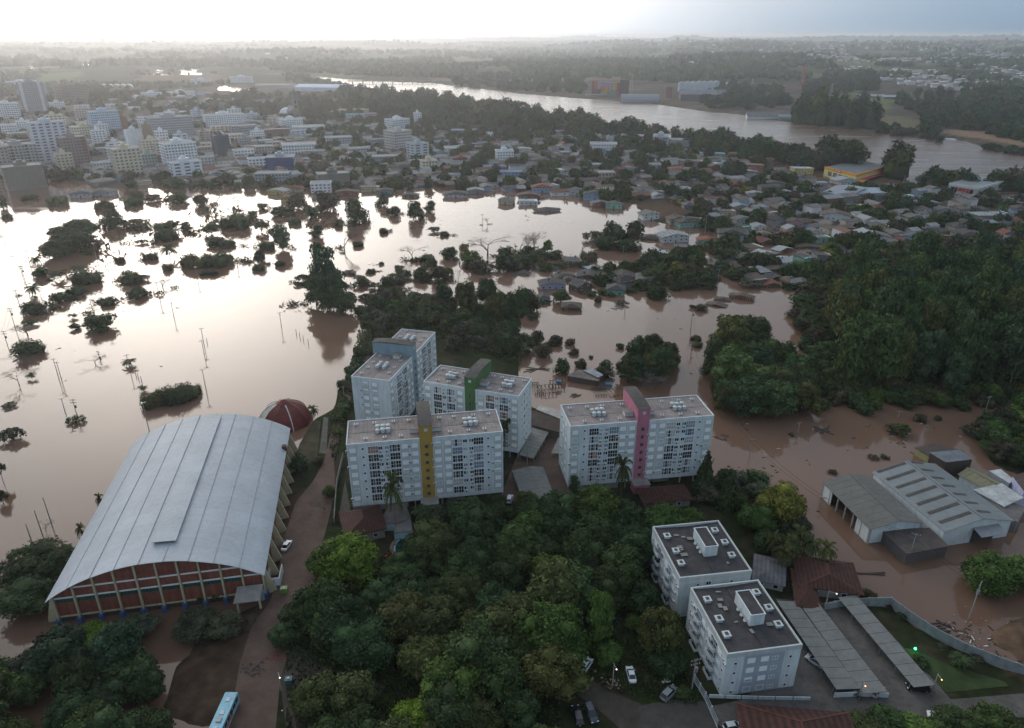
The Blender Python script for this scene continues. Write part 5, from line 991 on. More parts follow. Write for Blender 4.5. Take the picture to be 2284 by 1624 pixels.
def church():
    u, vb = 662, 266; x, y = G(u, vb); h = height_at(u, vb, 195); o = thing('church', 'stone church with a tall pointed spire', 'church', (x, y, 0), radians(30), uv=(u, 230)); m = mat('church_stone', (.24, .22, .19), var=.2, scale=.2, stain=.3); m2 = mat('spire_slate', (.14, .15, .16))
    MB().box(-4, 4, -4, 4, 0, h * .64).build('tower', m, o); b = MB(); k = len(b.v)
    b.v += [(-4.2, -4.2, h * .64), (4.2, -4.2, h * .64), (4.2, 4.2, h * .64), (-4.2, 4.2, h * .64), (0, 0, h)]; b.f += [(0, 1, 4), (1, 2, 4), (2, 3, 4), (3, 0, 4)]; b.m += [0] * 4; b.build('spire', m2, o)
    for sx in (-1, 1):
        for sy in (-1, 1): MB().tube((sx * 3.6, sy * 3.6, h * .6), (sx * 3.6, sy * 3.6, h * .78), .7, .05, 6).build('pinnacle', m, o)
    b = MB(); b.box(-8, 8, 4.1, 40, 0, 12); b.poly([(-8, 4.1, 12), (8, 4.1, 12), (0, 4.1, 19)]); b.build('nave', m, o); b = MB(); b.slab((-8.5, 4, 11.8), (0, 4, 19), (0, 40.5, 19), (-8.5, 40.5, 11.8), .2); b.slab((0, 4, 19), (8.5, 4, 11.8), (8.5, 40.5, 11.8), (0, 40.5, 19), .2); b.build('roof', m2, o)
    for s in (-1, 1): MB().box(-1.2, 1.2, -4.15, -4.0, h * (.35 if s < 0 else .5), h * (.45 if s < 0 else .6)).build('window', M_GLASS, o)
church()
x, y = G(641, 262); o = thing('domed_hall', 'white domed hall beside the church spire', 'hall', (x, y, 0), uv=(640, 250)); b = MB(); b.tube((0, 0, 0), (0, 0, 4), 13, 13, 24); b.build('wall', M_TANK, o); b = MB()
V_, F_ = ICO[3]; b.v = [(p[0] * 13, p[1] * 13, 3 + max(p[2], -.1) * 13) for p in V_]; b.f = list(F_); b.m = [0] * len(F_); b.build('dome', mat('white_dome', (.62, .66, .68), rough=.5), o)
def far_shed(u, vb, wpx, D, ze, zr, rz, label, roof, wall, tag_='', name='factory_hall', cat='hall', arched=False):
    x, y = G(u, vb); W = wpx / PPM(vb); o = thing(name, label, cat, (x, y + D / 2, 0), radians(rz), uv=(u, vb - 10)); rm = mat('roof_' + str(roof), roof, var=.12, stain=.2); wm = mat('wall_' + str(wall), wall, var=.1, stain=.2); b = MB()
    b.poly([(-W / 2, -D / 2, -1), (-W / 2, -D / 2, ze), (-W / 2, 0, zr - .2), (-W / 2, D / 2, ze), (-W / 2, D / 2, -1)]); b.poly([(W / 2, D / 2, -1), (W / 2, D / 2, ze), (W / 2, 0, zr - .2), (W / 2, -D / 2, ze), (W / 2, -D / 2, -1)])
    b.quad((-W / 2, -D / 2, -1), (W / 2, -D / 2, -1), (W / 2, -D / 2, ze), (-W / 2, -D / 2, ze)); b.quad((W / 2, D / 2, -1), (-W / 2, D / 2, -1), (-W / 2, D / 2, ze), (W / 2, D / 2, ze)); b.build('wall', wm, o)
    n = 6; prof = [(-1 + 2 * k / n) for k in range(n + 1)]; zf = (lambda t: zr - (zr - ze) * (t * t if arched else abs(t)))
    for q in range(5):
        xa, xb = -W / 2 - 1 + (W + 2) * q / 5, -W / 2 - 1 + (W + 2) * (q + 1) / 5 - .3; r = MB()
        for a, c in zip(prof, prof[1:]): r.slab((xa, a * (D / 2 + 1), zf(a)), (xb, a * (D / 2 + 1), zf(a)), (xb, c * (D / 2 + 1), zf(c)), (xa, c * (D / 2 + 1), zf(c)), .3)
        r.build('roof_panel', rm, o)
    if arched:
        for k in range(14): MB().box(-W / 2 + W * (k + .2) / 14, -W / 2 + W * (k + .7) / 14, -D / 2 - .15, -D / 2 - .02, 1.5, 3.8).build('window', M_TANK, o)
    return o
def big_shed(NL, NR_, FLc, ze, zr, label, roof, wall, npan=6, name='factory_hall', cat='hall', ridge=.5, uv=None):
    return gable_hall(name, label, cat, NL, NR_, FLc, ze, zr, ridge, roofm=mat('roof_' + str(roof), roof, var=.12, stain=.2), wallm=mat('wall_' + str(wall), wall, var=.1, stain=.2), npan=npan, uv=uv)
far_shed(720, 206, 122, 55, 11, 17, -8, 'long white factory hall beyond the town trees', (.62, .68, .76), (.62, .68, .78), 'pale')
far_shed(610, 196, 80, 50, 7, 8.5, -4, 'red-edged low factory at the foot of the far woods', (.42, .25, .22), (.55, .58, .62))
for i in range(5):
    x, y = G(232 + i * 14, 196); o = thing('vaulted_shed', f'white arched shed, {["first", "second", "third", "fourth", "fifth"][i]} of the five in a row', 'shed', (x, y, 0), radians(22), 'five white arched sheds', uv=(232 + i * 14, 192)); b = MB()
    for k in range(8):
        a0, a1 = pi * k / 8, pi * (k + 1) / 8; b.quad((-cos(a0) * 10, -14, sin(a0) * 9), (-cos(a1) * 10, -14, sin(a1) * 9), (-cos(a1) * 10, 14, sin(a1) * 9), (-cos(a0) * 10, 14, sin(a0) * 9))
    b.build('roof', M_TANK, o); b = MB(); b.poly([(-cos(pi * k / 10) * 9.8, -13.8, sin(pi * k / 10) * 8.8) for k in range(11)]); b.build('wall', M_CONC, o)
def silo(u, vb, vt, wpx, col, label, group, cone=True, m=None, z=0, cols=None):
    x, y = G(u, vb, z); r = wpx / PPM(vb, z) / 2; h = height_at(u, vb, vt, z); o = thing('silo', label, 'silo', (x, y, z), uv=(u, (vb + vt) / 2), group=group)
    if cols:
        n = len(cols)
        for i, c in enumerate(cols): MB().tube((0, 0, h * i / n), (0, 0, h * (i + 1) / n), r, r, 14).build('painted_band', M_TPAINT, o, col=c)
    else: MB().tube((0, 0, 0), (0, 0, h * (.85 if cone else 1)), r, r, 14).build('shell', m or M_TPAINT, o, col=col)
    if cone: MB().tube((0, 0, h * .85), (0, 0, h), r * 1.03, r * .15, 14).build('cone_roof', M_STEEL, o)
PC = [[(.30, .08, .07)], [(.22, .10, .12), (.40, .12, .08)], [(.10, .14, .16), (.36, .26, .30)], [(.40, .30, .12), (.45, .20, .06), (.36, .22, .34)], [(.45, .30, .06), (.50, .26, .05), (.36, .24, .38)], [(.10, .26, .22), (.48, .22, .07), (.34, .22, .32)], [(.09, .24, .20), (.30, .26, .34)], [(.12, .26, .16), (.50, .34, .06)], [(.26, .07, .06)]]
for i, c in enumerate(PC): silo(1322 + i * 7.0, 213.5 + i * .5, 181 + i * .5, 7.2, None, f'tall painted grain silo in {["dark red", "crimson and brown", "slate and mauve", "ochre, orange and lilac", "gold, orange and violet", "teal, orange and mauve", "teal and lilac", "green and yellow", "plain brick red"][i]}', 'row of painted riverside silos', False, cols=c)
o = block(1391, 217, 179, 20, .9, -8, (.15, .08, .075), 'dark brick-red elevator tower at the end of the painted silos', win=0, top=False, group=None)
o = block(1350, 217.5, 212, 90, .25, -4, (.22, .19, .18), 'low jetty building under the painted silos', win=0, top=False, group=None)
for i in range(7): silo(1518 + i * 13, 206 - i * .6, 181 - i * .35, 13.5, (.48, .56, .62), f'white cone-topped silo, {["first", "second", "third", "fourth", "fifth", "sixth", "seventh"][i]} of the seven beyond the river', 'white silos beyond the river')
silo(1633, 197, 184, 30, (.42, .46, .46), 'broad pale storage tank among riverside trees', None, False); silo(1215 + 0, 160, 158, 3, (.5, .5, .5), 'tiny pale tank far beyond the river', None, False)
for i in range(4): silo(1328 + i * 9 + (10 if i > 1 else 0), 322 + i, 296 + i * 2, 9, (.34, .36, .38) if i < 2 else (.5, .53, .56), f'{"grey" if i < 2 else "white"} silo of the old mill, {["outer", "inner", "inner", "outer"][i]}', 'mill silos')
o = block(1490, 219, 195, 15, .9, -8, (.22, .10, .08), 'brick tower between the two riverside sheds', win=0, top=False, group=None)
far_shed(1430, 229, 82, 34, 5, 15, -9, 'long curved-roof riverside shed with a row of windows', (.24, .26, .28), (.30, .32, .33), arched=True)
far_shed(1573, 226, 100, 60, 13, 21, -8, 'huge dark grey grain shed beyond the river', (.13, .15, .17), (.12, .13, .14))
far_shed(1706, 266, 68, 30, 5, 10, -12, 'dark-roofed white riverside warehouse awash in floodwater', (.12, .12, .13), (.65, .68, .70)); far_shed(1757, 268, 30, 26, 4.5, 8, -12, 'blue-grey annex of the riverside warehouse', (.18, .25, .32), (.5, .52, .54))
far_shed(1945, 220, 60, 26, 5, 8, -6, 'long grey open shed behind the sports field', (.30, .33, .36), (.14, .15, .17)); far_shed(1998, 222, 50, 26, 5, 8, -6, 'second grey open shed behind the sports field', (.30, .33, .36), (.2, .22, .24))
far_shed(1797, 171, 106, 70, 11, 17, -3, 'wide white-roofed hall with orange-red walls beyond the chimney', (.70, .72, .74), (.62, .16, .06)); block(1851, 169, 152, 6, 1, 0, (.6, .6, .6), 'slender white tower at the orange-red hall', win=0, top=False, group=None)
block(1742, 172, 163, 30, .5, 0, (.55, .14, .06), 'orange-red porch block in front of the wide hall', win=0, top=False, group=None)
block(1690, 127, 120, 28, .4, 0, (.42, .44, .38), 'pale block standing on the distant hillside', win=0, group=None, top=False); block(2134, 176, 166, 38, .4, 0, (.14, .30, .50), 'bright blue building in the far hill town', group=None); block(2035, 168, 160, 38, .4, 0, w_, 'long white shed in the far hill town', group=None)
block(1893, 146, 137, 40, .4, 0, w_, 'white hall high in the far hill town', group=None, win=0); block(2195, 203, 193, 70, .3, 4, (.22, .28, .34), 'long blue-grey shed below the far hill town', group=None)
x, y = G(1787, 202); h = height_at(1787, 202, 144); o = thing('chimney', 'tall tapered brick factory chimney beyond the river', 'chimney', (x, y, 0), uv=(1792, 175)); MB().tube((0, 0, 0), (0, 0, h), 4.2, 2.2, 14).build('shaft', mat('chimney_brick', (.34, .15, .09), var=.15), o); MB().tube((0, 0, h), (0, 0, h + 1.5), 2.5, 2.5, 14).build('rim', M_DCONC, o)
# bridge
pa, pb = G(776, 186.5), G(975, 185.5); o = thing('bridge', 'long low concrete road bridge over the river', 'bridge', (pa[0], pa[1], 0), atan2(pb[1] - pa[1], pb[0] - pa[0]), uv=(870, 187)); LB = sqrt((pb[0] - pa[0]) ** 2 + (pb[1] - pa[1]) ** 2)
MB().box(0, LB, -6, 6, 6, 7.6).build('deck', M_CONC, o); MB().box(0, LB, -6.2, -5.9, 7.6, 8.6).build('railing', M_POLE, o)
for i in range(9): MB().box(-1.5, 1.5, -5, 5, -1, 6).build('pier', M_CONC, o, loc=(LB * (i + .5) / 9, 0, 0))
# yellow supermarket
def supermarket():
    zt = 9.0; p0 = G(1840, 371, zt); p1 = G(1911, 389, zt); p2 = G(1984, 368, zt); x0, y0 = p1
    aL = atan2(p0[1] - y0, p0[0] - x0); aR = atan2(p2[1] - y0, p2[0] - x0); LL = sqrt((p0[0] - x0) ** 2 + (p0[1] - y0) ** 2); LR = sqrt((p2[0] - x0) ** 2 + (p2[1] - y0) ** 2)
    o = thing('supermarket', 'yellow supermarket with orange fascia and red signs', 'supermarket', (x0, y0, 0), aR, uv=(1905, 390)); ya = M_PAINT; D = LL
    ang = aL - aR
    def P(s, t): return (s + cos(ang) * t, sin(ang) * t)
    q = [P(0, 0), P(LR, 0), P(LR, D), P(0, D)]; MB().prism(q, -1, zt - 1.6).build('wall', M_PAINT, o, col=(.62, .54, .22))
    f = MB()
    for a, b in ((q[0], q[1]), (q[3], q[0])):
        va = Vector((a[0], a[1], 0)); vb = Vector((b[0], b[1], 0)); d = (vb - va).normalized(); nrm_ = Vector((d.y, -d.x, 0)); f.slab(va + nrm_ * .4 + Vector((0, 0, zt)), vb + nrm_ * .4 + Vector((0, 0, zt)), vb - nrm_ * .3 + Vector((0, 0, zt)), va - nrm_ * .3 + Vector((0, 0, zt)), 2.3)
    f.build('fascia', M_PAINT, o, col=(.62, .28, .015)); MB().prism([(a[0] * .995 + .3, a[1] * .995 + .3) for a in q], zt - 1.6, zt - 1.1).build('roof', M_BOXR, o, col=(.15, .16, .17))
    for (base, dirv, L, t0) in ((q[0], (1, 0), LR, .38), (q[3], ((q[0][0] - q[3][0]) / D, (q[0][1] - q[3][1]) / D), D, .34)):
        sx, sy = dirv; nx, ny = sy, -sx; c = (base[0] + sx * L * t0 + nx * .45, base[1] + sy * L * t0 + ny * .45); s = link('sign', MB().box(0, 9.5, -.12, 0, 0, 1.9).mesh('sign', M_RED), o, (c[0], c[1], zt - 2.1), atan2(sy, sx))
        lt = MB(); xx = .7
        for wd in (.55, .5, .45, .5, 0, .7, .6, .65, .6, .6): 
            if wd: lt.box(xx, xx + wd, -.16, -.12, .5, 1.35)
            xx += (wd or .5) + .22
        link('lettering', lt.mesh('lettering', M_WHITEP), s)
    dl = ((q[0][0] - q[3][0]) / D, (q[0][1] - q[3][1]) / D)
    for i in range(5):
        c = (q[3][0] + dl[0] * D * (.14 + .165 * i) + dl[1] * .05, q[3][1] + dl[1] * D * (.14 + .165 * i) - dl[0] * .05); w = link('window', win_mesh('window', D * .12, 3.8, 3, 2, .12), o, (c[0], c[1], 1.5 if i < 4 else 3.4), atan2(dl[1], dl[0]), scale=(1, 1, 1 if i < 4 else .45)); link('pane', pane_mesh(D * .12, 3.8, 3, (0,)), w)
    MB().slab((LR * .12, 0, 3.6), (LR * .75, 0, 3.6), (LR * .75, -4, 2.9), (LR * .12, -4, 2.9), .2).build('awning', mat('crimson_awning', (.36, .03, .07)), o); MB().slab((0, -.5, 3.3), (LR * .14, -.5, 3.3), (LR * .14, -7, 3.2), (-2, -7, 3.2), .4).build('entrance_canopy', M_PAINT, o, col=(.62, .28, .015))
    HOUSES.append((x0, y0 + 25, 60))
supermarket()
def white_store():
    zt = 8; x1, y1 = G(2183, 418, zt); p0 = G(2117, 408, zt); p2 = G(2243, 402, zt); aR = atan2(p2[1] - y1, p2[0] - x1); aL = atan2(p0[1] - y1, p0[0] - x1); LR = sqrt((p2[0] - x1) ** 2 + (p2[1] - y1) ** 2); LL = sqrt((p0[0] - x1) ** 2 + (p0[1] - y1) ** 2); ang = aL - aR
    o = thing('store', 'white-fronted store with dark glazing and long pale sheds', 'store', (x1, y1, 0), aR, uv=(2180, 425)); P = lambda s, t: (s + cos(ang) * t, sin(ang) * t); q = [P(0, 0), P(LR, 0), P(LR, LL), P(0, LL)]
    MB().prism(q, -1, zt - 2).build('wall', M_PAINT, o, col=(.42, .43, .42)); MB().prism([(a[0] * 1.01 - .4, a[1] * 1.01 - .4) for a in q], zt - 2, zt).build('fascia', M_PAINT, o, col=(.6, .62, .62)); MB().prism([(a[0] * .97 + .6, a[1] * .97 + .6) for a in q], zt, zt + .15).build('roof', M_METAL, o)
    d = ((q[0][0] - q[3][0]) / LL, (q[0][1] - q[3][1]) / LL)
    for i in range(6): link('window', MB().box(0, LL * .11, -.2, 0, .3, 5.2).mesh('window', M_GLASS if i < 2 or i > 4 else M_RED), o, (q[3][0] + d[0] * LL * (.1 + .13 * i), q[3][1] + d[1] * LL * (.1 + .13 * i), 0), atan2(d[1], d[0]))
    HOUSES.append((x1, y1 + 20, 45))
white_store()
big_shed((1868, 420), (1905, 432), (1890, 407), 5, 7, 'pale ribbed shed beside the yellow supermarket', (.36, .42, .46), (.36, .4, .44), 5); big_shed((1895, 437), (1950, 420), (1868, 425), 5, 7.5, 'long grey shed with a dark arched end by the supermarket', (.26, .29, .32), (.34, .38, .42), 5)
flat_shed('collapsed rusty shed roof in the flooded yard', [(1265, 838), (1290, 824), (1345, 832), (1335, 850)], 2.4, (.16, .14, .13), (.1, .08, .07))
flat_shed('half-sunk grey sheet roof in the flooded yard', [(1300, 826), (1322, 822), (1346, 836), (1334, 842)], 3.0, (.28, .30, .31), (.1, .08, .07))
# filler houses along a loose street grid
def fill_houses(poly, n, spacing, seed, far=False, sub=(-.2, -1.0), size=(8, 12), rzs=(5, 25, -65), wcs=None, maxtry=4000, vmin=0):
    rs = random.Random(seed); P = [G(u, v) for u, v in poly]; xs = [p[0] for p in P]; ys = [p[1] for p in P]; k = 0
    for _ in range(maxtry):
        if k >= n: break
        # even in picture space weighted to ground
        u = rs.uniform(min(p[0] for p in poly), max(p[0] for p in poly)); v = rs.uniform(min(p[1] for p in poly), max(p[1] for p in poly))
        if not bool(inpoly(poly, u, v)): continue
        x, y = G(u, v)
        if any(abs(x - a) + abs(y - b) * .9 < (c * .5 + spacing) for a, b, c in HOUSES): continue
        W = rs.uniform(*size); D = rs.uniform(size[0] * .8, size[1] * .85); st = 2 if rs.random() < .18 else 1
        house_xy(x, y, W, D, rs.choice(rzs) + rs.uniform(-8, 8), rs.choice('gghf'), rs.choice(['brown', 'dark', 'grey', 'brown', 'grey', 'pale', 'tan', 'red', 'dark']), rs.choice(wcs or ['white', 'cream', 'grey', 'white', 'brown', 'blue', 'mint', 'brick', 'pink', 'grey', 'lilac']),
                 4.4 if st == 1 else 6.8, rs.uniform(*sub), None, st, far); k += 1
fill_houses([(1480, 400), (1700, 370), (1900, 420), (2290, 440), (2290, 540), (2050, 560), (1900, 590), (1720, 590), (1640, 540), (1500, 450)], 75, 7, 1, sub=(-1.3, .0), wcs=['white', 'cream', 'grey', 'grey', 'brown', 'brown', 'brick', 'grey', 'white', 'mint', 'blue'])
fill_houses([(1000, 345), (1300, 320), (1480, 345), (1720, 360), (1600, 440), (1350, 440), (1000, 425)], 45, 9, 2, sub=(-.2, .2), far=True, size=(9, 15), wcs=['white', 'cream', 'grey', 'white', 'brown', 'blue', 'white'])
fill_houses([(560, 300), (1000, 300), (1200, 290), (1300, 320), (1000, 420), (560, 420), (480, 380)], 28, 9, 3, sub=(0, .2), far=True, size=(10, 18), rzs=(30, 40, -50), wcs=['white', 'cream', 'grey', 'white', 'blue'])
fill_houses([(0, 270), (560, 240), (560, 420), (260, 415), (0, 390)], 20, 9, 4, sub=(0, .2), far=True, size=(12, 22), rzs=(38, 38, -52), wcs=['white', 'cream', 'grey', 'white'])
fill_houses([(1560, 600), (1640, 560), (1830, 560), (1800, 640), (1700, 640)], 14, 5, 61, sub=(-2.2, -1.5), wcs=['brown', 'grey', 'brown', 'cream'])
fill_houses([(1150, 590), (1330, 590), (1460, 640), (1300, 650)], 5, 5, 62, sub=(-2.4, -1.7), wcs=['brown', 'grey'])
# hill town beyond the river: far too many to count
def small_houses():
    rs = random.Random(77); b = MB(); cols = [(.62, .64, .66), (.46, .42, .36), (.20, .19, .18), (.28, .36, .44), (.17, .09, .065), (.105, .085, .072), (.15, .135, .12), (.27, .28, .28)]; ms = [mat(f'near_house_{i}', c, var=.2, scale=.1, stain=.3) for i, c in enumerate(cols)]
    for poly, n, sp in [([(0, 275), (560, 245), (700, 300), (700, 415), (260, 412), (0, 388)], 330, 4), ([(600, 285), (1000, 290), (1300, 312), (1720, 360), (1600, 432), (1450, 446), (1340, 440), (1000, 418), (700, 418)], 330, 6), ([(1500, 400), (1700, 375), (1900, 425), (2290, 445), (2290, 520), (1900, 560), (1640, 520)], 70, 6), ([(560, 262), (700, 268), (1000, 285), (1000, 295), (600, 290)], 40, 6)]:
        k = 0; t = 0
        while k < n and t < n * 14:
            t += 1; u = rs.uniform(min(p[0] for p in poly), max(p[0] for p in poly)); v = rs.uniform(min(p[1] for p in poly), max(p[1] for p in poly))
            if not bool(inpoly(poly, u, v)): continue
            x, y = G(u, v)
            if any(abs(x - a) < c * .5 + sp and abs(y - q) < c * .45 + sp for a, q, c in HOUSES): continue
            k += 1; w = rs.uniform(7, 17); d = rs.uniform(6, 12); h = rs.choice([3.2, 3.6, 4, 6.5]); a = radians(rs.choice([36, 36, -54]) if u < 1000 else rs.choice([12, 5, 20, -75])); i = rs.choice([0, 0, 1, 2, 3, 4]); j = rs.choice([5, 6, 2, 5, 7, 4, 6]); n0 = len(b.v); z = -.4; HOUSES.append((x, y, max(w, d) * .8))
            b.box(-w / 2, w / 2, -d / 2, d / 2, z - 1, z + h, i, False); q = len(b.v); rr = d * .18; b.v += [(-w / 2 - .4, -d / 2 - .4, z + h), (w / 2 + .4, -d / 2 - .4, z + h), (w / 2 + .4, d / 2 + .4, z + h), (-w / 2 - .4, d / 2 + .4, z + h), (-w / 2, 0, z + h + rr), (w / 2, 0, z + h + rr)]
            b.f += [(q, q + 1, q + 5, q + 4), (q + 3, q + 4, q + 5, q + 2), (q, q + 4, q + 3), (q + 1, q + 2, q + 5)]; b.m += [j] * 4
            for s_ in range(2): xx = (-.25 + .5 * s_) * w; b.quad((xx - .6, -d / 2 - .05, z + 1.2), (xx + .6, -d / 2 - .05, z + 1.2), (xx + .6, -d / 2 - .05, z + 2.3), (xx - .6, -d / 2 - .05, z + 2.3), 5)
            for t_ in range(n0, len(b.v)): X, Y, zz = b.v[t_]; b.v[t_] = (x + X * cos(a) - Y * sin(a), y + X * sin(a) + Y * cos(a), zz)
    o = b.build('packed_houses', ms); o['kind'] = 'stuff'; o['label'] = 'tightly packed small houses and sheds filling the town blocks'
small_houses()
def far_town(seed=3):
    rs = random.Random(seed); b = MB(); cols = [(.55, .57, .58), (.34, .30, .26), (.20, .12, .09), (.62, .62, .60), (.30, .36, .44), (.16, .15, .15)]; ms = [mat(f'far_house_{i}', c, var=.2, scale=.05) for i, c in enumerate(cols)]
    Z = [([(1640, 130), (1800, 108), (2284, 95), (2400, 110), (2400, 210), (2120, 206), (1960, 190), (1860, 165), (1640, 165)], 2300), ([(1445, 145), (1600, 140), (1640, 160), (1600, 162), (1450, 155)], 60), ([(150, 205), (560, 200), (600, 230), (400, 260), (150, 235)], 90), ([(1490, 110), (1700, 98), (1700, 125), (1560, 130)], 70), ([(540, 135), (760, 130), (900, 150), (600, 150)], 30)]
    for poly, n in Z:
        k = 0
        while k < n:
            u = rs.uniform(min(p[0] for p in poly), max(p[0] for p in poly)); v = rs.uniform(min(p[1] for p in poly), max(p[1] for p in poly))
            if not bool(inpoly(poly, u, v)): continue
            k += 1; x, y = G(u, v)
            if mnoise.noise(Vector((x / 260, y / 420, 3))) < -.12: continue
            z = ground_z(x, y); w = rs.uniform(6, 15) * (1 + y / 6000); d = rs.uniform(7, 13); h = rs.uniform(3.5, 7.5); i = rs.choice([0, 0, 1, 3, 4, 5, 2]); j = rs.choice([2, 5, 1, 5, 3]); a = rs.uniform(-.4, .4); n0 = len(b.v)
            b.box(-w / 2, w / 2, -d / 2, d / 2, z - 3, z + h, i, False); q = len(b.v); b.v += [(-w / 2 - .4, -d / 2 - .4, z + h), (w / 2 + .4, -d / 2 - .4, z + h), (w / 2 + .4, d / 2 + .4, z + h), (-w / 2 - .4, d / 2 + .4, z + h), (-w / 2, 0, z + h + 2), (w / 2, 0, z + h + 2)]
            b.f += [(q, q + 1, q + 5, q + 4), (q + 3, q + 4, q + 5, q + 2), (q, q + 4, q + 3), (q + 1, q + 2, q + 5)]; b.m += [j] * 4
            for t in range(n0, len(b.v)): X, Y, zz = b.v[t]; b.v[t] = (x + X * cos(a) - Y * sin(a), y + X * sin(a) + Y * cos(a), zz)
    o = b.build('distant_houses', ms); o['kind'] = 'stuff'; o['label'] = 'countless small houses of the far hill town beyond the river'
far_town()
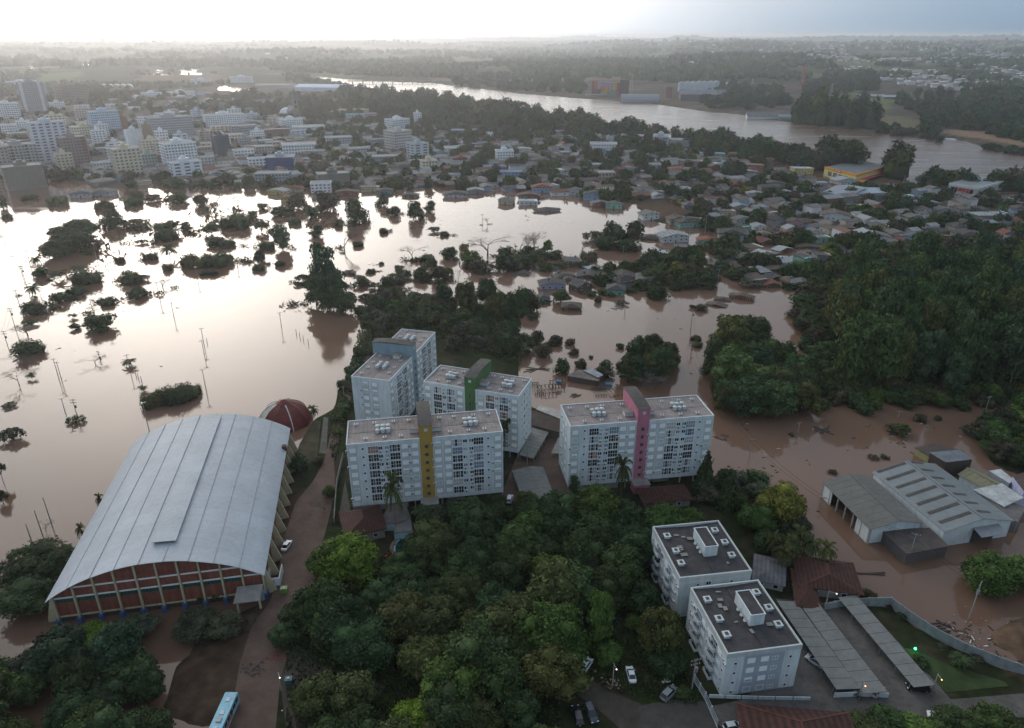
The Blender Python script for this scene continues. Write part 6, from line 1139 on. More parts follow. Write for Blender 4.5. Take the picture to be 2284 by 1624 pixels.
# ------------------------------------------------------------------ trees placed where the photograph shows them: u, top row, foot row, width, kind, tone
ISL = """160 482 536 84 near dark|150 510 566 92 near dark|105 528 584 72 near dark|118 500 530 50 round mid|180 500 545 50 round dark|130 520 575 60 round dark|245 466 512 56 round mid|290 480 512 66 umbrella olive|270 478 508 50 umbrella mid|365 486 525 58 round mid|362 518 540 60 thicket dark|310 527 547 34 umbrella dark|410 492 514 26 small dark|465 482 526 38 umbrella mid|475 526 553 48 round dark|502 535 553 38 thicket dark|517 475 514 75 thicket dark|560 467 490 26 small light|468 413 480 70 bare bare|525 423 478 50 bare bare
372 545 580 42 palm dark|330 552 572 36 bare bare|331 570 583 36 thicket brown|370 583 605 22 shrub brown|420 567 603 70 thicket olive|470 562 600 72 thicket dark|498 562 592 45 thicket olive|460 597 616 36 shrub brown|283 598 636 58 round olive|312 602 630 36 umbrella brown|300 636 668 50 round dark|356 628 650 42 bare bare|258 556 578 38 bare bare|261 579 587 28 shrub brown|230 583 600 28 bare bare|175 602 640 72 thicket dark|160 636 662 46 thicket dark|122 646 680 50 round dark|122 600 628 40 palm dark|170 593 612 36 palm dark|213 602 617 26 umbrella brown
78 570 600 28 palm mid|80 594 622 38 round dark|70 632 666 36 palm mid|60 668 706 52 round dark|57 703 732 44 umbrella dark|48 720 757 54 bare bare|43 755 802 72 round dark|38 798 820 50 bare bare|28 812 868 55 bare bare|65 830 849 24 palm dark|12 890 914 34 umbrella dark|12 930 994 60 umbrella brown|0 1020 1080 26 umbrella brown|0 1090 1126 26 round brown|2 430 468 20 round mid|12 475 489 26 shrub olive|4 500 530 24 bare bare
230 662 684 40 thicket dark|207 690 744 72 round mid|162 718 738 24 small dark|203 682 704 34 bare bare|158 702 713 22 palm dark|120 440 460 50 thicket mid|57 436 447 30 shrub mid|225 455 471 50 thicket olive|290 446 462 44 thicket mid|335 430 452 40 round brown|390 425 455 50 round mid|300 430 446 40 round olive|440 430 462 40 round brown
330 862 917 64 thicket olive|368 850 912 86 thicket dark|402 844 898 72 thicket dark|425 852 886 44 thicket olive|315 858 876 22 palm mid|160 915 950 42 umbrella olive|203 797 818 42 bare bare|282 803 822 34 palm olive|93 1155 1195 38 bare brown|85 1206 1230 34 shrub brown|582 450 468 26 round mid|620 454 485 50 round dark|692 455 488 34 round mid|725 420 476 60 round brown|660 430 470 50 round brown|655 483 503 34 thicket dark|580 468 520 30 umbrella olive|625 502 560 42 tall blue|592 540 558 40 thicket dark|704 500 532 36 round dark|753 486 506 24 thicket dark|790 440 500 54 round dark|784 486 505 26 small mid
853 430 462 32 round dark|876 458 483 34 round dark|925 446 493 42 round dark|959 447 475 28 round dark|853 506 522 27 thicket dark|796 534 552 28 thicket dark|967 496 520 34 umbrella mid|990 516 528 24 thicket dark|849 582 592 13 shrub dark|952 568 588 40 thicket dark|765 506 566 46 bare bare|917 545 583 44 bare bare|722 548 690 62 tall blue|700 606 690 54 tall dark|748 598 696 54 tall blue|672 598 632 36 umbrella blue|662 620 640 24 umbrella dark|765 645 705 56 tall dark|730 640 700 60 tall dark|575 555 590 30 round dark|572 588 606 30 thicket dark|623 578 596 22 shrub dark|1087 483 503 16 bare bare
800 615 645 36 umbrella olive|832 620 645 24 umbrella dark|863 610 648 38 round dark|890 598 622 18 palm mid|908 602 622 24 round dark|938 590 626 36 round mid|978 588 630 46 round brown|1000 592 618 26 small light|824 600 612 20 shrub dark|1003 546 580 44 round dark|1035 540 565 24 small yellow|1050 554 592 52 round light|1087 522 580 74 bare bare|1070 585 612 60 round brown|1130 560 610 50 round dark|988 622 690 44 round blue|1040 618 710 62 near olive|1085 615 690 60 near dark|1110 640 730 70 near olive|1150 630 740 70 near dark|1180 640 700 50 round brown|1010 640 690 40 bare bare|955 650 690 44 bare brown|880 665 700 40 round light|900 690 716 34 small light|840 650 700 50 round brown|860 690 735 60 round brown|930 690 740 60 round dark|1000 700 745 60 round olive|1060 715 770 60 near dark|1120 730 790 60 near dark|1010 745 790 44 round brown|1140 745 800 52 round dark|1190 700 715 28 round brown
1192 505 562 62 bare bare|1160 518 580 60 bare bare|1222 530 565 28 small light|1242 555 580 38 round dark|1200 552 585 50 round dark|1160 575 600 60 round dark|1330 498 542 60 umbrella brown|1372 488 548 62 round dark|1415 490 548 60 round brown|1350 520 560 60 round dark|1400 530 565 60 round dark|1300 530 568 44 bare bare|1315 564 586 50 thicket brown|1303 582 598 30 round dark|1327 590 610 28 round mid|1440 570 612 44 round dark|1500 558 600 50 round mid|1560 558 600 46 round mid|1515 580 616 42 round yellow|1540 600 646 62 round dark|1582 604 644 52 round blue|1480 598 640 42 round olive|1455 590 630 44 round mid|1468 630 672 50 round mid|1620 545 582 60 round mid|1617 575 612 50 round blue|1652 590 628 46 round dark|1680 620 646 60 umbrella grey|1252 643 680 44 near mid|1390 663 684 34 umbrella brown|1565 676 696 32 round brown|1546 677 690 16 small brown|1555 750 764 28 thicket brown|1557 764 777 28 thicket olive
1320 645 662 26 small mid|1345 640 660 22 small light|1365 650 664 20 small mid|1335 655 676 20 shrub brown|1425 615 650 30 small dark|1410 640 655 24 small dark|1425 742 834 62 near mid|1472 762 852 72 near mid|1402 790 862 62 near dark|1500 768 824 44 round brown|1385 762 780 22 small dark|1440 826 880 92 bare bare|1272 752 772 26 small brown|1282 775 794 26 round brown|1319 792 800 14 shrub brown|1255 792 838 38 round mid|1297 797 824 30 round dark|1352 798 846 42 round dark|1215 760 800 44 round brown|1240 745 775 40 round brown|1200 735 770 36 round brown
1632 700 812 78 tall olive|1600 784 852 62 near dark|1652 776 862 82 near dark|1702 768 862 82 near blue|1742 796 882 82 near blue|1672 836 942 112 near blue|1732 846 938 92 near blue|1622 846 930 62 near olive|1782 826 912 64 near blue|1640 750 830 60 near olive|1600 830 900 40 near olive
1281 1060 1112 24 tall dark|1105 1092 1142 56 near dark|1575 992 1112 62 conifer dark|1626 1034 1152 60 conifer dark|1690 1050 1092 62 round mid|1745 1062 1192 126 near yellow|1690 1108 1200 84 near light|1790 1140 1205 60 near grey|1480 1100 1225 110 bamboo light|1535 1112 1215 90 bamboo light|1425 1122 1215 90 bamboo light|1400 1160 1220 70 bamboo light|2230 1222 1352 130 near light|2300 1220 1340 120 near light|2200 1228 1330 90 near mid|2195 932 986 62 round brown|2240 985 1032 80 near mid|2280 985 1040 60 near dark|2215 950 1005 60 near dark|2020 926 980 60 umbrella olive|2238 888 936 32 conifer blue|2060 928 945 36 thicket brown|2098 922 940 20 shrub brown|1860 1050 1060 24 umbrella brown|1953 1012 1028 26 umbrella brown|1977 1016 1026 20 shrub brown|1768 966 974 14 shrub brown
2000 1575 1680 120 bamboo mid|1940 1585 1690 120 near olive|2150 1570 1680 120 near dark|2240 1560 1680 120 near mid|2070 1590 1690 110 bamboo light|42 1200 1330 172 near dark|30 1300 1400 150 near dark|763 1166 1322 152 near lime|718 1200 1310 90 near light|918 1552 1660 112 near lime|965 1355 1410 58 near pink|190 1398 1472 104 near lime|255 1425 1490 90 near mid|290 1378 1442 92 near grey|420 1358 1442 112 near grey|488 1356 1444 92 near grey|650 1330 1412 92 near dark|630 1380 1462 82 near dark|445 1300 1345 60 bamboo dark|490 1290 1340 54 bamboo dark|720 1105 1150 46 bare brown|730 1080 1115 34 round olive|665 1010 1060 44 round dark|705 1020 1042 32 round brown|1340 1320 1460 62 tall light|1335 1240 1330 50 bare bare|1360 1420 1490 70 near light|1475 1345 1500 110 near olive|1440 1290 1400 90 near dark|1490 1420 1530 110 near dark|1525 1528 1570 46 near dark|1430 1360 1420 70 near light|1350 1210 1290 90 near brown
2060 1478 1500 44 round dark|2150 1455 1505 50 palm dark|2025 1355 1392 36 bare bare|2015 1370 1385 26 round dark|1988 1345 1362 24 shrub brown|1945 1322 1345 40 thicket brown|2110 1445 1458 34 shrub brown|2190 1458 1480 44 shrub brown|1470 1240 1300 26 palm mid|1400 1010 1060 10 shrub dark|940 1125 1180 50 palm dark|960 1120 1180 60 bamboo dark|1010 1110 1150 40 round dark|1385 1028 1060 4 shrub dark"""
for t in ISL.replace('\n', '|').split('|'):
    q = t.split(); T(float(q[0]), float(q[1]), float(q[2]), float(q[3]), q[4], q[5], z=.0 if float(q[2]) < 1000 or float(q[0]) > 1800 else .6)
def palm_at(u, vtop, vbase, wpx, label, z=.7):
    x, y = G(u, vbase, z); h = height_at(u, vbase, vtop, z); w = wpx / PPM(vbase, z); plant(x, y, z, w, h * 1.05, 'palm', 'olive', label)
palm_at(884, 1068, 1188, 46, 'tall palm in front of the amber-towered block'); palm_at(1384, 1028, 1122, 40, 'tall palm in front of the pink-towered block'); palm_at(702, 908, 940, 24, 'small palm on the embankment near the red dome'); palm_at(1125, 940, 1020, 30, 'palm squeezed between the amber and green blocks')
palm_at(232, 1106, 1150, 18, 'palm half hidden behind the vaulted roof edge'); palm_at(190, 1174, 1220, 20, 'palm beside the far eave of the vaulted hall')
for i, (u, v) in enumerate([(1720, 1215), (1760, 1225), (1800, 1222), (1835, 1235), (1775, 1205), (1740, 1240)]): palm_at(u, v - 20, v + 36, 46, None)
AV = [(*G(1620, 1430), 16), (*G(1560, 1260), 16), (*G(1850, 1440), 22), (*G(815, 1190), 10), (*G(900, 1215), 7), (*G(763, 1300), 12), (*G(763, 1240), 10), (*G(965, 1400), 4)]
# wood in front of the blocks
scatter([(680, 1345), (760, 1345), (860, 1290), (905, 1215), (1000, 1200), (1110, 1185), (1240, 1150), (1290, 1170), (1400, 1190), (1425, 1260), (1385, 1330), (1330, 1380), (1250, 1450), (1240, 1700), (1000, 1700), (980, 1560), (860, 1520), (700, 1480), (640, 1440)], 8.2, ['near', 'near', 'near', 'near', 'bamboo'], ['dark', 'dark', 'mid', 'olive', 'mid', 'olive', 'dark', 'light', 'mid', 'mid'], 12, .9, seed=5, avoid=AV, sink=.05)
scatter([(920, 1170), (1240, 1125), (1420, 1150), (1420, 1200), (1240, 1190), (920, 1230)], 7.0, ['round', 'shrub', 'round', 'near'], ['dark', 'mid', 'olive', 'grey'], 6, .7, seed=15, avoid=AV)
scatter([(690, 1600), (760, 1580), (850, 1560), (1000, 1560), (1000, 1760), (640, 1760)], 8.0, ['near'], ['mid', 'dark', 'olive'], 9.5, .9, seed=6, avoid=[(*G(918, 1620), 8)])
scatter([(-120, 1480), (0, 1480), (60, 1500), (130, 1480), (240, 1470), (330, 1530), (355, 1590), (345, 1720), (-150, 1720)], 8.2, ['near'], ['dark', 'dark', 'mid', 'blue', 'grey'], 11, .95, z=.1, seed=7)
scatter([(-140, 1250), (-20, 1250), (10, 1400), (-60, 1480), (-200, 1480)], 10, ['near'], ['dark', 'mid'], 12, .9, z=.1, seed=8)
# eucalyptus wood on the right
scatter([(1840, 740), (1870, 700), (1960, 670), (2060, 650), (2180, 655), (2290, 660), (2420, 700), (2420, 880), (2290, 878), (2100, 890), (1960, 880), (1860, 860)], 9.8, ['tall'], ['dark', 'mid', 'dark', 'mid', 'olive', 'blue'], 11.5, 2.1, z=.6, seed=9)
scatter([(1800, 640), (1860, 620), (2000, 600), (2290, 600), (2400, 640), (2290, 655), (2060, 650), (1870, 700), (1830, 760), (1800, 740), (1760, 700)], 11, ['round', 'near', 'round'], ['dark', 'mid', 'olive', 'light', 'brown'], 12, .8, z=.2, seed=10)
scatter([(1800, 860), (1860, 880), (2100, 900), (2290, 885), (2290, 905), (2100, 915), (1850, 920), (1790, 900)], 7, ['near', 'near', 'shrub'], ['dark', 'mid', 'light', 'brown'], 8, .7, z=0, seed=12)
scatter([(1600, 790), (1640, 745), (1720, 790), (1800, 850), (1800, 915), (1740, 935), (1640, 935), (1590, 860)], 8.5, ['near', 'near', 'tall'], ['dark', 'mid', 'dark', 'olive'], 13, .95, z=0, seed=41)
scatter([(1770, 700), (1850, 690), (1880, 780), (1870, 880), (1790, 900), (1800, 800)], 7.5, ['round', 'near', 'shrub'], ['dark', 'mid', 'olive', 'brown'], 9, .85, z=.1, seed=42)
scatter([(1830, 850), (2290, 845), (2420, 850), (2420, 900), (2290, 893), (2100, 903), (1850, 905)], 5.2, ['round', 'shrub', 'near'], ['dark', 'mid', 'brown', 'olive', 'light'], 6.5, .8, z=.5, seed=43)
scatter([(2180, 930), (2300, 905), (2500, 900), (2500, 1090), (2300, 1070), (2225, 1035), (2200, 990)], 7, ['round', 'near', 'shrub'], ['dark', 'mid', 'brown', 'light'], 8, .75, z=.4, seed=44)
scatter([(1395, 800), (1440, 775), (1500, 800), (1500, 850), (1440, 870), (1400, 862)], 7, ['near'], ['dark', 'mid', 'olive'], 10.5, 1.0, z=0, seed=45)
# central wood behind the blocks
scatter([(800, 700), (850, 665), (960, 672), (1090, 690), (1180, 745), (1165, 805), (1000, 775), (985, 735), (900, 728), (835, 752), (815, 735)], 6.8, ['round', 'small', 'shrub', 'round'], ['dark', 'olive', 'brown', 'mid', 'brown', 'grey', 'dark'], 7.6, .75, z=.5, seed=13)
scatter([(770, 845), (825, 745), (850, 750), (790, 850), (780, 900), (765, 960), (750, 1040), (742, 1040), (752, 930)], 4.2, ['shrub', 'small'], ['dark', 'olive', 'brown', 'mid'], 4.2, .75, z=.6, seed=14)
scatter([(1600, 1075), (1650, 1085), (1770, 1150), (1800, 1215), (1720, 1260), (1660, 1240), (1640, 1160), (1570, 1130)], 6.5, ['round', 'shrub', 'near'], ['dark', 'dark', 'mid', 'grey'], 6.5, .8, seed=18)
scatter([(770, 600), (1000, 590), (1000, 640), (860, 660), (800, 680)], 13, ['shrub', 'small', 'umbrella', 'round'], ['brown', 'dark', 'olive', 'brown'], 7, .6, z=-.3, seed=16)
scatter([(1090, 560), (1180, 560), (1280, 575), (1260, 600), (1150, 610)], 12, ['small', 'shrub', 'round'], ['brown', 'dark', 'olive'], 8, .6, z=-.3, seed=17)
AH = [(a, b, c * .5 + 3) for a, b, c in HOUSES]
def fill_trees(poly, n, seed, kinds, tones, size, hf, z=.2, far=False, gap=2.0):
    rs = random.Random(seed); k = 0; us = [p[0] for p in poly]; vs_ = [p[1] for p in poly]; t = 0
    while k < n and t < n * 12:
        t += 1; u = rs.uniform(min(us), max(us)); v = rs.uniform(min(vs_), max(vs_))
        if not bool(inpoly(poly, u, v)): continue
        x, y = G(u, v)
        if any((x - a) ** 2 + (y - b) ** 2 < (c + gap) ** 2 for a, b, c in AH): continue
        w = size * rs.uniform(.7, 1.4); plant(x, y, z, w, w * hf * rs.uniform(.85, 1.2), rs.choice(kinds), rs.choice(tones), None, None, .5); k += 1
fill_trees([(1480, 440), (1700, 420), (1900, 440), (2290, 455), (2290, 590), (2000, 600), (1850, 640), (1700, 640), (1600, 560)], 60, 21, ['small', 'umbrella', 'round'], ['dark', 'mid', 'olive', 'light', 'yellow', 'brown'], 11, .8)
# numberless woods: river banks, town edges, far valley
HXY = np.array([(a, b, c) for a, b, c in AH])
def mass(name, label, zones, seed, m=None, avoid=False):
    rs = random.Random(seed); nrs = np.random.RandomState(seed); VV, FF, off = [], [], 0; CC = []
    protos = [np.array([v.co[:] for v in PROTO['small'][i][0].vertices]) for i in range(3)]
    for poly, n, size, hf, lvl, gapk in zones:
        us = [p[0] for p in poly]; vs_ = [p[1] for p in poly]; k = 0; tries = 0
        while k < n and tries < n * 20:
            tries += 1; u = rs.uniform(min(us), max(us)); v = rs.uniform(min(vs_), max(vs_))
            if not bool(inpoly(poly, u, v)) or bool(inpoly(RIVER, u, v)) or any(bool(inpoly(p, u, v)) for p in PONDS_GLINT): continue
            x, y = G(u, v)
            if gapk and mnoise.noise(Vector((x / gapk, y / gapk * .6, seed))) < (-.08 if gapk < 200 else .02): continue
            if avoid and (np.hypot(HXY[:, 0] - x, HXY[:, 1] - y) < HXY[:, 2] * .82 + 3).any(): continue
            k += 1
            z = ground_z(x, y); w = size * rs.uniform(.7, 1.35); h = w * hf * rs.uniform(.75, 1.25)
            tone = rs.choice(['dark', 'dark', 'mid', 'olive', 'brown', 'blue']); c = GREENS[tone]; kk = rs.uniform(.75, 1.25)
            if lvl == 2:
                n_l = 150; d = nrs.normal(size=(n_l, 3)); d[:, 2] = np.abs(d[:, 2]) * .9 + .05; d /= np.linalg.norm(d, axis=1)[:, None]; rr = .8 + nrs.rand(n_l, 1) * .25 + .12 * np.sin(d[:, :1] * 7 + k) ; ce = d * rr * [w / 2, w / 2, h * .62] + [x, y, z + h * .38]
                a = nrs.normal(size=(n_l, 3)); b2 = nrs.normal(size=(n_l, 3)); s = w * .085; q = np.stack([ce - a * s, ce + b2 * s, ce + a * s], 1).reshape(-1, 3); VV.append(q); FF.append(np.arange(n_l * 3).reshape(-1, 3) + off); off += n_l * 3; CC.append(np.tile([*(np.array(c) * kk), 1], (n_l * 3, 1)))
            jit = 1 + nrs.normal(size=(len(IV1), 1)) * .13; q = IV1 * jit * [w * .46, w * .46, h * .60] + [x, y, z + h * .34]; VV.append(q); FF.append(IF1 + off); off += len(q); CC.append(np.tile([*(np.array(c) * kk * .9), 1], (len(q), 1)) * np.concatenate([np.repeat(1 + nrs.normal(size=(len(q), 1)) * .22, 3, 1), np.ones((len(q), 1))], 1))
    me = np_mesh(name, np.concatenate(VV), np.concatenate(FF), mat('woodland', attr='Col', var=.35, scale=.15, rough=.9, spec=.05), np.concatenate(CC))
    o = link(name, me); o['kind'] = 'stuff'; o['label'] = label; return o
mass('riverside_woods', 'continuous woods along both river banks and town edge', [([(800, 206), (960, 222), (1071, 240), (1142, 250), (1277, 276), (1349, 290), (1340, 300), (1250, 300), (1100, 285), (980, 275), (850, 262), (760, 235), (760, 210)], 330, 17, 1.0, 2, 0),
 ([(560, 215), (760, 212), (850, 262), (700, 262), (560, 262)], 190, 11, .75, 2, 0), ([(630, 172), (700, 177), (776, 192), (776, 198), (640, 184)], 60, 12, .7, 2, 0), ([(1340, 288), (1462, 308), (1630, 330), (1838, 374), (1830, 384), (1630, 352), (1462, 318), (1340, 304)], 120, 15, 1.0, 2, 0),
 ([(1838, 370), (1900, 376), (1990, 388), (2000, 400), (1960, 384), (1860, 378)], 26, 20, 1.1, 2, 0), ([(2000, 396), (2290, 418), (2290, 432), (2050, 420)], 22, 14, .9, 2, 60),
 ([(1000, 180), (1142, 182), (1300, 178), (1310, 212), (1142, 204), (1000, 190)], 170, 15, .8, 2, 0), ([(1610, 195), (1750, 205), (1760, 240), (1640, 248), (1560, 240), (1560, 222)], 120, 16, .8, 2, 0),
 ([(1768, 268), (1860, 272), (1950, 288), (1960, 296), (1860, 284), (1768, 276)], 60, 19, 1.6, 2, 0), ([(1780, 200), (1950, 180), (1960, 205), (1880, 208), (1800, 216)], 90, 19, .9, 2, 0), ([(1990, 225), (2120, 210), (2400, 212), (2400, 330), (2284, 325), (2200, 300), (2110, 285), (2080, 306), (2050, 300), (2065, 270), (2030, 250)], 420, 17, .8, 2, 0),
 ([(1950, 288), (2050, 300), (2080, 312), (2050, 308), (1960, 298)], 30, 10, .8, 2, 0), ([(2090, 316), (2290, 346), (2290, 352), (2130, 328)], 24, 9, .6, 2, 0), ([(0, 200), (240, 195), (260, 225), (200, 240), (40, 230), (0, 240)], 150, 11, .7, 2, 0), ([(200, 205), (480, 215), (480, 262), (260, 262), (200, 240)], 200, 11, .75, 2, 90),
 ([(480, 215), (570, 210), (570, 250), (480, 250)], 40, 14, .8, 2, 60), ([(1040, 300), (1330, 300), (1480, 330), (1700, 352), (1700, 372), (1300, 330), (1040, 320)], 90, 13, .8, 2, 45)], 31)
mass('town_trees', 'countless street and garden trees between the town buildings', [([(690, 300), (1000, 290), (1300, 318), (1720, 365), (1600, 430), (1500, 450), (1340, 450), (1200, 430), (1000, 420), (700, 425)], 560, 9, .8, 2, 0), ([(0, 250), (560, 235), (700, 270), (700, 425), (250, 418), (0, 392)], 330, 8, .75, 2, 0), ([(560, 255), (720, 255), (1000, 270), (1000, 300), (690, 300)], 120, 9, .8, 2, 0)], 35, avoid=True)
mass('garden_trees', 'crowded garden trees between the flooded houses', [([(1480, 400), (1700, 380), (1900, 420), (2290, 445), (2290, 590), (2000, 600), (1850, 640), (1700, 600), (1600, 540)], 430, 9, .75, 2, 0), ([(1290, 590), (1450, 600), (1470, 650), (1300, 640)], 46, 6.5, .7, 2, 0), ([(1640, 560), (1800, 580), (1790, 650), (1690, 640)], 60, 7, .7, 2, 0), ([(1420, 560), (1600, 550), (1640, 640), (1500, 650)], 40, 7.5, .75, 2, 0)], 36, avoid=True)
mass('valley_woods', 'hazy woods covering the far valley floor and hills', [([(-200, 150), (0, 152), (520, 168), (520, 196), (-200, 205)], 800, 11, .7, 1, 260), ([(600, 150), (900, 158), (1300, 150), (1330, 178), (1000, 178), (780, 172), (600, 162)], 900, 20, .8, 1, 0),
 ([(-300, 118), (1100, 118), (1100, 155), (-300, 155)], 1500, 28, .8, 1, 420), ([(1100, 108), (1750, 122), (1750, 182), (1500, 188), (1300, 176), (1100, 165)], 1700, 22, .85, 1, 0), ([(1620, 120), (2450, 100), (2450, 215), (1900, 195), (1620, 180)], 2200, 19, .8, 1, 230), ([(-500, 97), (2600, 97), (2600, 122), (-500, 122)], 2600, 38, .5, 1, 700), ([(-600, 88), (2800, 88), (2800, 99), (-600, 99)], 1500, 80, .22, 1, 1500)], 33)
def drowned_scrub():
    rs = random.Random(51); nrs = np.random.RandomState(51); VV = []; CC = []
    for (x, y, w) in TREES:
        u, v = UV(x, y)
        if not (430 < v < 700 and u < 1320) or bool(inpoly(NEAR, u, v)): continue
        for k in range(rs.choice([0, 1, 2, 3])):
            a = rs.uniform(0, 6.28); d = w * rs.uniform(.3, .8); cx, cy_ = x + cos(a) * d * 1.4, y + sin(a) * d * .7; r = w * rs.uniform(.10, .26); n = 70; p = nrs.normal(size=(n, 3)) * [r * .8, r * .6, r * .35] + [cx, cy_, r * .15]; p[:, 2] = np.abs(p[:, 2])
            q = np.stack([p, p + nrs.normal(size=(n, 3)) * r * .3, p + nrs.normal(size=(n, 3)) * r * .3], 1).reshape(-1, 3); VV.append(q); c = np.array(GREENS[rs.choice(['dark', 'brown', 'olive', 'brown', 'bare'])]) * rs.uniform(.7, 1.2); CC.append(np.tile([*c, 1], (n * 3, 1)))
    V = np.concatenate(VV); o = link('drowned_scrub', np_mesh('drowned_scrub', V, np.arange(len(V)).reshape(-1, 3), MATS['woodland'], np.concatenate(CC))); o['kind'] = 'stuff'; o['label'] = 'ragged half-drowned scrub around the flooded trees'
drowned_scrub()
# ------------------------------------------------------------------ roads, paving, grass sheets
mat('mud_road', (.105, .070, .054), var=.3, scale=.25, bump=.3, bscale=1.0, rough=.9, stain=.3); mat('cobble', (.085, .075, .066), var=.25, scale=.6, bump=.4, bscale=3, grid=(.5, .3, .06, .65, .8)); mat('lawn', (.032, .052, .016), var=.45, scale=.4, bump=.3, bscale=4, rough=1)
mat('yard_concrete', (.10, .092, .085), var=.35, scale=.25, stain=.5, bump=.2); mat('track', (.055, .045, .036), var=.4, scale=.5, bump=.4, bscale=2); mat('dike', (.050, .046, .026), var=.5, scale=.3, bump=.4, bscale=1.5, rough=1)
sheet('road', [(500, 1900), (510, 1624), (535, 1480), (560, 1400), (600, 1345), (618, 1300), (632, 1200), (660, 1120), (700, 1070), (722, 1030), (745, 1030), (748, 1090), (735, 1150), (712, 1240), (695, 1330), (655, 1420), (625, 1520), (615, 1624), (640, 1900)], .84, MATS['mud_road'])
sheet('path', [(722, 1030), (745, 940), (775, 870), (812, 800), (840, 745), (850, 746), (800, 850), (768, 920), (745, 1030)], .845, MATS['mud_road']); sheet('embankment', [(656, 1030), (668, 990), (700, 937), (716, 940), (706, 1030), (690, 1035)], .85, MATS['dike']); sheet('footpath', [(712, 1010), (722, 930), (732, 932), (728, 1012)], .855, MATS['yard_concrete'])
sheet('courtyard', [(755, 1150), (770, 1070), (785, 1160), (785, 1150), (800, 1140)], .86, MATS['cobble']); sheet('driveway', [(1115, 1110), (1180, 950), (1235, 950), (1275, 1115), (1260, 1118), (1120, 1118)], .86, MATS['mud_road'])
sheet('car_park', [(1660, 1560), (1790, 1440), (1730, 1335), (1840, 1345), (1930, 1352), (2095, 1530), (2120, 1560), (2300, 1545), (2300, 1600), (2050, 1600), (1960, 1700), (1700, 1700), (1560, 1580)], .86, MATS['yard_concrete'])
sheet('lawn', [(1990, 1440), (2035, 1448), (2100, 1478), (2240, 1520), (2250, 1530), (2110, 1545), (2095, 1530), (2060, 1490)], .87, MATS['lawn']); sheet('forecourt', [(1425, 1575), (1500, 1560), (1575, 1565), (1600, 1624), (1610, 1700), (1440, 1700)], .87, MATS['cobble']); sheet('track', [(1255, 1480), (1290, 1490), (1350, 1540), (1430, 1570), (1440, 1680), (1400, 1640), (1330, 1580), (1260, 1530)], .865, MATS['track'])
sheet('muddy_ground', [(640, 1640), (625, 1520), (660, 1430), (700, 1480), (860, 1530), (840, 1560), (700, 1610), (660, 1700)], .85, MATS['track'])
GR = np.random.RandomState(4)
def tufts(name, poly, n, hgt, z, tone, seed):
    P = [G(u, v) for u, v in poly]; rs = np.random.RandomState(seed); xs = [p[0] for p in P]; ys = [p[1] for p in P]; X = rs.uniform(min(xs), max(xs), n * 3); Y = rs.uniform(min(ys), max(ys), n * 3); k = inpoly(P, X, Y); X = X[k][:n]; Y = Y[k][:n]; n = len(X); a = rs.uniform(0, 6.28, n); h = hgt * rs.uniform(.5, 1.4, n); w = h * .5; c = np.cos(a); s = np.sin(a); Z = np.full(n, z)
    V = np.stack([np.stack([X - c * w, Y - s * w, Z], -1), np.stack([X + c * w, Y + s * w, Z], -1), np.stack([X + rs.normal(size=n) * .1, Y + rs.normal(size=n) * .1, Z + h], -1)], 1).reshape(-1, 3); o = link(name, np_mesh(name, V, np.arange(n * 3).reshape(-1, 3), LEAF), col=GREENS[tone]); o['kind'] = 'stuff'; o['label'] = 'rough grass and weeds between the trees'
tufts('undergrowth', [(640, 1440), (760, 1345), (900, 1200), (1240, 1130), (1420, 1150), (1440, 1260), (1540, 1500), (1560, 1580), (1430, 1570), (1350, 1540), (1250, 1480), (1250, 1700), (640, 1700)], 26000, .55, .8, 'mid', 1); tufts('undergrowth', [(800, 740), (960, 690), (1180, 760), (1160, 820), (985, 760), (830, 760), (745, 1040), (735, 1000)], 9000, .8, .7, 'olive', 2)

# ------------------------------------------------------------------ walls and fences
def wall_run(label, pts, z0, h, step, m, name='boundary_wall', th=.16, posts=True, mesh=False):
    P = [Vector((*G(u, v, z0), z0)) for u, v in pts]; o = thing(name, label, 'wall' if not mesh else 'fence', (P[0].x, P[0].y, 0), uv=pts[len(pts) // 2]); c = Vector((P[0].x, P[0].y, 0))
    for a, b in zip(P, P[1:]):
        L = (b - a).length; n = max(1, round(L / step)); ang = atan2((b - a).y, (b - a).x)
        for i in range(n):
            p = a.lerp(b, i / n) - c; w = L / n
            if mesh:
                q = MB(); q.box(0, w, -.03, .03, h - .08, h); q.box(0, w, -.03, .03, h * .5, h * .5 + .05); q.box(0, w, -.08, .08, 0, .3)
                for k in range(int(w / .25)): q.box(k * .25, k * .25 + .03, -.015, .015, .3, h)
                q.build('fence_panel', m, o, loc=p, rz=ang)
            else: MB().box(.1, w - .1, -th / 2, th / 2, -.4, h).build('wall_panel', m, o, loc=p, rz=ang)
            if posts: MB().box(-.13, .13, -.15, .15, -.4, h + .12).build('post', m, o, loc=p, rz=ang)
wall_run('grey concrete panel wall curving along the flood edge', [(1838, 1362), (1880, 1354), (1935, 1350), (1984, 1349), (2034, 1386), (2084, 1419), (2150, 1453), (2222, 1482), (2300, 1510)], .6, 2.3, 3.0, mat('fence_concrete', (.26, .28, .29), var=.2, stain=.35, scale=.6))
wall_run('low white wall along the front of the carports', [(1858, 1556), (1915, 1553), (1981, 1556)], .8, 1.3, 4, M_WHITEW, posts=False); wall_run('low white garden wall in front of the front flats', [(1580, 1556), (1690, 1560), (1807, 1562)], .8, .9, 4, M_WHITEW, posts=False)
wall_run('white mesh fence and gate beside the dark-roofed flats', [(1548, 1520), (1572, 1560), (1600, 1624)], .8, 2.0, 3, mat('white_steel', (.42, .46, .47)), 'mesh_fence', mesh=True); wall_run('white post wall between the road and the amber-towered block', [(746, 1165), (752, 1080), (766, 1020)], .8, 1.8, 3, M_CONC)
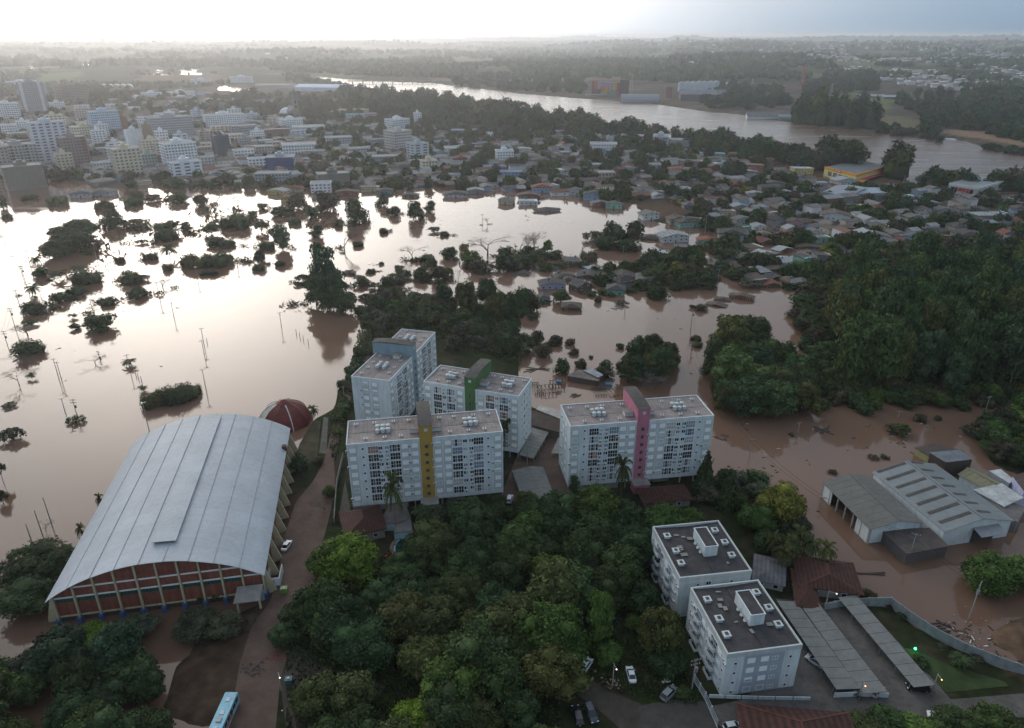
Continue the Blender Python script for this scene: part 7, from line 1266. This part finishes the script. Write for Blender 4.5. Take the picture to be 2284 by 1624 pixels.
wall_run('tall grey wall beside the rear flats', [(1405, 1262), (1448, 1258)], .8, 3.0, 3, mat('fence_concrete2', (.16, .19, .22), stain=.3)); wall_run('grey garden wall below the tiled house', [(1713, 1266), (1762, 1262)], .8, 2, 3, M_CONC)
# swimming pool
px_, py_ = G(907, 1222, .8); o = thing('swimming_pool', 'small green swimming pool with bright blue rim', 'pool', (px_, py_, .8), .2, uv=(908, 1220)); n = 20; E = [(cos(2 * pi * i / n) * 3.0, sin(2 * pi * i / n) * 4.0) for i in range(n)]
MB().prism([(a * 1.5, b * 1.35) for a, b in E], 0, .1).build('deck', mat('pool_deck', (.20, .13, .10)), o); MB().prism([(a * 1.12, b * 1.1) for a, b in E], .1, .16).build('rim', mat('pool_rim', (.16, .42, .52)), o); MB().prism(E, .1, .17).build('pool_water', mat('green_water', (.01, .05, .035), rough=.1, spec=.5), o)
wall_run('pale blue garden wall along the swimming pool', [(936, 1238), (917, 1185)], .8, 1.6, 4, mat('blue_render', (.30, .48, .56), stain=.3), posts=False)

# ------------------------------------------------------------------ poles
ARM = MB().box(-1.1, 1.1, -.07, .07, 0, .14).mesh('crossarm', M_WOOD); INSU = MB().tube((0, 0, 0), (0, 0, .3), .06, .05, 6).mesh('insulator', M_TANK); TRF = MB().tube((0, 0, 0), (0, 0, 1.1), .35, .35, 10).tube((0, 0, 1.1), (0, 0, 1.3), .12, .1, 8).mesh('transformer', M_STEEL)
LAMPH = MB().box(-.1, 1.0, -.16, .16, 0, .14).mesh('lamp_head', M_STEEL)
def pole(u, vb, vt, kind='utility', label=None, z=0.0, tr=False, rz=None, lit=None):
    x, y = G(u, vb, z); h = max(height_at(u, vb, vt, z), 2.5); name = {'utility': 'utility_pole', 'flood': 'floodlight_pole', 'lamp': 'lamp_post', 'flag': 'flagpole', 'stake': 'post'}[kind]
    lb = label or {'utility': 'wooden utility pole with crossarm', 'flood': 'thin floodlight pole rising from open floodwater', 'lamp': 'street lamp post', 'flag': 'tall tapering metal pole', 'stake': 'short post poking from the flood'}[kind]
    k = max(1.0, 1.6 - PPM(vb) / 8); o = thing(name, lb, {'flag': 'pole', 'stake': 'post', 'lamp': 'street lamp'}.get(kind, 'pole'), (x, y, z), rz if rz is not None else R.uniform(-.5, .9), {'utility': 'utility poles', 'flood': 'floodlight poles in the flooded park', 'stake': 'short posts'}.get(kind), uv=(u, (vb + vt) / 2), auto=label is None)
    MB().tube((0, 0, -1), (0, 0, h), .16 * k, .10 * k, 8).build('shaft', M_POLE if kind != 'flag' else M_STEEL, o)
    if kind == 'utility':
        for zz in ((h - .5,) if not tr else (h - .5, h - 1.6)):
            a = link('crossarm', ARM, o, (0, 0, zz), scale=k)
            for q in (-.95, -.35, .35, .95): link('insulator', INSU, a, (q, 0, .14))
        if tr: link('transformer', TRF, o, (.4, 0, h - 3.6), scale=k)
    elif kind == 'flood':
        for a in (0, pi * .66, pi * 1.33): link('lamp_head', LAMPH, o, (0, 0, h), a, scale=k * 1.1)
    elif kind == 'lamp':
        link('lamp_arm', MB().tube((0, 0, h - .2), (0, -1.6, h + .3), .06, .05, 6).mesh('lamp_arm', M_STEEL), o); b = link('lamp_head', MB().blob((0, -1.7, h + .2), (.14, .2, .07), 1, 0).mesh('lamp_head', {'o': M_LAMPO, 'w': M_LAMPW}.get(lit, M_STEEL)), o)
    return (x, y, z + h)
UT = {}
for i, t in enumerate([(67, 591, 557), (60, 640, 593), (43, 679, 647), (34, 731, 687), (16, 768, 738), (74, 543, 525), (50, 615, 593)]): UT[i] = pole(*t, tr=i in (1, 3, 4))
for t in [(188, 546, 518), (218, 586, 543), (531, 602, 586), (441, 624, 596), (356, 665, 631), (388, 707, 676), (243, 735, 703), (455, 768, 733), (455.5, 790, 760), (291, 830, 792), (130, 840, 801), (137, 846, 808), (459, 866, 824), (628, 731, 698), (145, 918, 889), (158, 946, 930), (333, 962, 899), (206, 690, 668)]: pole(*t, kind='flood')
for t in [(222, 799, 783), (172, 928, 890)]: pole(*t, tr=True)
for t in [(116, 1172, 1109), (95, 1194, 1138), (69, 1203, 1168)]: pole(*t, kind='flag', rz=0)
for u, v in [(661, 745), (669, 752), (677, 759), (688, 768), (303, 837), (309, 845), (316, 852), (462, 765)]: pole(u, v, v - 7, kind='stake')
for t in [(1390, 568, 548), (1393.5, 699, 685), (1541, 733, 688), (1541, 788, 763), (1559, 856, 824), (1671, 1021, 979), (1779, 967, 942), (2003, 931, 919), (2195, 926, 884), (1831, 1132, 1108), (2027, 1249, 1190), (2160, 1382, 1300), (1543, 1537, 1470), (1176, 1037, 978), (1076, 497, 478), (1600, 640, 600), (1535, 545, 500), (1572, 520, 480), (1740, 500, 470), (2126, 458, 420), (2010, 430, 392), (2045, 396, 380), (2070, 396, 378), (1915, 470, 440), (1485, 575, 540)]: pole(*t, tr=t[0] in (1541, 1559, 2160, 1543), z=0 if t[0] not in (1543, 1176) else .8)
for t in [(1280, 640, 620), (1022, 625, 603), (950, 605, 590), (730, 750, 737), (1008, 590, 575), (1267, 615, 600), (1205, 600, 588), (2025, 1120, 1108)]: pole(*t, kind='stake')
pole(1915, 1558, 1517, 'lamp', 'lamp post with small orange light in front of the carports', .8, lit='o'); pole(2080, 1540, 1503, 'lamp', 'lamp post with orange light beside the lawn', .8, lit='o'); pole(1839, 1362, 1318, 'lamp', 'lamp post with white light by the tiled house', .8, lit='w')
pole(697, 1292, 1289, 'lamp', 'street lamp leaning over the road by the sports hall', .8, lit='w'); pole(628, 1541, 1500, 'lamp', 'street lamp beside the road near the bin', .8, lit='w'); pole(1366, 1530, 1480, 'lamp', 'white lamp post between the parked white cars', .8, lit='w'); pole(767, 880, 862, 'lamp', 'lamp post on the embankment above the flood', .8)
# radio mast, lattice masts
def mast(u, vb, vt, w, label):
    x, y = G(u, vb); h = height_at(u, vb, vt); o = thing('lattice_mast', label, 'mast', (x, y, 0), uv=(u, (vb + vt) / 2)); b = MB(); c = [(w, w), (-w, w), (-w, -w), (w, -w)]; n = 9
    for k in range(n):
        f0, f1 = 1 - .8 * k / n, 1 - .8 * (k + 1) / n; z0, z1 = h * k / n, h * (k + 1) / n
        for i in range(4):
            p, q = c[i], c[(i + 1) % 4]; b.tube((p[0] * f0, p[1] * f0, z0), (p[0] * f1, p[1] * f1, z1), .22, .2, 4, 0, False); b.tube((p[0] * f0, p[1] * f0, z0), (q[0] * f1, q[1] * f1, z1), .13, .13, 3, 0, False); b.tube((p[0] * f1, p[1] * f1, z1), (q[0] * f1, q[1] * f1, z1), .12, .12, 3, 0, False)
    b.build('lattice', M_STEEL, o)
mast(457, 320, 198, 1.6, 'tall dark radio mast rising above the town'); mast(1849, 235, 186, 4, 'lattice pylon on the sports field'); mast(2053, 232, 205, 4, 'lattice pylon on the wooded slope'); mast(1408, 205, 165, 4, 'lattice pylon behind the riverside sheds'); mast(1676, 205, 175, 4, 'lattice pylon among trees beyond the river')
# wires
def wire(a, b, label, sag=1.0):
    A = Vector(a); B = Vector(b); pts = [A.lerp(B, t / 10) - Vector((0, 0, sag * 4 * (t / 10) * (1 - t / 10))) for t in range(11)]; o = MB().path([p - Vector((A.x, A.y, 0)) for p in pts], .035, 3).build('cable', M_BLACK, loc=(A.x, A.y, 0)); tag(o, label, 'cable', None, UV(*((A + B) / 2))) ; o['label'] = label
def top(u, v, vt, z=0): x, y = G(u, v, z); return (x, y, height_at(u, v, vt, z) + z - .4)
ch = [(1541, 733, 688), (1541, 788, 763), (1559, 856, 824), (1671, 1021, 979), (1831, 1132, 1108), (2027, 1249, 1190), (2160, 1382, 1300)]
for i in range(len(ch) - 1):
    for s in (-.9, .9):
        a = Vector(top(*ch[i])) + Vector((s, 0, 0)); b = Vector(top(*ch[i + 1])) + Vector((s, 0, 0)); wire(a, b, f'sagging power cable over the flooded road, {["outer", "inner"][s > 0]} strand, span {NUM[i + 1]} from the far end', 1.2)

lc = [(74, 543, 525), (67, 591, 557), (50, 615, 593), (60, 640, 593), (43, 679, 647), (34, 731, 687), (16, 768, 738)]
for i in range(len(lc) - 1):
    for s in (-.9, .9): wire(Vector(top(*lc[i])) + Vector((s, 0, 0)), Vector(top(*lc[i + 1])) + Vector((s, 0, 0)), f'power cable along the drowned poles at far left, {["outer", "inner"][s > 0]} strand, span {NUM[i + 1]}', 1.0)
# ------------------------------------------------------------------ vehicles
def car_mesh_parts(kind='hatch'):
    L, W, H = (4.1, 1.72, 1.48) if kind == 'hatch' else (4.7, 1.85, 1.68) if kind == 'suv' else (4.4, 1.74, 1.42)
    def loft(secs, closed=True):       # secs: list of (x, halfwidth, z0, z1, topinset)
        b = MB(); rings = []
        for x, hw, z0, z1, ti in secs:
            k = len(b.v); b.v += [(x, -hw * .94, z0), (x, -hw, (z0 + z1) / 2), (x, -hw * ti, z1), (x, hw * ti, z1), (x, hw, (z0 + z1) / 2), (x, hw * .94, z0)]; rings.append(k)
        for p, q in zip(rings, rings[1:]):
            for i in range(6): j = (i + 1) % 6; b.f.append((p + i, q + i, q + j, p + j)); b.m.append(0)
        b.f.append(tuple(rings[0] + i for i in range(6))); b.f.append(tuple(rings[-1] + 5 - i for i in range(6))); b.m += [0, 0]
        return b
    h = W / 2; zb = .26; zs = H * .60
    body = loft([(-L / 2, h * .84, zb + .12, zs * .78, .88), (-L / 2 + .18, h * .95, zb, zs * .97, .92), (-L * .22, h, zb, zs * 1.02, .93), (L * .12, h, zb, zs * .98, .93), (L * .38, h * .96, zb, zs * .84, .9), (L / 2 - .1, h * .88, zb + .05, zs * .68, .88), (L / 2, h * .78, zb + .15, zs * .55, .9)])
    x0, x1, x2, x3 = ((-L / 2 + .12, -L / 2 + .55, L * .05, L * .26) if kind != 'sedan' else (-L * .36, -L * .2, L * .06, L * .27))
    cab = loft([(x0, h * .86, zs * .92, zs * .98, .95), (x1, h * .86, zs * .92, H - .05, .80), ((x1 + x2) / 2, h * .88, zs * .92, H, .80), (x2, h * .87, zs * .92, H - .03, .78), (x3, h * .86, zs * .86, zs * .95, .95)])
    roof = MB(); roof.slab((x1 - .02, -h * .70, H + .02), (x2, -h * .68, H), (x2, h * .68, H), (x1 - .02, h * .70, H + .02), .06)
    for s in (-1, 1):
        for xx, xt in ((x0 + .05, x1), (x3 - .05, x2 - .02)): roof.tube((xx, s * h * .84, zs * .97), (xt, s * h * .70, H - .03), .045, .04, 5)
        roof.tube(((x1 + x2) / 2, s * h * .88, zs * .97), ((x1 + x2) / 2, s * h * .70, H - .02), .04, .04, 4)
    wheel = MB().tube((0, -.11, 0), (0, .11, 0), .32, .32, 14).mesh('tyre', M_BLACK); rim = MB().tube((0, -.12, 0), (0, .12, 0), .20, .20, 10).mesh('rim', M_STEEL)
    hl = MB().box(-.06, .06, -.18, .18, -.09, .09).mesh('headlight', M_WHITEP); tl = MB().box(-.05, .05, -.13, .13, -.12, .12).mesh('taillight', M_RED); mir = MB().box(-.08, .08, -.1, .1, -.07, .07).mesh('mirror', M_CAR); pl = MB().box(-.02, .02, -.2, .2, -.06, .06).mesh('number_plate', M_TANK)
    return dict(L=L, h=h, zs=zs, body=body.mesh('body', M_CAR), cab=cab.mesh('glazing', M_CARG), roof=roof.mesh('roof', M_CAR), wheel=wheel, rim=rim, hl=hl, tl=tl, mir=mir, pl=pl)
CARS = {k: car_mesh_parts(k) for k in ('hatch', 'suv', 'sedan')}
def car(u, v, ang, kind, col, label, z=.85):
    x, y = G(u, v, z); c = CARS[kind]; o = thing('parked_car', label, 'car', (x, y, z), radians(ang), 'parked cars', uv=(u, v)); L, h = c['L'], c['h']
    link('body', c['body'], o, col=col); link('glazing', c['cab'], o); link('roof', c['roof'], o, col=col)
    for sx in (-.31, .33):
        for sy in (-1, 1): w = link('wheel', c['wheel'], o, (sx * L, sy * (h - .09), .32)); link('rim', c['rim'], w)
    for sy in (-1, 1): link('headlight', c['hl'], o, (L / 2 - .14, sy * h * .66, c['zs'] * .66)); link('taillight', c['tl'], o, (-L / 2 + .06, sy * h * .74, c['zs'] * .78)); link('mirror', c['mir'], o, (L * .17, sy * (h + .08), c['zs'] * 1.02), col=col)
    link('number_plate', c['pl'], o, (-L / 2 - .01, 0, c['zs'] * .5))
    return o
WH = (.62, .66, .68)
car(640, 1220, 84, 'sedan', WH, 'white saloon parked beside the vaulted sports hall'); car(1308, 1486, 58, 'hatch', WH, 'white hatchback pointing away on the grass, nearer the wood'); car(1407, 1508, 93, 'sedan', WH, 'white car parked nose-up between lamp and flats'); car(1492, 1550, 44, 'suv', (.20, .21, .22), 'grey crossover beside the round dark bush')
car(1288, 1600, 98, 'suv', (.02, .02, .025), 'black car with silver roof rails, one of two side by side'); car(1318, 1595, -74, 'suv', (.025, .04, .06), 'dark blue car with long glass, one of two side by side'); car(1362, 1380, 170, 'sedan', (.02, .022, .03), 'dark car half hidden under the light green tree')
car(1816, 1478, 130, 'hatch', (.5, .52, .55), 'silver-white car nosing out from the wide carport'); car(2046, 1537, 172, 'suv', (.015, .015, .018), 'black car under the end of the narrow carport'); car(1137, 1116, 80, 'hatch', WH, 'white car parked behind the amber-towered block'); car(1910, 1540, 60, 'hatch', (.03, .04, .05), 'dark car tucked under the wide carport'); car(1955, 1545, 40, 'hatch', (.5, .5, .5), 'pale car under the aisle side of the carport')
car(1635, 1625, 10, 'hatch', WH, 'white car at the bottom edge beside the red tiled roof'); car(2092, 1602, 160, 'hatch', WH, 'white car peeking out of bushes along the bottom edge')
def bus():
    x, y = G(500, 1618, .85); o = thing('bus', 'pale blue bus with weathered roof on the muddy road', 'bus', (x, y, .85), radians(89), uv=(505, 1590)); L, W, H = 11.0, 2.5, 3.1; BC = (.26, .50, .60)
    b = MB(); s = [(-L / 2, .96, .45, H - .15), (-L / 2 + .2, 1, .35, H), (L / 2 - .35, 1, .35, H), (L / 2, .93, .45, H - .3)]
    for (xa, ka, z0, z1), (xb, kb, z2, z3) in zip(s, s[1:]):
        ha, hb = W / 2 * ka, W / 2 * kb; b.quad((xa, -ha, z0), (xb, -hb, z2), (xb, -hb, z3), (xa, -ha, z1)); b.quad((xb, hb, z2), (xa, ha, z0), (xa, ha, z1), (xb, hb, z3)); b.quad((xa, -ha, z1), (xb, -hb, z3), (xb, hb, z3), (xa, ha, z1)); b.quad((xb, -hb, z2), (xa, -ha, z0), (xa, ha, z0), (xb, hb, z2))
    for (xa, ka, z0, z1) in (s[0], s[-1]): ha = W / 2 * ka; b.quad((xa, -ha, z0), (xa, ha, z0), (xa, ha, z1), (xa, -ha, z1))
    b.build('body', mat('bus_paint', BC, rough=.4, var=.12, scale=1.2, stain=.35), o)
    for k in range(7):
        for sy in (-1, 1): MB().box(-L / 2 + .6 + k * 1.42, -L / 2 + 1.8 + k * 1.42, min(sy * 1.23, sy * 1.27), max(sy * 1.23, sy * 1.27), 1.55, 2.55).build('window', M_CARG, o)
    MB().box(L / 2 - .02, L / 2 + .03, -1.0, 1.0, 1.3, 2.5).build('windscreen', M_CARG, o); MB().box(-L / 2 - .03, -L / 2 + .02, -.9, .9, 1.6, 2.5).build('rear_window', M_CARG, o)
    for xx in (-3.2, 0.4, 3.4): MB().box(xx - .45, xx + .45, -.4, .4, H, H + .14).build('roof_hatch', M_TANK, o)
    MB().box(-1.8, -.9, -.5, .5, H, H + .22).build('roof_vent', M_STEEL, o); MB().box(-2.6, 1.8, -1.29, -1.25, .9, 1.4).build('side_emblem', mat('orange_decal', (.45, .12, .04)), o)
    for xx in (-3.3, 3.4):
        for sy in (-1, 1): MB().tube((xx, sy * 1.05 - .14, .48), (xx, sy * 1.05 + .14, .48), .48, .48, 14).build('wheel', M_BLACK, o)
bus()
# ------------------------------------------------------------------ people by the sports hall
def person(u, v, ang, tone, label):
    x, y = G(u, v, .85); me = bpy.data.meshes.new('person'); V = [(0, 0, .95), (0, 0, 1.2), (0, 0, 1.42), (0, 0, 1.53), (0, .01, 1.68), (.11, 0, .9), (.13, .05, .48), (.14, -.02, .06), (.15, .12, .03), (-.11, 0, .9), (-.13, -.08, .48), (-.14, -.16, .07), (-.15, -.03, .03), (.20, 0, 1.40), (.27, -.02, 1.13), (.24, .10, .90), (-.20, 0, 1.40), (-.27, .03, 1.13), (-.25, .14, .92)]
    E_ = [(0, 1), (1, 2), (2, 3), (3, 4), (0, 5), (5, 6), (6, 7), (7, 8), (0, 9), (9, 10), (10, 11), (11, 12), (2, 13), (13, 14), (14, 15), (2, 16), (16, 17), (17, 18)]; rad = [.15, .14, .15, .06, .11, .10, .07, .05, .05, .10, .07, .05, .05, .07, .05, .04, .07, .05, .04]
    me.from_pydata(V, E_, []); o = bpy.data.objects.new('person', me); COL.objects.link(o); o.location = (x, y, .82); o.rotation_euler = (0, 0, ang); md = o.modifiers.new('skin', 'SKIN'); sv = me.skin_vertices[0].data
    for i, r in enumerate(rad): sv[i].radius = (r, r * .85)
    sv[0].use_root = True; ss_ = o.modifiers.new('s', 'SUBSURF'); ss_.levels = ss_.render_levels = 1; me.materials.append(mat('cloth_' + tone, {'dark': (.02, .022, .03), 'navy': (.03, .05, .10), 'grey': (.10, .10, .11)}[tone])); tag(o, label, 'person', 'people on the muddy road', (u, v))
    hd = MB().blob((0, 0, 0), (.10, .11, .13), 2, 0).mesh('hair', mat('hair', (.02, .014, .01))); link('hair', hd, o, (0, -.02, 1.71), scale=1.05)
person(553, 1393, .3, 'dark', 'person in dark clothes standing on the wet road'); person(560, 1399, 2.2, 'grey', 'person in grey clothes beside the one in black'); person(571, 1389, 1.0, 'navy', 'person in navy walking near the sports hall porch')
# ------------------------------------------------------------------ small street things
def box_thing(name, label, cat, u, v, dims, col, rz=0, z=.85, parts=()):
    x, y = G(u, v, z); o = thing(name, label, cat, (x, y, z), rz, uv=(u, v)); w, d, h = dims
    MB().box(-w / 2, w / 2, -d / 2, d / 2, 0, h * .85).build('body', M_PLASTIC, o, col=col); MB().box(-w / 2 - .06, w / 2 + .06, -d / 2 - .06, d / 2 + .06, h * .85, h).build('rim', M_PLASTIC, o, col=tuple(c * .7 for c in col))
    for n_, b_, m_ in parts: b_.build(n_, m_, o)
    return o
rub = MB()
for k in range(9): rub.blob((R.uniform(-.5, .5), R.uniform(-.4, .4), 1.25 + R.uniform(-.1, .2)), R.uniform(.15, .3), 1)
box_thing('waste_container', 'lime green waste container heaped with white bags', 'bin', 634, 1320, (1.5, 1.2, 1.3), (.15, .30, .03), .2, parts=[('rubbish_bag', rub, M_TRASH)])
box_thing('waste_container', 'teal waste container at the muddy roadside', 'bin', 645, 1523, (1.4, 1.2, 1.3), (.02, .12, .14), .1, parts=[('rubbish_bag', MB().blob((0, 0, 1.3), .35, 1), M_TRASH)])
x, y = G(610, 1312, .85); o = thing('guard_booth', 'small white booth with blue base and a red plate', 'booth', (x, y, .85), .15, uv=(610, 1300)); MB().box(-1.6, 1.6, 0, .2, .7, 3).box(-1.6, -1.4, .2, 6, 0, 2.4).box(1.4, 1.6, .2, 6, 0, 2.4).build('wall', M_WHITEW, o); MB().box(-1.62, 1.62, -.04, .2, 0, .7).build('base_band', M_BLUEP, o); MB().box(-.45, .45, -.06, -.01, 1.7, 2.25).build('sign', M_RED, o)
for k in range(4): MB().tube((-1.2 + .7 * k, 2 + (k % 2), 0), (-1.2 + .7 * k, 2 + (k % 2), 1.6), .3, .25, 8).build('stored_drum', M_DCONC, o)
def pile(name, label, cat, u, v, n, size, m, z=.85, spread=1.2):
    x, y = G(u, v, z); b = MB()
    for k in range(n): s = size * R.uniform(.5, 1.3); b.blob((R.gauss(0, spread), R.gauss(0, spread * .8), s * .3), (s, s * R.uniform(.5, 1), s * .5), 1)
    o = b.build(name, m, loc=(x, y, z)); tag(o, label, cat, None, (u, v)); o['kind'] = 'stuff'; return o
pile('litter', 'white scattered litter on the grass beside the wood', 'litter', 707, 1532, 16, .3, M_TRASH, spread=1.8); pile('litter', 'thin trail of litter nearer the bottom edge', 'litter', 690, 1570, 10, .22, M_TRASH, spread=2.0); pile('litter', 'scraps of litter along the flooded verge by the wall', 'litter', 2200, 1425, 40, .13, M_TRASH, z=.15, spread=7)
pile('rubble', 'heap of dark mud and branches in the road', 'rubble', 568, 1494, 40, .25, M_DCONC, spread=1.3); pile('rubble', 'red and white broken household goods at the roadside', 'rubble', 616, 1464, 16, .3, mat('red_goods', (.28, .05, .05), var=.5, scale=2), spread=.8)
pile('garden_furniture', 'jumble of wooden benches and cloths on the grass', 'furniture', 1348, 1522, 16, .3, mat('brown_goods', (.22, .14, .11), var=.6, scale=2), spread=1.0); pile('garden_furniture', 'second jumble of patterned goods on the grass', 'furniture', 1368, 1528, 14, .28, mat('pale_goods', (.30, .22, .20), var=.6, scale=2), spread=.9)
pile('broken_chair', 'pale broken furniture near the grey crossover', 'furniture', 1488, 1521, 4, .4, M_TRASH, spread=.5); pile('toy', 'red playhouse scraps below the swimming pool', 'toy', 868, 1243, 5, .5, M_RED, spread=.7)
def planks(label, u, v, n, L, col, z=.02, rz=0, sp=1.5):
    x, y = G(u, v, z); o = thing('floating_debris', label, 'debris', (x, y, z), rz, uv=(u, v)); m = mat('drift_' + str(col), col, var=.3)
    for k in range(n): MB().box(-L / 2, L / 2, -.14, .14, -.05, .12).build('plank', m, o, loc=(R.uniform(-sp, sp), R.uniform(-sp, sp), R.uniform(0, .15)), rz=R.uniform(-.9, .9))
for t in [('tangle of dark planks drifting near the far bank trees', 1840, 960, 9, 5, (.06, .05, .045)), ('raft of planks beside the olive bush in the flood', 1990, 965, 6, 4, (.06, .05, .045)), ('red and grey wreckage beside the pink-towered block', 1610, 975, 10, 3, (.14, .09, .08)), ('stick tangle at the flood edge by the wall', 2100, 1400, 9, 3, (.05, .04, .035)), ('branches drifting behind the pink-towered block', 1335, 868, 9, 4, (.09, .075, .065)),
          ('long dark beam drifting in the open flood', 1955, 1286, 2, 7, (.06, .05, .05)), ('white and grey flotsam near the flooded road', 1376, 688, 7, 4, (.30, .30, .32)), ('brown stick raft among the flooded roofs', 1860, 1120, 3, 2, (.07, .06, .05)), ('blue sheet roof fragment caught in the grove', 488, 515, 3, 5, (.05, .14, .30)), ('broken boards near the flooded tree clump', 845, 606, 5, 3, (.06, .05, .06)), ('driftwood line behind the green-towered block', 1200, 822, 4, 10, (.08, .06, .05)), ('sunken timber stack in the yard', 1285, 882, 8, 2.5, (.10, .08, .06)), ('dark flotsam patch in the right-hand flood', 1757, 860, 5, 2.2, (.06, .05, .045))]:
    planks(t[0], t[1], t[2], t[3], t[4], t[5], z=.05)
# yard machinery: dark frames standing in the flooded yard
def frame_rack(u, v, L, W, H, label, col=(.10, .07, .055), rz=.2):
    x, y = G(u, v); o = thing('timber_rack', label, 'rack', (x, y, 0), rz, 'racks in the flooded yard', uv=(u, v)); m = mat('rust_' + str(col), col, var=.4)
    for i in range(5):
        for s in (0, W): MB().box(-.1, .1, -.1, .1, -1, H).build('upright', m, o, loc=(L * i / 4, s, 0))
        MB().box(-.08, .08, 0, W, H * .6, H * .7).build('crossbar', m, o, loc=(L * i / 4, 0, 0))
    for s in (0, W): MB().box(0, L, -.08, .08, H * .75, H * .85).build('rail', m, o, loc=(0, s, 0))
frame_rack(1195, 882, 3, 9, 1.2, 'narrow rusty rack nearest the green-towered block'); frame_rack(1208, 884, 6, 7, 1.4, 'wide rusty rack in the flooded yard'); frame_rack(1232, 868, 5, 4, 2.2, 'tall laden rack with blue crate in the flooded yard'); frame_rack(1330, 885, 4, 7, .8, 'low leaning rack behind the pink-towered block'); frame_rack(1362, 885, 6, 6, .5, 'slatted brown frame beside the pink stair tower', (.13, .08, .05))
MB_ = MB().box(-1.2, 1.2, -1, 1, 0, 1.1).box(-1.3, 1.3, -1.1, 1.1, 1.1, 1.25); o = MB_.build('crate', mat('blue_crate', (.06, .16, .26), var=.2), loc=(*G(1357, 860), -.2)); tag(o, 'blue crate floating behind the pink-towered block', 'crate', None, (1357, 858)); o['label'] = 'blue crate floating behind the pink-towered block'
o = MB().box(-.9, .9, -.7, .7, 0, .9).box(-1.0, 1.0, -.8, .8, .9, 1.0).build('crate', MATS['blue_crate'], loc=(*G(1246, 864), 1.9)); tag(o, 'small blue crate on the laden rack in the yard', 'crate', None, (1246, 858))
# green garden light on the lawn
x, y = G(2040, 1452, .87); o = thing('garden_light', 'glaring green garden light on the lawn', 'lamp', (x, y, .87), uv=(2040, 1450)); MB().tube((0, 0, 0), (0, 0, .5), .06, .06, 6).build('stake', M_STEEL, o); MB().blob((0, 0, .7), .28, 2, 0).build('bulb', M_LAMPG, o)
gl = bpy.data.lights.new('garden_light_glow', 'POINT'); gl.energy = 120; gl.color = (.05, 1, .3); gl.shadow_soft_size = .4; go = bpy.data.objects.new('garden_light_glow', gl); COL.objects.link(go); go.parent = o; go.location = (0, -.2, 1.3)
def flotsam():
    b = MB(); rs = random.Random(9); ms = [mat('drift_dark', (.05, .042, .036), var=.4), mat('drift_brown', (.11, .08, .055), var=.4), M_TRASH]
    for poly, n in [([(1180, 600), (1500, 560), (1760, 640), (1790, 780), (1560, 840), (1250, 790), (1180, 700)], 30), ([(1600, 930), (2100, 920), (2180, 1000), (1950, 1040), (1830, 1080), (1900, 1280), (2150, 1440), (1850, 1240), (1780, 1140), (1640, 1060)], 36), ([(1500, 560), (2000, 470), (2250, 560), (1800, 640)], 50), ([(720, 500), (1180, 470), (1180, 620), (850, 640)], 24), ([(0, 500), (700, 480), (640, 800), (100, 900)], 14), ([(2080, 1390), (2284, 1400), (2300, 1500), (2120, 1450)], 45)]:
        k = 0
        while k < n:
            u = rs.uniform(min(p[0] for p in poly), max(p[0] for p in poly)); v = rs.uniform(min(p[1] for p in poly), max(p[1] for p in poly))
            if not bool(inpoly(poly, u, v)): continue
            k += 1; x, y = G(u, v)
            for q in range(rs.choice([1, 1, 2, 4])):
                X, Y = x + rs.gauss(0, 1.2), y + rs.gauss(0, 1.2); a = rs.uniform(0, 3.1); L = rs.uniform(.15, .8); w = rs.uniform(.04, .12); c, s_ = cos(a) * L, sin(a) * L; px, py = -sin(a) * w, cos(a) * w
                i = len(b.v); m_ = rs.choice([0, 0, 0, 1, 1, 2]) if L < 1 else rs.choice([0, 1]); z = .16
                b.v += [(X - c - px, Y - s_ - py, -.1), (X + c - px, Y + s_ - py, -.1), (X + c + px, Y + s_ + py, -.1), (X - c + px, Y - s_ + py, -.1), (X - c - px, Y - s_ - py, z), (X + c - px, Y + s_ - py, z), (X + c + px, Y + s_ + py, z), (X - c + px, Y - s_ + py, z)]
                for f in ((4, 5, 6, 7), (0, 1, 5, 4), (1, 2, 6, 5), (2, 3, 7, 6), (3, 0, 4, 7)): b.f.append(tuple(i + t for t in f)); b.m.append(m_)
    o = b.build('flotsam', ms); o['kind'] = 'stuff'; o['label'] = 'countless sticks and scraps drifting on the flood'
flotsam()
finish_labels()
